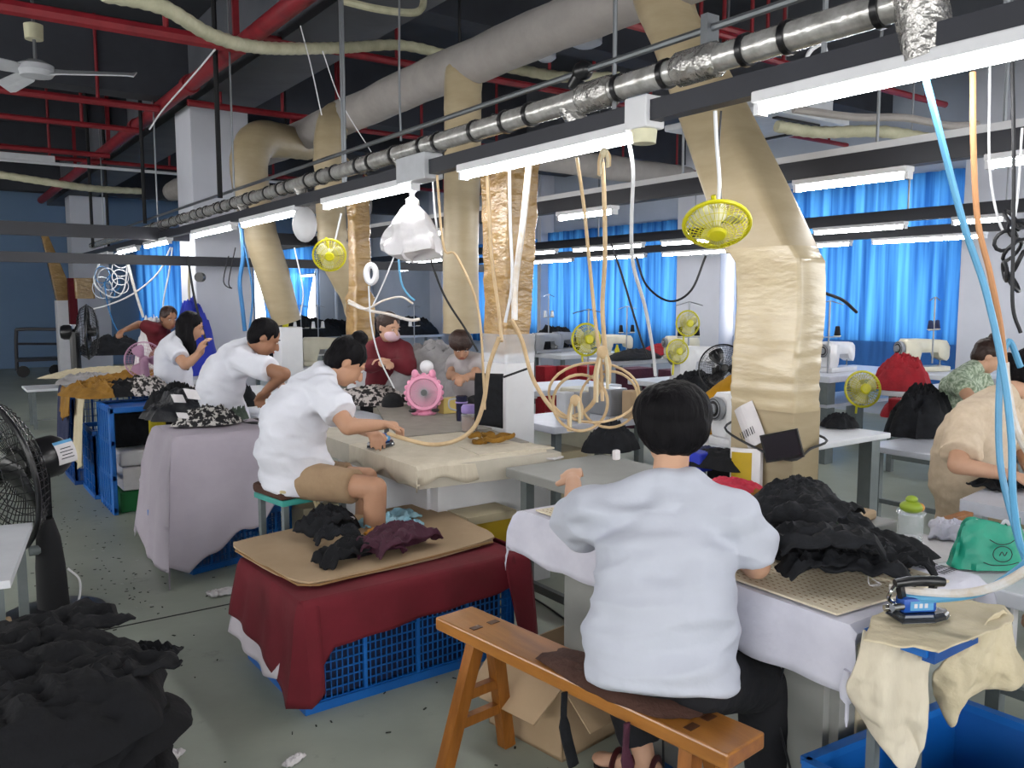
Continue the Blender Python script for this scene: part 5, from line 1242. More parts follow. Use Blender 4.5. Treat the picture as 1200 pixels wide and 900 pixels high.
        if shoes:
            for q in ('L', 'R'):
                An = V['a' + q]; ff = V.get('f' + q, Vector((fw.x, fw.y, 0))).normalized()
                z = MB().capsule(An - ff * .04 + Vector((0, 0, -.035)), An + ff * .15 + Vector((0, 0, -.045)), .045, .036); o = remesh(z, 'shoe', shoes, t, .009, 3)
    # hair
    h = MB()
    if hair != 'bald':
        big = 1.12 if hair == 'full' else 1.0
        h.ball(c + hu * (.042 if big == 1 else .034) * k - look * .022 * k, (.098 * k * big, .086 * k * big ** 1.8, .088 * k * (1 if big > 1 else 1)), 20, 14, HA)
        h.ball(c + hu * .0 * k - look * .05 * k, (.064 * k * big, .079 * k * big ** 1.8, .085 * k), 18, 12, HA)
        if hair == 'full': h.ball(c - hu * .022 * k - look * .045 * k, (.058 * k, .086 * k, .065 * k), 18, 12, HA)
        if hair == 'bun':
            h.ball(c + hu * .14 * k - look * .03 * k, (.042 * k, .05 * k, .036 * k), 14, 10, HA)
            MB().tube([c + hu * .108 * k - look * .05 * k + (look * math.cos(z) + hl * math.sin(z)) * .027 * k for z in [2 * PI * i / 14 for i in range(14)]], .007 * k, 6, True).build('hair_tie', 'fabric_black', t, smooth=True)
        if hair == 'pony': h.ball(c + hu * .02 * k - look * .125 * k, (.04 * k, .04 * k, .045 * k), 12, 9, HA)
        if hair == 'long':
            dn = Vector((0, 0, -1))
            h.capsule(c - look * .05 * k, c - look * .07 * k + dn * .2, .08 * k, .07 * k); h.capsule(c - look * .07 * k + dn * .2, c - look * .06 * k + dn * .36, .07 * k, .035 * k)
            for q in (-1, 1): h.capsule(c + hl * q * .07 * k - look * .01 * k, c + hl * q * .075 * k + dn * .2, .03 * k, .035 * k)
        remesh(h, 'hair', hairm, t, vox, 3, .5, lambda co, nn: .0035 * noise.noise(Vector((co.dot(hl) * 60, co.dot(look) * 60, co.dot(hu) * 12))) + .004 * noise.noise(co * 18))
    if eyes:
        for q in (-1, 1):
            e = MB().ball(c + look * .083 * k + hl * q * .031 * k + hu * .012 * k, (.005 * k, .0115 * k, .0048 * k), 12, 8, HA).build('eye', 'eye_white', t, smooth=True)
            MB().ball(c + look * .087 * k + hl * q * .031 * k + hu * .012 * k, .0045 * k, 10, 8).build('iris', 'eye_dark', e, smooth=True)
            MB().tube(smooth_pts([c + look * .089 * k + hl * q * .016 * k + hu * .034 * k, c + look * .09 * k + hl * q * .032 * k + hu * .04 * k, c + look * .078 * k + hl * q * .05 * k + hu * .034 * k], 4), .0016 * k, 5).build('eyebrow', hairm, t, smooth=True)
        if not mask: MB().ball(c + look * .099 * k - hu * .052 * k, (.006 * k, .022 * k, .006 * k), 12, 8, HA).build('lips', 'lips', t, smooth=True)
    if mask:
        g = MB().ball(c + look * .052 * k - hu * .045 * k, (.068 * k, .066 * k, .052 * k), 16, 10, HA); remesh(g, 'face_mask', mask, t, .008, 2)
    return t
def vec(a, z=0): return Vector((math.cos(a), math.sin(a), z))

# 1. front woman seen from behind, on the wooden bench
d = 2.33
J = dict(pel=gf(775, 752, 2.27), chest=gf(781, 640, 2.33), neck=gf(784, 566, 2.36), head=gf(787, 500, 2.42),
         sL=gf(700, 596, 2.42), sR=gf(864, 603, 2.25), eL=gf(672, 622, 2.66), wL=gf(672, 566, 2.86), eR=gf(886, 662, 2.34), wR=gf(868, 655, 2.58),
         dL=(.5, .8, .25), nL=(.3, -.2, -1), hL=gf(738, 795, 2.38), hR=gf(818, 800, 2.22), kL=gf(700, 800, 2.72), kR=gf(893, 790, 2.42), aL=(1.88, 1.90, .09), aR=(2.1, 1.42, .09), fL=(-.35, .9, 0), fR=(.6, .6, 0))
J['kL'] = Vector((1.86, 2.05, .5)); J['kR'] = gf(893, 798, 2.42); J['aR'] = gz(905, 935, .09)
person('person with short black hair in pale grey tee on the wooden bench, back turned', J, (.62, .72, -.25), 'tee_grey', 'trousers_black', 'skin_pale', 'full', vox=.0065, sleeve=.72, width=1.05, wr=.016, loose=1.1, hs=1.1, eyes=True)
# 2. woman with bun ironing
J = dict(pel=gf(347, 548, 4.25), chest=gf(362, 465, 4.2), neck=gf(378, 436, 4.2), head=gf(406, 425, 4.2),
         sL=gf(372, 452, 4.38), sR=gf(382, 462, 4.02), eR=gf(408, 500, 3.92), wR=gf(444, 498, 4.0), eL=gf(410, 496, 4.36), wL=gf(432, 506, 4.16),
         hL=gf(350, 560, 4.35), hR=gf(352, 563, 4.15), kR=gf(440, 572, 3.98), kL=gf(430, 560, 4.28), aR=gf(436, 712, 4.1), aL=gf(425, 700, 4.3), back=Vector((-.06, .0, .0)))
person('person with a hair bun in white tee and khaki shorts, ironing', J, (.78, -.22, -.72), 'tee_white', 'khaki', 'skin', 'bun', vox=.007, shorts=True, width=.95, loose=1.2, belly=1.1, wr=.015, curl=(40, 50), sleeve=.66)
# 3. man in white tee
J = dict(pel=gf(264, 498, 5.6), chest=gf(272, 425, 5.55), neck=gf(292, 407, 5.5), head=gf(310, 396, 5.45),
         sL=gf(284, 408, 5.75), sR=gf(281, 422, 5.3), eR=gf(333, 438, 5.15), wR=gf(312, 458, 5.3), eL=gf(318, 440, 5.75), wL=gf(330, 452, 5.55),
         hL=gf(268, 505, 5.7), hR=gf(268, 510, 5.45), kR=gf(318, 510, 5.3), kL=gf(318, 505, 5.6), aR=gf(315, 580, 5.3), aL=gf(315, 575, 5.6), back=Vector((-.05, 0, .02)))
person('person with short dark hair in white tee bent over a table', J, (.8, -.25, -.55), 'tee_white', 'trousers_black', 'skin_dark', 'short', vox=.009, width=1.08, loose=1.1, wr=.012, sleeve=.7)
# 4. woman with long hair
J = dict(pel=gf(205, 462, 7.1), chest=gf(201, 412, 7.1), neck=gf(211, 393, 7.1), head=gf(224, 383, 7.05),
         sL=gf(208, 401, 7.3), sR=gf(203, 408, 6.9), eR=gf(217, 428, 6.75), wR=gf(232, 415, 6.85), eL=gf(222, 425, 7.3), wL=gf(236, 412, 7.1),
         hL=gf(210, 468, 7.2), hR=gf(208, 470, 7.0), kR=gf(240, 470, 6.95), kL=gf(242, 468, 7.15), aR=gf(240, 520, 7.0), aL=gf(240, 518, 7.2), dR=(.3, 0, 1), dL=(.3, 0, 1))
person('person with long loose black hair in white tee, hands raised', J, (.85, -.3, -.35), 'tee_white', 'fabric_mustard', 'skin', 'long', vox=.010, width=.95, loose=1.1)
# 5. masked young woman behind the desk fan
J = dict(pel=gf(450, 465, 6.85), chest=gf(453, 420, 6.79), neck=gf(456, 398, 6.74), head=gf(456, 384, 6.63),
         sL=gf(474, 410, 6.63), sR=gf(436, 408, 6.85), eL=gf(478, 432, 6.42), wL=gf(458, 425, 6.42), eR=gf(434, 430, 6.53), wR=gf(448, 426, 6.37),
         hL=gf(460, 470, 6.74), hR=gf(440, 470, 6.85), kR=gf(435, 475, 6.42), kL=gf(460, 475, 6.31), aR=gf(435, 550, 6.42), aL=gf(460, 550, 6.42))
person('person in pink face mask and maroon top behind the desk fan', J, (.2, -.85, -.3), 'fabric_dark_red', 'trousers_black', 'skin_pale', 'pony', hairm='hair_brown', vox=.010, width=.85, sleeve=.95, mask='mask_pink', hs=.98)
# 6. child in grey
J = dict(pel=gf(552, 470, 6.48), chest=gf(550, 432, 6.43), neck=gf(546, 418, 6.37), head=gf(540, 405, 6.26),
         sL=gf(562, 424, 6.32), sR=gf(533, 424, 6.59), eL=gf(556, 440, 6.16), wL=gf(546, 442, 6.05), eR=gf(528, 440, 6.37), wR=gf(536, 441, 6.10),
         hL=gf(560, 475, 6.37), hR=gf(545, 475, 6.59), kR=gf(535, 478, 6.26), kL=gf(548, 478, 6.16), aR=gf(535, 545, 6.26), aL=gf(548, 545, 6.16))
person('person in a grey top looking down beside the straight beige duct', J, (-.3, -.7, -.6), 'tee_child', 'trousers_black', 'skin', 'full', hairm='hair_brown', vox=.010, width=.8, s=.9)
# 7. yellow shirt
J = dict(pel=gf(862, 535, 5.45), chest=gf(858, 468, 5.39), neck=gf(870, 445, 5.23), head=gf(880, 428, 5.12),
         sL=gf(872, 455, 5.23), sR=gf(836, 468, 5.50), eL=gf(860, 495, 5.06), wL=gf(872, 505, 5.3), eR=gf(822, 492, 5.33), wR=gf(803, 487, 5.12),
         hL=gf(870, 540, 5.39), hR=gf(850, 540, 5.50), kR=gf(845, 540, 5.06), kL=gf(865, 540, 5.00), aR=gf(845, 640, 5.17), aL=gf(865, 640, 5.06), back=Vector((.02, .06, .04)))
person('person in a mustard yellow top stooping half hidden behind the bent duct', J, (-.2, -.8, -.6), 'tee_yellow', 'trousers_black', 'skin', 'full', vox=.010, width=.95, wr=.010)
# 8. woman in cream blouse
J = dict(pel=gf(1150, 600, 4.0), chest=gf(1152, 492, 3.95), neck=gf(1182, 462, 3.95), head=gf(1212, 440, 3.95),
         sL=gf(1188, 480, 4.15), sR=gf(1132, 492, 3.8), eR=gf(1122, 545, 3.62), wR=gf(1180, 556, 3.55), eL=gf(1205, 540, 4.0), wL=gf(1212, 560, 3.75),
         hL=gf(1165, 615, 4.0), hR=gf(1145, 620, 3.85), kR=gf(1215, 620, 3.65), kL=gf(1220, 610, 3.85), aR=gf(1215, 725, 3.7), aL=gf(1215, 720, 3.9), back=Vector((-.05, .02, .0)))
person('person in a cream patterned blouse sewing at the far right edge', J, (.55, -.75, -.35), 'tee_cream', 'fabric_cream', 'skin_pale', 'pony', vox=.008, width=1.1, wr=.009, loose=1.2, belly=1.15, sleeve=.8)
# 9. woman in green blouse
J = dict(pel=gf(1120, 498, 6.37), chest=gf(1126, 452, 6.32), neck=gf(1143, 430, 6.27), head=gf(1158, 418, 6.27),
         sL=gf(1146, 440, 6.46), sR=gf(1122, 446, 6.08), eR=gf(1138, 468, 5.89), wR=gf(1165, 470, 5.89), eL=gf(1160, 465, 6.37), wL=gf(1172, 470, 6.08),
         hL=gf(1140, 508, 6.37), hR=gf(1130, 510, 6.27), kR=gf(1165, 510, 6.08), kL=gf(1168, 505, 6.27), aR=gf(1160, 570, 6.08), aL=gf(1165, 570, 6.27))
person('person in pale green floral blouse near the window wall', J, (.5, -.7, -.45), 'floral_green', 'trousers_black', 'skin_pale', 'bun', hairm='hair_brown', vox=.011, width=1.05, s=1.05)
# 10. far worker behind the plastic bag heap
J = dict(pel=gf(192, 440, 8.9), chest=gf(184, 398, 8.9), neck=gf(190, 382, 8.85), head=gf(198, 373, 8.75),
         sL=gf(192, 388, 9.1), sR=gf(180, 385, 8.7), eR=gf(163, 380, 8.8), wR=gf(148, 386, 8.6), eL=gf(190, 405, 8.9), wL=gf(182, 412, 8.6),
         hL=gf(195, 445, 8.9), hR=gf(188, 445, 8.8), kR=gf(188, 450, 8.4), kL=gf(198, 450, 8.4), aR=gf(188, 500, 8.4), aL=gf(198, 500, 8.4))
person('person in dark red reaching an arm left behind the lilac fan', J, (.2, -.9, -.3), 'fabric_dark_red', 'trousers_black', 'skin_dark', 'short', hairm='hair_brown', vox=.012, width=.85)
# ---------------------------------------------------------------- wooden bench of the front woman
bn = [gz(510, 723, .5), gz(548, 710, .5), gz(897, 858, .5), gz(853, 885, .5)]
bl = (bn[3] - bn[0]).normalized(); bs = Vector((-bl.y, bl.x, 0)); 
if bs.x < 0: bs = -bs
b0 = bn[0]; LB = (bn[3] - bn[0]).length; WB = .165
t = thing('wooden_bench', (b0.x + .1, b0.y - .6, 0), 'varnished wooden bench with splayed legs under the front woman', 'bench')
T = Matrix((tuple((bs.x, bl.x, 0, b0.x)), tuple((bs.y, bl.y, 0, b0.y)), (0, 0, 1, 0), (0, 0, 0, 1)))
MB().box(0, WB, 0, LB, .455, .5, T, bev=.006).build('seat_plank', 'wood', t)
for y in (.17, LB - .14):
    sg = -1 if y < .5 else 1
    for x0, x1 in ((.045, -.06), (WB - .045, WB + .06)):
        MB().bar(T @ Vector((x0, y, .455)), T @ Vector((x1, y + sg * .05, 0)), .048, .042, bl).build('leg', 'wood_leg', t)
    for z in (.17, .27): 
        u = (.455 - z) / .455
        MB().bar(T @ Vector((.045 - .105 * u, y + sg * .05 * u, z)), T @ Vector((WB - .045 + .105 * u, y + sg * .05 * u, z)), .03, .034).build('crossbar', 'wood_leg', t)
    for x in (.045, WB - .045): MB().box(x - .02, x + .02, y - .012, y + .012, .5, .502, T).build('peg_end', 'wood_dark', t)
yc = LB * .62
o = heap(*(T @ Vector((WB / 2, yc, 0))).xy, .5, .10, .27, .03, 'cushion_brown', 'brown padded cushion tied on the bench under the front woman', 2, 'cushion', name='seat_cushion', rz=math.atan2(bs.y, bs.x), rough=.3)
for k, y in enumerate((.43, .9)):
    p = T @ Vector((-.02, yc - .3 + y * .5, .47)); tag(MB().tube(smooth_pts([p, p + Vector((0, 0, -.1)), p + Vector((.02, -.02, -.22))], 4), [.012] * 4 + [.02] * 5, 6, flat=.4).build('tie_ribbon', ['fabric_black', 'fabric_plum'][k], smooth=True), ['black tie ribbon hanging from the bench cushion', 'plum tie ribbon hanging from the bench cushion'][k], 'ribbon')
# sandals (things worn: parts would be children of the person; these straps sit on the feet)
per = [o for o in COL.objects if o.get('label', '').startswith('person with short black hair in pale')][0]
for a, ff in ((Vector((1.88, 1.90, .09)), Vector((-.36, .93, 0))), (gz(905, 935, .09), Vector((.707, .707, 0)))):
    sdv = Vector((-ff.y, ff.x, 0))
    rows = [[a + ff * u + sdv * w * .048 * math.sin(PI * min(1, max(.15, (u + .07) / .26))) ** .4 + Vector((0, 0, -.085)) for w in (-1, 0, 1)] for u in (-.075, -.03, .03, .09, .15, .19)]
    s_ = MB().grid(rows).build('sandal', 'sole', per, thick=.018)
    for u, h in ((.03, .035), (.1, .0), (-.04, .04)):
        MB().tube([a + ff * u + sdv * .05 * math.cos(q) + Vector((0, 0, -.07 + (.065 + h * .4) * math.sin(q))) for q in [PI * i / 10 for i in range(11)]], .012, 6, flat=.5).build('strap', 'sandal', s_, smooth=True)
tag(MB().box(1.70, 2.02, 1.72, 2.02, .0, .012, bev=.004).build('foot_box', 'bin_blue'), 'blue plastic board on the floor under the sandals', 'board')

# open cardboard box behind the bench
p = gz(645, 800, 0)
t = thing('cardboard_box', (1.93, 2.35, 0), 'open brown carton on the floor holding mustard cuttings', 'box')
Tb = Matrix.Translation((1.95, 2.38, 0)) @ Matrix.Rotation(math.radians(8), 4, 'Z')
MB().box(-.24, .24, -.19, .19, 0, .01, Tb).build('bottom', 'cardboard', t)
for x0, x1, y0, y1 in ((-.24, .24, -.19, -.184), (-.24, .24, .184, .19), (-.24, -.234, -.19, .19), (.234, .24, -.19, .19)): MB().box(x0, x1, y0, y1, 0, .27, Tb).build('side', 'cardboard', t)
MB().add([Tb @ Vector(v) for v in ((-.24, -.19, .27), (-.24, .19, .27), (-.36, .17, .17), (-.36, -.17, .17))], [(0, 1, 2, 3)]).build('flap', 'cardboard', t, thick=.005)
MB().add([Tb @ Vector(v) for v in ((-.24, -.19, .27), (.24, -.19, .27), (.22, -.30, .14), (-.22, -.30, .14))], [(0, 1, 2, 3)]).build('flap', 'cardboard', t, thick=.005)
heap(1.95, 2.38, .14, .18, .14, .09, 'fabric_mustard', 'mustard and black cuttings inside the open carton', 9, 'scraps', name='scrap_heap')
tag(MB().box(1.86, 1.92, 2.42, 2.47, .22, .24).build('paper_label', 'paper'), 'white label paper on the mustard cuttings', 'paper')

# teal stool with cushion under the ironing woman
c = gf(353, 575, 4.28); zt = c.z
t = thing('stool', (c.x, c.y, 0), 'teal topped stool with grey steel legs and padded seat', 'stool')
Ts = Matrix.Translation((c.x, c.y, 0)) @ Matrix.Rotation(.15, 4, 'Z')
MB().box(-.19, .21, -.15, .15, zt - .03, zt, Ts, bev=.006).build('seat_board', 'teal_paint', t)
for x in (-.16, .17):
    for y in (-.12, .12): MB().box(x - .014, x + .014, y - .014, y + .014, 0, zt - .03, Ts).build('leg', 'table_leg', t)
for y in (-.12, .12): MB().box(-.15, .16, y - .01, y + .01, .2, .225, Ts).build('stretcher', 'table_leg', t)
MB().box(-.2, .17, -.15, .15, zt, zt + .055, Ts, bev=.02).build('cushion', 'cushion_brown', t, smooth=True)
MB().tube(smooth_pts([Ts @ Vector(v) for v in ((-.2, -.15, zt + .05), (-.05, -.165, zt + .02), (.0, -.16, zt - .06), (.02, -.165, zt + .03), (.17, -.155, zt + .05))], 5), .008, 6).build('cord', 'cord_cream', t, smooth=True)
for i, (px, py, f, sx, h, m, lab) in enumerate(((373, 612, 4.2, .14, .3, 'box_beige', 'beige carton beneath the teal stool'), (432, 612, 4.4, .12, .26, 'paper', 'grey printed carton beside the bare shin'))):
    q = gz(px, py + 30, 0); tag(MB().box(q.x - sx, q.x + sx, q.y - .12, q.y + .12, 0, h, bev=.005).build('carton', m), lab, 'box')

# clothes on the cardboard
z0 = .482
def gp(px, py, z=z0): v = gz(px, py, z); return (v.x, v.y)
c = gp(384, 622); heap(c[0], c[1], z0, .16, .13, .10, 'fabric_black', 'black garment with white tag at the left end of the cardboard', 12, rz=.2)
c = gp(373, 604); tag(slab((c[0], c[1], z0 + .085), (1, -.3, .0), (.3, 1, .6), .05, .045, .002).build('swing_tag', 'paper'), 'white swing tag on the black garment of the cardboard', 'tag')
for i, (px, py) in enumerate(((396, 616), (402, 622))):
    c = gp(px, py); flapcloth(c, .11, .02, -.5 - .3 * i, 'paper', ['white strap curling over the black garment', 'second white strap over the black garment'][i], i, z0 + .055, cat='strap', amp=.012)
c = gp(455, 613); flapcloth(c, .34, .13, .15, 'fabric_sky', 'light blue cloth piece behind the plum garment', 3, z0, amp=.032)
c = gp(478, 622); flapcloth(c, .15, .10, -.3, 'fabric_sky', 'second light blue cloth piece at the right of the cardboard', 5, z0, amp=.036)
c = gp(462, 637); heap(c[0], c[1], z0, .21, .10, .085, 'fabric_plum', 'plum folded garment near the front edge of the cardboard', 14, rz=.2, rough=.9)
c = gp(412, 650); heap(c[0], c[1], z0, .15, .095, .07, 'fabric_charcoal', 'charcoal garment with an orange scrap near the cardboard edge', 15, rz=.15, rough=.7)
for k, (px, py, w, h, rz, m, dz, lab) in enumerate(((380, 612, .26, .16, .5, 'fabric_black', .075, 'black flap over the tagged black garment'), (395, 628, .2, .12, -.3, 'fabric_black', .06, 'second black flap of the tagged garment'), (470, 632, .34, .15, .25, 'fabric_plum', .06, 'plum sleeve folded over the plum garment'), (445, 640, .2, .12, -.2, 'fabric_plum', .05, 'plum edge beside the orange scrap'), (405, 648, .26, .15, .35, 'fabric_charcoal', .045, 'charcoal sleeve near the cardboard edge'))):
    c = gp(px, py, z0 + dz); flapcloth(c, w, h, rz, m, lab, 160 + k, z0 + dz, amp=.028, droop=.04)
c = gp(437, 638); flapcloth(c, .07, .05, .5, 'fruit_orange', 'small orange lined scrap between charcoal and plum garments', 8, z0 + .045, cat='scrap', amp=.015)

# items on the grey cloth heap and the crates beyond
zz = .815
for k, (px, py, rx, ry, h, m, lab, sd) in enumerate((
    (228, 488, .32, .26, .13, 'fabric_satin', 'glossy black garment heap on the mauve grey cloth', 21),
    (262, 476, .24, .2, .17, 'fabric_black', 'matt black garment at the back of the grey cloth heap', 22),
    (245, 497, .22, .10, .07, 'zebra', 'black and white striped garment at the front of the grey cloth heap', 23),
    (272, 490, .12, .14, .09, 'fabric_green', 'dark green garment at the right of the grey cloth heap', 24),
    (205, 478, .22, .2, .12, 'fabric_charcoal', 'charcoal garment at the left of the grey cloth heap', 25))):
    c = gp(px, py, zz); heap(c[0], c[1], zz, rx, ry, h, m, lab, sd, rz=rzg, rough=2.0, res=64, rings=28)
for (px, py, a, w, h, m, lab) in ((214, 487, .1, .085, .05, 'label_pale', 'white card label on the glossy black heap'), (209, 467, .5, .12, .07, 'paper', 'white card under the rear of the glossy black heap'), (225, 462, -.4, .1, .09, 'paper', 'white wrapped pack on top of the black garments')):
    c = gf(px, py, 5.05); tag(slab(c, (math.cos(a), math.sin(a), -.15), (-.2, .5, .75), w * .75, h * .8, .004).build('card_label', 'paper'), lab, 'card')
zz = .83
for k, (px, py, rx, ry, h, m, lab, sd) in enumerate((
    (150, 462, .25, .2, .09, 'fabric_charcoal', 'dark garment lying on the open blue crate', 31),
    (170, 462, .2, .16, .10, 'leopard', 'black and white spotted garment on the open blue crate', 32),
    (118, 462, .26, .35, .09, 'fabric_mustard', 'mustard garment slumped over the far blue crates', 33),
    (105, 448, .3, .3, .06, 'fabric_greypile', 'grey crumpled fabric on the farthest crate', 34),
    (160, 448, .45, .22, .07, 'fabric_mustard', 'mustard folded garment behind the spotted one', 35),
    (125, 440, .6, .3, .06, 'fabric_cream', 'cream fabric spread behind the mustard garment', 36))):
    c = gp(px, py, zz); heap(c[0], c[1], zz, rx, ry, h, m, lab, sd, rough=1.8, res=60, rings=26)
def hangc(p0, p1, ztop, h, m, lab, sd, fl=.03): return cloth_curtain([p0, p1], ztop, pw([(0, ztop - h), (.5, ztop - h - .05), (1, ztop - h + .04)]), m, 'hanging_cloth', lab, sd, amp=.02, flare=fl)
hangc(Vector((OX - .075, OZ + .40, 0)), Vector((OX - .075, OZ - .02, 0)), .84, .55, 'fabric_cream', 'cream cloth hanging over the side of the blue crates', 2)
hangc(Vector((OX - .10, OZ + 1.2, 0)), Vector((OX - .10, OZ + .5, 0)), .84, .5, 'fabric_navy', 'navy cloth hanging over the farthest crate', 3)
hangc(Vector((OX - .12, OZ + .85, 0)), Vector((OX - .12, OZ + .3, 0)), .86, .22, 'fabric_mustard', 'mustard sleeve dangling over the crate side', 4)
hangc(Vector((OX + .26, OY - .03, 0)), Vector((OX + .38, OY - .03, 0)), .78, .72, 'fabric_yellow', 'olive yellow cloth strip hanging between the open crate and the grey cloth', 5, .0)

# ---------------------------------------------------------------- things on the ironing tables
def steam_iron(c, yaw, lab, s=1.0):
    t = thing('steam_iron', c, lab, 'iron'); c = Vector(c); T = Matrix.Translation(c) @ Matrix.Rotation(yaw, 4, 'Z') @ Matrix.Scale(s, 4)
    def outline(k): return [Vector((x * k, y * k, 0)) for x, y in ((-.10, -.055), (.02, -.058), (.08, -.035), (.115, 0), (.08, .035), (.02, .058), (-.10, .055))]
    MB().loft([[T @ (p + Vector((0, 0, z))) for p in outline(k)] for k, z in ((1, .004), (1, .016), (.92, .022), (.88, .03))]).build('soleplate', 'iron_plate', t)
    MB().loft([[T @ (p + Vector((0, 0, z))) for p in outline(k)] for k, z in ((1.04, 0), (1.04, .004))]).build('plate_rim', 'chrome', t)
    MB().box(-.085, .045, -.03, .03, .03, .085, T, bev=.01).build('body', 'iron_blue', t, smooth=True)
    MB().box(-.06, .03, -.0312, -.0305, .04, .075, T).build('maker_panel', 'label_blue', t)
    for i in range(3): MB().box(-.045 + i * .02, -.033 + i * .02, -.0322, -.0312, .05, .066, T).build('panel_mark', 'paper', t)
    MB().bar(T @ Vector((-.075, 0, .08)), T @ Vector((-.085, 0, .125)), .02 * s, .025 * s).bar(T @ Vector((.04, 0, .08)), T @ Vector((.045, 0, .125)), .02 * s, .025 * s).build('handle_post', 'black_plastic', t)
    MB().tube([T @ Vector((x, 0, .135 + z)) for x, z in ((-.105, 0), (-.05, .006), (.0, .006), (.06, .002), (.085, -.002))], [.016 * s, .019 * s, .02 * s, .02 * s, .017 * s], 12).build('handle', 'black_plastic', t, smooth=True)
    MB().tube(smooth_pts([T @ Vector(v) for v in ((-.09, .02, .05), (-.115, .02, .07), (-.12, 0, .1), (-.105, 0, .125))], 4), .008 * s, 8).build('steam_pipe', 'chrome', t, smooth=True)
    MB().cone(T @ Vector((-.085, -.02, .055)), T @ Vector((-.13, -.03, .055)), .014 * s, n=10).cone(T @ Vector((-.095, .02, .035)), T @ Vector((-.13, .022, .035)), .012 * s, n=10).build('hose_nut', 'chrome', t, smooth=True)
    return t
# lower right: blue edged crate-top board with cloth, iron and bin
ic = gz(1078, 730, .79)
steam_iron((ic.x, ic.y, .803), math.atan2(.25, 1) - .75, 'blue and chrome steam iron resting on the cream cloth, lower right', .68)
bx = Vector((1.97, .95, 0))
t = thing('iron_stand', (2.15, 1.02, 0), 'blue edged stand beside the front ironing table carrying the iron', 'stand')
P1, P2 = gz(1088, 768, .76), gz(1150, 738, .76)
e = (P2 - P1).normalized(); f_ = Vector((-e.y, e.x, 0)); f_ = f_ if f_.y > 0 else -f_
k = [P1 - e * .01, P2 + e * .01, P2 + e * .01 + f_ * .16, P1 - e * .01 + f_ * .16]
MB().quadprism(k, .755, .775).build('board', 'crate_blue', t); MB().bar(P1 + Vector((0, 0, -.0)), P2, .03, .035).build('blue_edge', 'crate_deep', t)
for c in (k[2] + (k[0] - k[2]) * .12, k[3] + (k[1] - k[3]) * .12): MB().box(c.x - .012, c.x + .012, c.y - .012, c.y + .012, 0, .755).build('leg', 'table_leg', t)
c = gz(1003, 800, .5); tag(MB().box(c.x - .02, c.x + .05, c.y - .02, c.y + .06, 0, .68, bev=.004).build('support_post', 'fabric_cream'), 'cream support post under the corner of the front ironing table', 'post')
def freecloth(rows_px, m, name, lab, thick=.004, sd=0, amp=.012):
    """cloth laid through surveyed points (column, row, distance), subdivided smoothly with creases"""
    R = [smooth_pts([gf(*p) for p in r], 16) for r in rows_px]; cols = list(zip(*R)); C_ = [smooth_pts(c, 14) for c in cols]; rows = list(zip(*C_))
    rows = [[p + Vector((1, .8, .5)) * amp * (noise.noise(p * 9 + Vector((sd, 0, 0))) + .5 * noise.noise(p * 30) + .9 * (1 - abs(noise.noise(p * Vector((14, 14, 5)) if 0 else Vector((p.x * 14, p.y * 14, p.z * 5)))) * 3)) for p in r] for r in rows]
    return tag(MB().grid(rows).build(name, m, smooth=True, thick=thick), lab, 'cloth')
def D(px, py, z): r, f = ray(px, py); return f * ((z - EYE) / r.z)
zc = .792
top = [(1020, 725), (1045, 712), (1110, 700), (1165, 705)]; mid = [(1010, 745), (1050, 752), (1100, 745), (1172, 728)]
A = [(x, y, D(x, y, zc)) for x, y in top]; B = [(x, y, D(x, y, zc + .002)) for x, y in mid]
dl = lambda x: 1.60 - (x - 1000) * .0008
freecloth([[(1022, 722, D(1022, 722, zc)), (1060, 712, D(1060, 712, zc)), (1120, 704, D(1120, 704, zc)), (1178, 712, D(1178, 712, zc))],
           [(1018, 738, D(1018, 738, zc)), (1062, 735, D(1062, 735, zc)), (1118, 728, D(1118, 728, zc)), (1184, 730, D(1184, 730, zc) - .02)],
           [(1012, 752, D(1012, 752, zc)), (1058, 758, D(1058, 758, zc)), (1092, 762, D(1092, 762, zc)), (1100, 764, D(1100, 764, zc))]], 'muslin_yellow', 'iron_cloth', 'cream cloth lying under the blue steam iron', sd=1, amp=.004)
freecloth([[(1012, 742, 1.99), (1040, 752, 1.97), (1070, 756, 1.96), (1092, 762, 1.95)],
           [(1004, 770, 1.97), (1036, 790, 1.94), (1066, 792, 1.94), (1090, 800, 1.93)],
           [(992, 812, 1.97), (1030, 838, 1.93), (1058, 840, 1.94), (1088, 848, 1.92)],
           [(1014, 850, 1.97), (1040, 872, 1.93), (1062, 880, 1.94), (1084, 880, 1.93)],
           [(1034, 872, 1.96), (1050, 896, 1.94), (1066, 905, 1.94), (1072, 900, 1.94)]], 'muslin', 'hanging_cloth', 'cream muslin hanging into the blue bin, left of the blue edge', sd=2, amp=.012)
freecloth([[(1148, 737, 1.99), (1160, 726, 2.02), (1174, 716, 2.06), (1184, 722, 2.10)],
           [(1130, 762, 2.02), (1150, 760, 2.03), (1172, 752, 2.06), (1192, 765, 2.10)],
           [(1096, 788, 2.06), (1130, 800, 2.05), (1164, 790, 2.06), (1206, 800, 2.08)],
           [(1094, 815, 2.08), (1114, 852, 2.07), (1126, 828, 2.07), (1142, 812, 2.08)]], 'muslin_yellow', 'hanging_cloth', 'thin cream cloth hanging right of the blue edge with a pointed corner', sd=3, amp=.012)
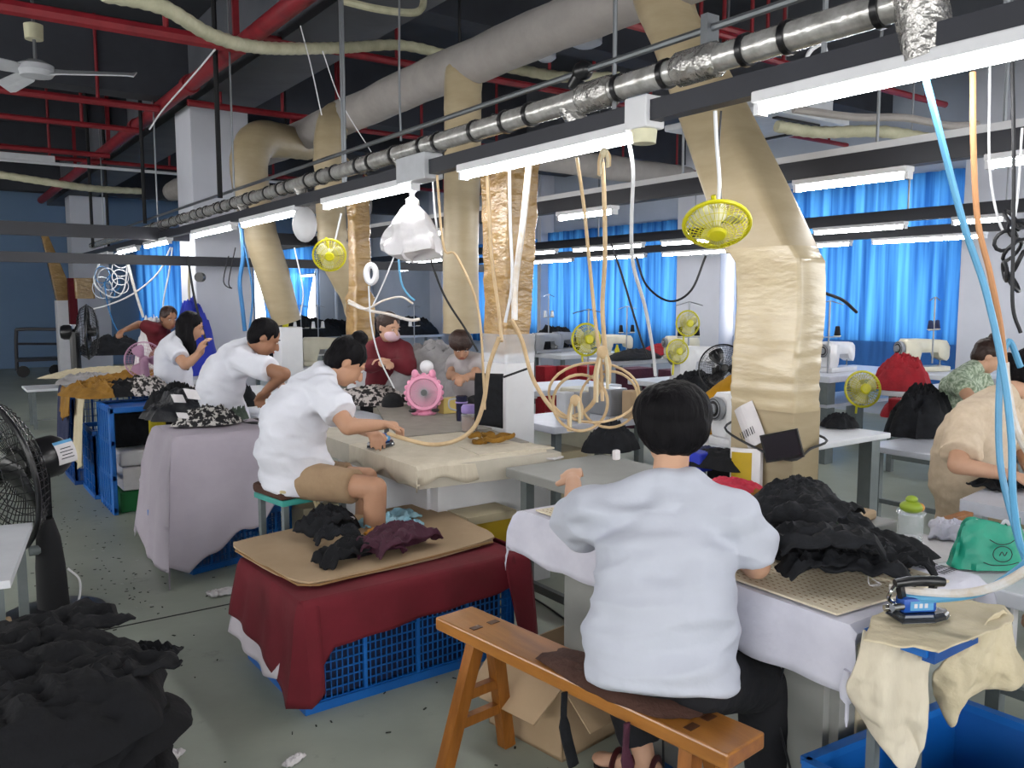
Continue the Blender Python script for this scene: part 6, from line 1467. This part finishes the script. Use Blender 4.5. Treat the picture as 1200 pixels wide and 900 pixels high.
# big blue bin on the floor
t = thing('plastic_bin', (2.3, .95, 0), 'large smooth blue bin at the bottom right corner', 'bin')
q = [gz(945, 893, .42), gz(1085, 828, .42)]; 
e1 = Vector((.12, 1, 0)).normalized(); 
rim = [Vector((1.72, .80, 0)), Vector((1.80, 1.26, 0)), Vector((2.62, 1.10, 0)), Vector((2.5, .55, 0))]
rim = [gz(945, 893, .4), gz(1120, 822, .4), gz(1290, 885, .4)]; rim.append(rim[0] + rim[2] - rim[1])
rim = [Vector((p.x, p.y, 0)) for p in rim]; ctr = sum(rim, Vector()) / 4
def ringq(k, z): return [ctr + (p - ctr) * k + Vector((0, 0, z)) for p in rim]
for i in range(4):
    a, b_ = ringq(1, .4)[i], ringq(1, .4)[(i + 1) % 4]; c_, d_ = ringq(.88, .01)[(i + 1) % 4], ringq(.88, .01)[i]
    MB().add([a, b_, c_, d_], [(0, 1, 2, 3)]).build('side_wall', 'bin_blue', t, thick=.01)
MB().add(ringq(.88, .012), [(0, 1, 2, 3)]).build('bottom', 'bin_blue', t, thick=.008)
g = MB()
for i in range(4): g.bar(ringq(1.01, .4)[i], ringq(1.01, .4)[(i + 1) % 4], .03, .022)
g.build('rim', 'crate_blue', t)
heap(ctr.x - .05, ctr.y, .03, .22, .16, .12, 'fabric_black', 'black cloth at the bottom of the blue bin', 41)
# black garments on the front table
zt = .792
for k, (px, py, rx, ry, h, sd, m, lab, rz) in enumerate((
    (960, 640, .24, .22, .12, 51, 'fabric_black', 'largest black garment in the heap on the front ironing table', .2),
    (1005, 650, .24, .16, .07, 52, 'fabric_charcoal', 'charcoal garment at the right of the front table heap', -.5),
    (930, 606, .28, .17, .12, 53, 'fabric_black', 'black garment at the back left of the front table heap', .3),
    (905, 640, .14, .12, .08, 54, 'fabric_charcoal', 'small dark garment beside the elbow of the front woman', .1))):
    c = gp(px, py, zt); heap(c[0], c[1], zt, rx, ry, h, m, lab, sd, rz=rz, rough=.8, res=72, rings=30, edn=.8)
for k, (px, py, w, h, rz, dz, lab) in enumerate(((1000, 664, .30, .17, -.9, .055, 'black garment flap with white threads nearest the iron'), (968, 632, .30, .20, -.7, .125, 'black folded flap across the middle of the front heap'), (1040, 655, .24, .13, -1.1, .035, 'pointed black flap at the right tip of the front heap'), (960, 600, .28, .18, .2, .145, 'black collar flap on top of the front heap'), (965, 662, .24, .12, -.5, .06, 'black strip flap low in the front heap'))):
    c = gp(px, py, zt + dz); flapcloth(c, w, h, rz, 'fabric_black', lab, 60 + k, zt + dz, amp=.022, droop=.03, cat='clothes')
for k, (px, py) in enumerate(((1030, 665), (1022, 682), (1053, 636), (942, 655))):
    p = Vector((*gp(px, py, zt + .05), zt + .05)); tag(MB().tube(smooth_pts([p + Vector((.03 * math.sin(i * 2.2 + k), .03 * math.cos(i * 1.7 + k), .01 * math.sin(i * 3))) for i in range(7)], 4), .0012, 4).build('loose_thread', 'paper'), 'loose white thread curl on the black garments', 'thread', 'loose threads on the black garments')
p = Vector((*gp(938, 607, .9), .93)); tag(MB().tube(smooth_pts([p, p + Vector((.03, -.06, .02)), p + Vector((.01, -.13, -.04))], 5), .012, 6, flat=.3).build('ribbon', 'fabric_green', smooth=True), 'grey green ribbon on the black heap', 'ribbon')
for (px, py, z, rx, ry, h, m, lab, sd) in ((858, 583, .76, .15, .16, .07, 'fabric_pink', 'pink patterned cloth beside the shoulder of the front woman', 71), (868, 596, .76, .1, .1, .05, 'fabric_red', 'bright red cloth in front of the pink cloth', 72), (845, 545, .77, .16, .2, .07, 'fabric_charcoal', 'dark folded cloth left of the bent duct', 73), (822, 537, .77, .2, .12, .05, 'fabric_navy', 'navy cloth behind the ear of the front woman', 74), (890, 588, .76, .12, .08, .04, 'fabric_mustard', 'brown and mustard trimming at the duct foot', 75)):
    c = gp(px, py, z); heap(c[0], c[1], z, rx, ry, h, m, lab, sd, rough=.7)
c = gp(818, 545, .77); tag(MB().box(c[0] - .05, c[0] + .05, c[1] - .06, c[1] + .06, .745, .84, bev=.01).build('blue_box', 'blue_solid'), 'bright blue box beside the cheek of the front woman', 'box')
tag(MB().box(2.65, 3.02, 1.8, 2.15, .742, .78, bev=.01).build('tray', 'cardboard'), 'brown tray at the foot of the duct', 'tray')
c = gp(716, 520, .78); heap(c[0], c[1], .745, .18, .13, .12, 'fabric_black', 'black lace heap on the grey table left of the front woman', 77, rough=1.5)
p = gf(722, 533, 3.25); tag(MB().box(p.x - .014, p.x + .014, p.y - .012, p.y + .01, p.z - .02, p.z + .02, bev=.006).build('swing_tag', 'paper'), 'white flower shaped tag on the black lace heap', 'tag')
c = gp(648, 538, .74); flapcloth(c, .1, .08, .3, 'paper', 'white scrap on the grey table by the lifted hand', 78, .745, amp=.004, cat='scrap')
# mustard cuttings and second iron
for k, (px, py) in enumerate(((562, 519), (582, 517), (572, 513), (592, 516), (556, 516), (578, 522))):
    c = gp(px, py, .79); tag(MB().tube(smooth_pts([Vector((c[0] + .045 * math.cos(q + k) * (1.3 if k % 2 else .8), c[1] + .035 * math.sin(q + k), .797 + .006 * k + .006 * math.sin(3 * q))) for q in [2 * PI * i / 9 for i in range(9)]], 3, True), .013, 6, True, flat=.6).build('cutting', 'fabric_mustard', smooth=True), 'mustard trimming loop in the small pile on the muslin', 'scrap', 'mustard trimming loops on the muslin')
ic2 = gz(449, 521, .8); steam_iron((ic2.x, ic2.y, .79), .5, 'small dark steam iron in the hand of the woman in shorts', .85)
c = gp(440, 470, .8); heap(c[0], c[1], .785, .42, .22, .12, 'leopard', 'leopard spotted fabric heap in front of the woman in shorts', 81, rz=-.3, rough=.8)
# grey wrapped cloth bales behind the desk fan
for (px, py, rx, ry, h, lab, sd) in ((512, 452, .50, .35, .42, 'largest grey bundled cloth behind the pink desk fan', 82), (550, 455, .4, .28, .34, 'grey striped bundle right of the pink desk fan', 83), (478, 452, .3, .25, .25, 'pale grey bundle left of the pink desk fan', 84)):
    c = gp(px, py + 15, .78); heap(c[0], c[1], .775, rx, ry, h, 'fabric_greypile', lab, sd, rough=.7)
table(3.3, 4.5, 5.97, 7.0, .76, 'pale table under the grey bundles behind the desk fan', th=.05)
# pink desk fan
_b = gz(497, 486, .79); pc = _b + Vector((0, 0, .155)); ax = (Vector((0, 0, 0)) + camd(pc)); ax.z = .12; ax.normalize(); A_, B_, D_ = basis(ax)
t = thing('desk_fan', (pc.x, pc.y, .79), 'pink desk fan shaped with small ears and bumps on the ironing table', 'fan')
MB().lathe([(.0, -.045), (.10, -.05), (.125, -.03), (.128, .02), (.12, .035), (.10, .035), (.095, .02)], pc, D_, 32).build('casing', 'pink_fan', t, smooth=True)
for q in range(20):
    a = 2 * PI * q / 20; MB().ball(pc + (A_ * math.cos(a) + B_ * math.sin(a)) * .122 + D_ * .005, .019, 10, 7).build('bump', 'pink_fan', t, smooth=True)
for sx in (-1, 1):
    u = A_ if abs(A_.z) < .5 else B_; 
    MB().ball(pc + Vector((0, 0, .13)) + u * sx * .06, (.025, .025, .035)).build('ear', 'pink_fan', t, smooth=True)
g = MB()
for q in range(40):
    a = 2 * PI * q / 40; e = A_ * math.cos(a) + B_ * math.sin(a); g.tube([pc + e * .02 + D_ * .04, pc + e * .06 + D_ * .042, pc + e * .098 + D_ * .03], .0016, 4)
tag(g.build('guard', 'ac_white', t), kind='stuff')
MB().lathe([(.022, 0), (.022, .006)], pc + D_ * .04, D_, 18).build('hub', 'black_plastic', t, smooth=True)
for k in range(5):
    a = 2 * PI * k / 5; e = A_ * math.cos(a) + B_ * math.sin(a); u = -A_ * math.sin(a) + B_ * math.cos(a)
    MB().grid([[pc + e * r + u * w * s_ + D_ * .01 * s_ for s_ in (-1, 0, 1)] for r, w in ((.015, .012), (.05, .03), (.088, .034))]).build('blade', 'lilac_fan', t, smooth=True, thick=.002)
u = A_ if abs(A_.z) < .5 else B_
for sx in (-1, 1): MB().ball(Vector((pc.x, pc.y, .805)) + u * sx * .055, (.035, .03, .018)).build('foot', 'pink_fan', t, smooth=True); MB().ball(Vector((pc.x, pc.y, .82)) + u * sx * .08 + D_ * .03, (.03, .02, .014)).build('foot_pad', 'black_plastic', t, smooth=True)
MB().lathe([(.05, 0), (.055, .01), (.03, .03), (.025, .06)], (pc.x, pc.y, .79), (0, 0, 1), 18).build('base', 'pink_fan', t, smooth=True)
tag(MB().ball(gf(500, 430, 6.1), (.05, .05, .05)).build('white_bottle', 'white_paint', smooth=True), 'white round lidded bottle top behind the pink fan', 'bottle')
# mug and tea jar, box
p = gz(541, 493, .79); t = thing('travel_mug', (p.x, p.y, .79), 'dark blue travel mug with a loop handle right of the pink fan', 'mug')
MB().lathe([(.034, 0), (.036, .02), (.038, .12), (.040, .13), (.040, .165), (.03, .17)], (p.x, p.y, .79), n=20).build('body', 'mug_dark', t, smooth=True)
MB().lathe([(.041, .12), (.042, .125), (.041, .13)], (p.x, p.y, .79), n=20).build('band', 'purple_lid', t)
MB().tube(smooth_pts([(p.x - .035, p.y + .01, .94), (p.x - .075, p.y + .03, .93), (p.x - .075, p.y + .03, .88), (p.x - .035, p.y + .01, .86)], 5), .006, 8).build('handle', 'ac_white', t, smooth=True)
p = gz(550, 505, .79); t = thing('tea_jar', (p.x, p.y, .79), 'glass tea jar with a purple lid, brown leaves inside', 'jar')
MB().lathe([(.048, 0), (.052, .01), (.052, .10), (.044, .115)], (p.x, p.y, .788), n=22).build('glass', 'jar_clear', t, smooth=True)
MB().lathe([(.046, .004), (.047, .09), (.02, .1)], (p.x, p.y, .79), n=18).build('tea', 'tea_brown', t, smooth=True)
MB().lathe([(.047, .115), (.05, .12), (.05, .15), (.046, .155), (.04, .165), (.02, .168)], (p.x, p.y, .788), n=22).build('lid', 'purple_lid', t, smooth=True)
p = gz(525, 484, .79); tag(MB().box(p.x - .06, p.x + .08, p.y - .04, p.y + .04, .79, .90, bev=.006).build('yellow_carton', 'tape'), 'yellow beige carton between the fan and the mug', 'box')
tag(cloth_curtain([gf(557, 438, 4.95).xy.to_3d(), gf(590, 438, 4.9).xy.to_3d()], gf(570, 438, 4.9).z, pw([(0, .86), (1, .84)]), 'fabric_black', 'hanging_cloth', 'black cloth bag hanging on the left of the white foot box', 8, amp=.01, flare=.0), cat='cloth')
tag(MB().bar(gf(590, 442, 4.95), gf(618, 432, 4.95), .012).build('hook_rod', 'black_matte'), 'short dark rod holding the black cloth bag', 'rod')
# jar and green bag, lower right
p = gz(1066, 636, .775); t = thing('glass_jar', (p.x, p.y, .742), 'tall clear jar with a green and orange lid right of the black heap', 'jar')
MB().lathe([(.036, 0), (.04, .01), (.04, .12), (.036, .13)], (p.x, p.y, .745), n=22).build('glass', 'jar_clear', t, smooth=True)
MB().lathe([(.030, .13), (.046, .132), (.046, .14), (.030, .142)], (p.x, p.y, .745), n=22).build('rim', 'jar_clear', t, smooth=True)
MB().ball((p.x, p.y, .90), (.038, .038, .022)).build('lid', 'green_lid', t, smooth=True)
MB().ball((p.x + .012, p.y - .02, .90), (.018, .018, .016)).build('fruit_print', 'fruit_orange', t, smooth=True)
MB().ball((p.x, p.y, .925), (.02, .02, .014)).build('lid_knob', 'green_lid', t, smooth=True)
MB().lathe([(.034, .003), (.035, .05), (.01, .05)], (p.x, p.y, .745), n=18).build('contents', 'ac_white', t, smooth=True)
tag(MB().quadprism([(2.60, 1.40), (2.95, 1.3), (2.97, 1.6), (2.66, 1.65)], .741, .7425).build('sheet_of_paper', 'paper'), 'white paper sheet under the clear jar', 'paper')
gb = gz(1158, 662, .75); t = thing('plastic_bag', (gb.x, gb.y, .745), 'green printed plastic carrier bag on the white table, lower right', 'bag')
rows = []
cu = Vector((math.cos(-YAW), math.sin(-YAW), 0)); cv = Vector((-cu.y, cu.x, 0))
for j in range(15):
    v = j / 14; row = []
    for i in range(33):
        q = 2 * PI * i / 32; r = .5 + .5 * math.sin(PI * min(1, (v + .25) / 1.25)) ; sq = math.copysign(abs(math.cos(q)) ** .7, math.cos(q)); sp_ = math.copysign(abs(math.sin(q)) ** .8, math.sin(q))
        w = .118 * (1.08 - .28 * v); dpt = .055 * (1 - v * .75); h = .145 * v
        n_ = .012 * noise.noise(Vector((sq * 3, sp_ * 3, v * 4)))
        row.append(Vector((gb.x, gb.y, .748)) + cu * (w * sq + n_) + cv * (dpt * sp_ + n_) + Vector((0, 0, h + .012 * math.cos(q * 3) * v)))
    rows.append(row)
rows.append([Vector((gb.x, gb.y, .80)) for _ in rows[0]])
MB().grid(rows).build('film', 'bag_green', t, smooth=True)
for sx in (-1, 1): MB().tube(smooth_pts([Vector((gb.x, gb.y, .86)) + cu * sx * .03 + Vector((0, 0, 0)), Vector((gb.x, gb.y, .895)) + cu * sx * .045, Vector((gb.x, gb.y, .87)) + cu * sx * .07], 5), .007, 6, flat=.4).build('handle', 'ac_white', t, smooth=True)
def dood(pts, r=.0014): 
    MB().tube(smooth_pts([Vector((gb.x, gb.y, .748)) + cu * x - cv * (.062 - .30 * max(0, z - .02) ** 1.0 * .9 * .45) + Vector((0, 0, z)) for x, z in pts], 5), r, 5).build('printed_line', 'ink_dark', t)
dood([(-.04 + .05 + .03 * math.cos(q), .055 + .024 * math.sin(q)) for q in [2 * PI * i / 10 for i in range(11)]]); dood([(-.03, .1), (.0, .085), (.03, .088), (.05, .1)]); dood([(.0, .05), (.008, .062), (.016, .05), (.024, .062)]); dood([(-.05, .03), (-.02, .02), (.03, .022), (.06, .03)])
c = gp(1115, 622, .76); flapcloth(c, .22, .14, .5, 'cloth_white', 'rolled white cloth left of the green bag', 91, .745, amp=.03)
c = gp(1120, 605, .76); tag(MB().box(c[0] - .1, c[0] + .1, c[1] - .02, c[1] + .02, .745, .765, bev=.004).build('wood_stick', 'wood_leg'), 'brown wooden ruler above the rolled white cloth', 'ruler')
c = gp(1178, 568, .79); flapcloth(c, .28, .16, -.2, 'fabric_black', 'black cloth under the hand of the woman in cream', 92, .785, amp=.02)

# ---------------------------------------------------------------- floor fan, left
hb = gf(18, 556, 4.05); ax = Vector((-.86, -.40, -.12)).normalized()
fl = gz(62, 716, 0)
t = thing('standing_fan', (hb.x + .05, hb.y, 0), 'large black standing fan at the left edge, its back to the aisle', 'fan')
def big_fan(t, c, ax, R, ml=.2, n=60, label=None, body='black_plastic', ring='black_plastic', bladem='black_plastic'):
    ax = Vector(ax).normalized(); A_, B_, D_ = basis(ax)
    MB().tube([c + (A_ * math.cos(q) + B_ * math.sin(q)) * R for q in [2 * PI * k / 40 for k in range(40)]], R * .035, 8, True).build('cage_ring', ring, t, smooth=True)
    g = MB()
    for k in range(n):
        q = 2 * PI * k / n; e = A_ * math.cos(q) + B_ * math.sin(q); w = R * .007
        g.tube([c + e * R, c + e * R * .86 - D_ * R * .22, c + e * R * .5 - D_ * R * .34, c + e * R * .18 - D_ * R * .36], w, 3)
        g.tube([c + e * R, c + e * R * .86 + D_ * R * .2, c + e * R * .5 + D_ * R * .3, c + e * R * .15 + D_ * R * .33], w, 3)
    for r, h in ((.93, .12), (.8, .25), (.62, .31), (.42, .35), (.22, .36)):
        for sg in (-1, 1): g.tube([c + (A_ * math.cos(q) + B_ * math.sin(q)) * R * r + D_ * R * h * sg for q in [2 * PI * k / 32 for k in range(32)]], R * .007, 3, True)
    tag(g.build('cage_wires', ring, t), kind='stuff')
    for k in range(3):
        q = 2 * PI * k / 3; rows = []
        for r, w0, w1, tw in ((.14, -.3, .3, .10), (.4, -.55, .5, .12), (.7, -.55, .45, .10), (.88, -.4, .25, .06)):
            rows.append([c + (A_ * math.cos(q + w0 + (w1 - w0) * u) + B_ * math.sin(q + w0 + (w1 - w0) * u)) * R * r + D_ * R * tw * (u * 2 - 1) for u in (0, .33, .66, 1)])
        MB().grid(rows).build('blade', bladem, t, smooth=True, thick=.006)
    MB().lathe([(.02, .3 * R), (.16 * R, .28 * R), (.17 * R, -.1 * R)], c, D_, 18).build('hub', body, t, smooth=True)
    MB().lathe([(.2 * R, -.34 * R), (.22 * R, -.40 * R), (.12 * R, -.44 * R), (.12 * R, -.5 * R), (.24 * R, -.53 * R), (.27 * R, -.6 * R), (.27 * R, -.34 * R - ml), (.22 * R, -.44 * R - ml), (.1 * R, -.47 * R - ml)], c, D_, 24).build('motor', body, t, smooth=True)
    return A_, B_, D_
R_ = .40
A_, B_, D_ = big_fan(t, hb - Vector((math.cos(YAW), -math.sin(YAW), 0)) * .13, ax, R_)
hb = hb - Vector((math.cos(YAW), -math.sin(YAW), 0)) * .13
m0 = hb - D_ * (R_ * .6 + .1); tocam = camd(m0); sd_ = (tocam - D_ * tocam.dot(D_)).normalized(); tu = D_.cross(sd_)
rows = [[m0 - D_ * (.05 * (i / 6 - .5) * 2) + (sd_ * math.cos(q) + tu * math.sin(q)) * (.28 * R_ + .0015) for q in [-.55 + 1.1 * j / 8 for j in range(9)]] for i in range(7)]
MB().grid(rows).build('rating_label', 'paper', t, thick=.001)
rows = [[m0 - D_ * (.05 * (i / 6 - .5) * 2) + (sd_ * math.cos(q) + tu * math.sin(q)) * (.28 * R_ + .0028) for q in [(.40 if tu.z > 0 else -.55) + .15 * j / 3 for j in range(4)]] for i in range(7)]
MB().grid(rows).build('label_band', 'label_blue', t, thick=.001)
for i in range(4):
    MB().grid([[m0 - D_ * (.035 * (a - .5) * 2 * (1 - .2 * (i % 2))) + (sd_ * math.cos(q) + tu * math.sin(q)) * (.28 * R_ + .0028) for q in (-.3 + i * .15, -.26 + i * .15)] for a in (0, .5, 1)]).build('label_line', 'ink_dark', t, thick=.0008)
pb = Vector((fl.x - .02, fl.y - .25, 0)); pt_ = hb - D_ * (R_ * .5) + Vector((0, 0, -.08))
pt_ = gf(55, 608, 4.1); pb = gf(63, 712, 4.12); pb.z = .02
MB().tube([pt_, pt_.lerp(pb, .2), pt_.lerp(pb, .5), pb], [.03, .055, .068, .075], 14).build('column', 'black_matte', t, smooth=True)
MB().bar(hb - D_ * (R_ * .55 + .06), pt_, .05, .06).build('tilt_neck', 'black_plastic', t)
MB().cone(pt_.lerp(pb, .3) + Vector((-.09, -.02, 0)), pt_.lerp(pb, .3) + Vector((-.04, -.02, 0)), .025, n=12).build('knob', 'table_leg', t, smooth=True)
MB().lathe([(.25, 0), (.24, .02), (.1, .05), (.05, .06)], (pb.x, pb.y, 0), n=28).build('base_plate', 'black_plastic', t, smooth=True)
MB().tube(smooth_pts([pb + Vector((.07, -.02, .22)), pb + Vector((.12, -.02, .15)), pb + Vector((.11, -.03, .05)), pb + Vector((.06, -.05, .01))], 6), .006, 6).build('cable', 'cable_white', t, smooth=True)
# small table left edge
p1, p2 = gz(38, 612, .55), gz(12, 680, .55)
t = thing('side_table', (p1.x - .4, p1.y - .2, 0), 'white side table at the left edge below the fan', 'table')
e = (p1 - p2).normalized(); n_ = Vector((-e.y, e.x, 0)); n_ = n_ if n_.x < 0 else -n_
MB().quadprism([p2, p1, p1 + n_ * .8, p2 + n_ * .8], .52, .55).build('tabletop', 'table_white', t)
for c in (p2.lerp(p1, .06) + n_ * .05, p2.lerp(p1, .94) + n_ * .05, p2.lerp(p1, .94) + n_ * .74, p2.lerp(p1, .06) + n_ * .74): MB().box(c.x - .02, c.x + .02, c.y - .02, c.y + .02, 0, .52).build('leg', 'table_leg', t)
c = p2.lerp(p1, .5) + n_ * .3; tag(MB().box(c.x - .2, c.x + .25, c.y - .15, c.y + .15, 0, .2, bev=.008).build('wood_crate', 'cardboard'), 'brown carton under the white side table, left edge', 'box')
# pile of black garments at the bottom left: folded garments stacked in layers
GPL = 'black garments stacked in the big floor pile'
pc_ = Vector((.08, 2.74, 0))
for k in range(11):
    s_ = 1.0 - .008 * k + .05 * noise.noise(Vector((k * 1.7, 0, 0))); z = .040 * k
    heap(pc_.x + .04 * math.sin(k * 2.1), pc_.y + .04 * math.cos(k * 1.7), z, .53 * s_, .50 * s_, .075 if k < 10 else .11, 'fabric_charcoal' if k % 3 else 'fabric_black', 'crumpled black garment %s in the big floor pile' % ['at the very bottom', 'second from the bottom', 'third from the bottom', 'fourth from the bottom', 'fifth from the bottom', 'exactly halfway up', 'fifth from the top', 'fourth from the top', 'third from the top', 'just under the top one', 'on top'][k], 100 + k, group=GPL, rz=k * .9, rough=1.5, res=90, rings=34, pw_=7, edn=.5)
for k, (px, py, w, h, rz, z) in enumerate(((168, 772, .22, .13, -.75, .42), (60, 740, .40, .28, .3, .50), (105, 800, .42, .26, .4, .49))):
    c = gp(px, py, z); flapcloth(c, w, h, rz, 'fabric_charcoal', ['pointed black flap at the right of the floor pile', 'black folded flap at the rear top of the floor pile', 'wide black flap across the top of the floor pile'][k], 120 + k, z, amp=.03, cat='clothes')
# ---------------------------------------------------------------- rear stations: cloth heaps and small things
for px, dd_, rx, h, m, lab, sd in ((180, 8.9, .2, .56, 'bag_film', 'white plastic sack behind the lilac fan', 214), (226, 9.1, .24, .72, 'blue_solid', 'blue sack at the left of the near column', 215)):
    c = gf(px, 400, dd_); heap(c.x, c.y, .78, rx, rx, h, m, lab, sd, cat='bag', res=40, rings=20, name='sack', rough=.8)
for (px, py, z, rx, ry, h, m, lab, sd, cat) in (
    (1080, 508, .6, .34, .22, .30, 'fabric_black', 'big black fabric heap on the low grey bench', 201, 'clothes'),
    (984, 500, .755, .13, .11, .07, 'fabric_black', 'black lace cloth on the white table right of the duct', 202, 'clothes'),
    (1056, 456, .76, .24, .26, .27, 'fabric_red', 'dark red cloth heap right of the yellow clip fan', 203, 'clothes'),
    (1062, 488, .53, .24, .2, .16, 'fabric_red', 'dark red cloth heap lower, behind the black heap', 204, 'clothes'),
    (778, 415, .8, .5, .22, .13, 'fabric_red', 'red cushion like cloth on the distant white table', 205, 'clothes'),
    (745, 420, .8, .5, .25, .10, 'fabric_black', 'dark cloth beside the red one in the distance', 206, 'clothes'),
    (650, 410, .78, .6, .25, .30, 'fabric_charcoal', 'dark clothes heap on the far left distant table', 207, 'clothes'),
    (812, 470, .78, .3, .2, .2, 'fabric_black', 'black jacket by the mesh fan', 208, 'clothes'),
    (350, 395, .78, .9, .4, .36, 'fabric_black', 'dark clothes heap under the gathered far curtain', 209, 'clothes'),
    (390, 392, .78, .7, .4, .28, 'fabric_charcoal', 'dark grey clothes heap right of the gathered curtain', 210, 'clothes'),
    (485, 392, .78, .7, .4, .34, 'fabric_black', 'dark clothes row on the far table before the grey wall', 211, 'clothes'),
    (435, 470, .3, .28, .28, .85, 'fabric_black', 'tall black cloth heap left of the masked worker', 212, 'clothes'),
    (135, 415, .85, .45, .28, .22, 'fabric_black', 'black lace heap on the white table behind the lilac fan', 213, 'clothes'),
    (330, 430, .8, .22, .2, .3, 'fabric_charcoal', 'dark grey bag right of the elbowed duct', 216, 'bag'),
    (345, 470, .76, .2, .14, .05, 'fabric_black', 'black pieces under the hand of the man in the white tee', 217, 'clothes'),
    (322, 480, .5, .3, .4, .1, 'fabric_green', 'grey green cloth below the table of the man', 218, 'clothes')):
    c = gp(px, py, z); heap(c[0], c[1], z, rx, ry, h, m, lab, sd, cat=cat, res=56, rings=24, rough=1.15, name='garment' if cat == 'clothes' else 'sack')
def bx_(px, py, f, w, h, d, m, name, lab, cat, z0=None):
    p = gf(px, py, f); zb = p.z - h / 2 if z0 is None else z0
    tag(MB().box(p.x - w / 2, p.x + w / 2, p.y - d / 2, p.y + d / 2, zb, zb + h, bev=min(.01, h / 6)).build(name, m), lab, cat)
bx_(1072, 478, 7.1, .22, .16, .15, 'fabric_cream', 'printed_box', 'cream printed box in front of the red heap', 'box'); bx_(1055, 478, 7.15, .14, .16, .15, 'fabric_red', 'red_box', 'red box edge beside the cream printed box', 'box')
bx_(1099, 474, 7.3, .25, .14, .2, 'fabric_navy', 'blue_tray', 'dark blue tray right of the cream printed box', 'tray')
bx_(745, 434, 10.5, .4, .74, .3, 'fabric_plum', 'purple_box', 'purple box under the distant white table', 'box', 0); bx_(792, 434, 10.0, .3, .76, .3, 'fabric_plum', 'purple_box', 'purple box right of the black curtain end', 'box', 0)
for k, px in enumerate((640, 664, 688)): bx_(px, 430, 10.8, .2, .74, .2, 'fabric_red', 'red_sack', ['left red sack under the distant tables', 'middle red sack under the distant tables', 'right red sack under the distant tables'][k], 'sack', 0)
for k, (px, f) in enumerate(((663, 5.6), (680, 5.6), (740, 5.7))): bx_(px, 482, f + .25, .10, .2, .10, ['ac_white', 'machine_grey', 'cardboard'][k], 'upright_box', ['white upright box beneath the blue sheen table', 'grey upright box beneath the blue sheen table', 'brown upright box beneath the blue sheen table'][k], 'box', .75)
for k, (px, py, f, m) in enumerate(((723, 408, 7.9, 'yellow_fan'), (310, 392, 6.9, 'yellow_fan'))):
    p = gz(px, py + 12, .78) + Vector((0, 0, .1)) if k == 0 else Vector((3.2, 8.7, 1.4)); tag(MB().lathe([(.03, 0), (.035, .02), (.035, .12), (.02, .15), (.012, .19)], p - Vector((0, 0, .1)), n=12).build('bottle', m, smooth=True), ['yellow bottle by the distant cream machine', 'yellow bottle behind the hair of the man'][k], 'bottle')
# rear clip fans on tables
for px, py, f, R, lab in ((1011, 456, 6.6, .14, 'yellow clip fan on the edge of the white table right of the duct'), (687, 398, 7.4, .14, 'yellow fan standing by the hose coil in the distance'), (806, 379, 8, .12, 'cream and yellow fan before the white wall pier'), (794, 412, 7, .1, 'yellow rimmed fan on the distant table')):
    c = gf(px, py, f); clip_fan(c, camd(c) + Vector((.5, 0, 0)), R, lab, c + Vector((0, .05, -.2)))
# mesh floor fan behind the front woman, dark fan far left, lilac fan
c = gf(848, 432, 6.2); t = thing('mesh_fan', c, 'round black mesh fan behind the person in yellow', 'fan'); big_fan(t, c, camd(c) + Vector((.2, 0, .1)), .18, .08, 40); MB().cone(c + Vector((.03, .1, 0)), (c.x + .03, c.y + .1, 0), .03, n=8).build('pole', 'black_plastic', t)
c = gf(103, 389, 10.5); t = thing('standing_fan', (c.x, c.y, 0), 'dark standing fan far left beside the white post', 'fan'); big_fan(t, c, (.95, -.2, 0), .34, .15, 40); MB().cone(c + Vector((-.15, .0, 0)), (c.x - .15, c.y, 0), .06, n=10).build('pole', 'black_plastic', t)
c = gf(169, 422, 7.2); t = thing('desk_fan', (c.x, c.y, .83), 'lilac round desk fan left of the long haired woman', 'fan')
big_fan(t, c, camd(c), .155, .03, 40, ring='lilac_fan', body='lilac_fan', bladem='lilac_fan'); MB().cone(c, (c.x, c.y + .02, .78), .03, .06, n=12).build('base', 'lilac_fan', t, smooth=True)
# tailor tray of white odds and ends
for k, (px, py) in enumerate(((105, 437), (118, 435), (150, 437), (130, 441))):
    p = gf(px, py, 8.6); tag(MB().ball(p, (.07, .06, .05)).build('cloth_ball', 'white_paint', smooth=True), 'small white cloth lump on the cream fabric behind the crates', 'scrap', 'white lumps behind the crates')
# scraps on the floor
rs = random.Random(3); g = MB(); g2 = MB()
for i in range(420):
    x = rs.uniform(-.5, 1.9); y = rs.uniform(1.4, 9); 
    if i % 3 == 0: x, y = rs.gauss(.85, .15), rs.uniform(4.5, 7.5)
    L = rs.uniform(.002, .010); w = rs.uniform(.001, .003); a = rs.uniform(0, PI); c, s_ = math.cos(a), math.sin(a)
    q = [(x + u * L * c - v * w * s_, y + u * L * s_ + v * w * c) for u, v in ((-1, -1), (1, -1.5), (1.2, 1), (-.8, 1.3))]
    (g if i % 9 else g2).quadprism(q, .0025, .005)
tag(g.build('lint', 'lint'), 'dark thread ends and lint scattered on the green grey floor', 'lint', kind='stuff')
tag(g2.build('lint', 'lint_pale'), 'pale thread ends scattered on the green grey floor', 'lint', kind='stuff')
for k, (px, py, w, h) in enumerate(((262, 695, .16, .1), (345, 893, .08, .03), (198, 892, .12, .05), (285, 698, .1, .05))):
    c = gp(px, py, .004); flapcloth(c, w, h, .4 * k, 'paper', ['crumpled white wrapper on the floor left of the maroon cloth', 'small white paper at the bottom edge of the floor', 'pale scrap beside the black floor pile', 'second white wrapper close to the maroon cloth'][k], 130 + k, .004, name='floor_scrap', cat='scrap', amp=.012)
cable('floor_cable', [gz(615, 695, .006), gz(640, 710, .006), gz(668, 730, .006)], .005, 'cable_black', 'short dark cable on the floor behind the wooden bench')
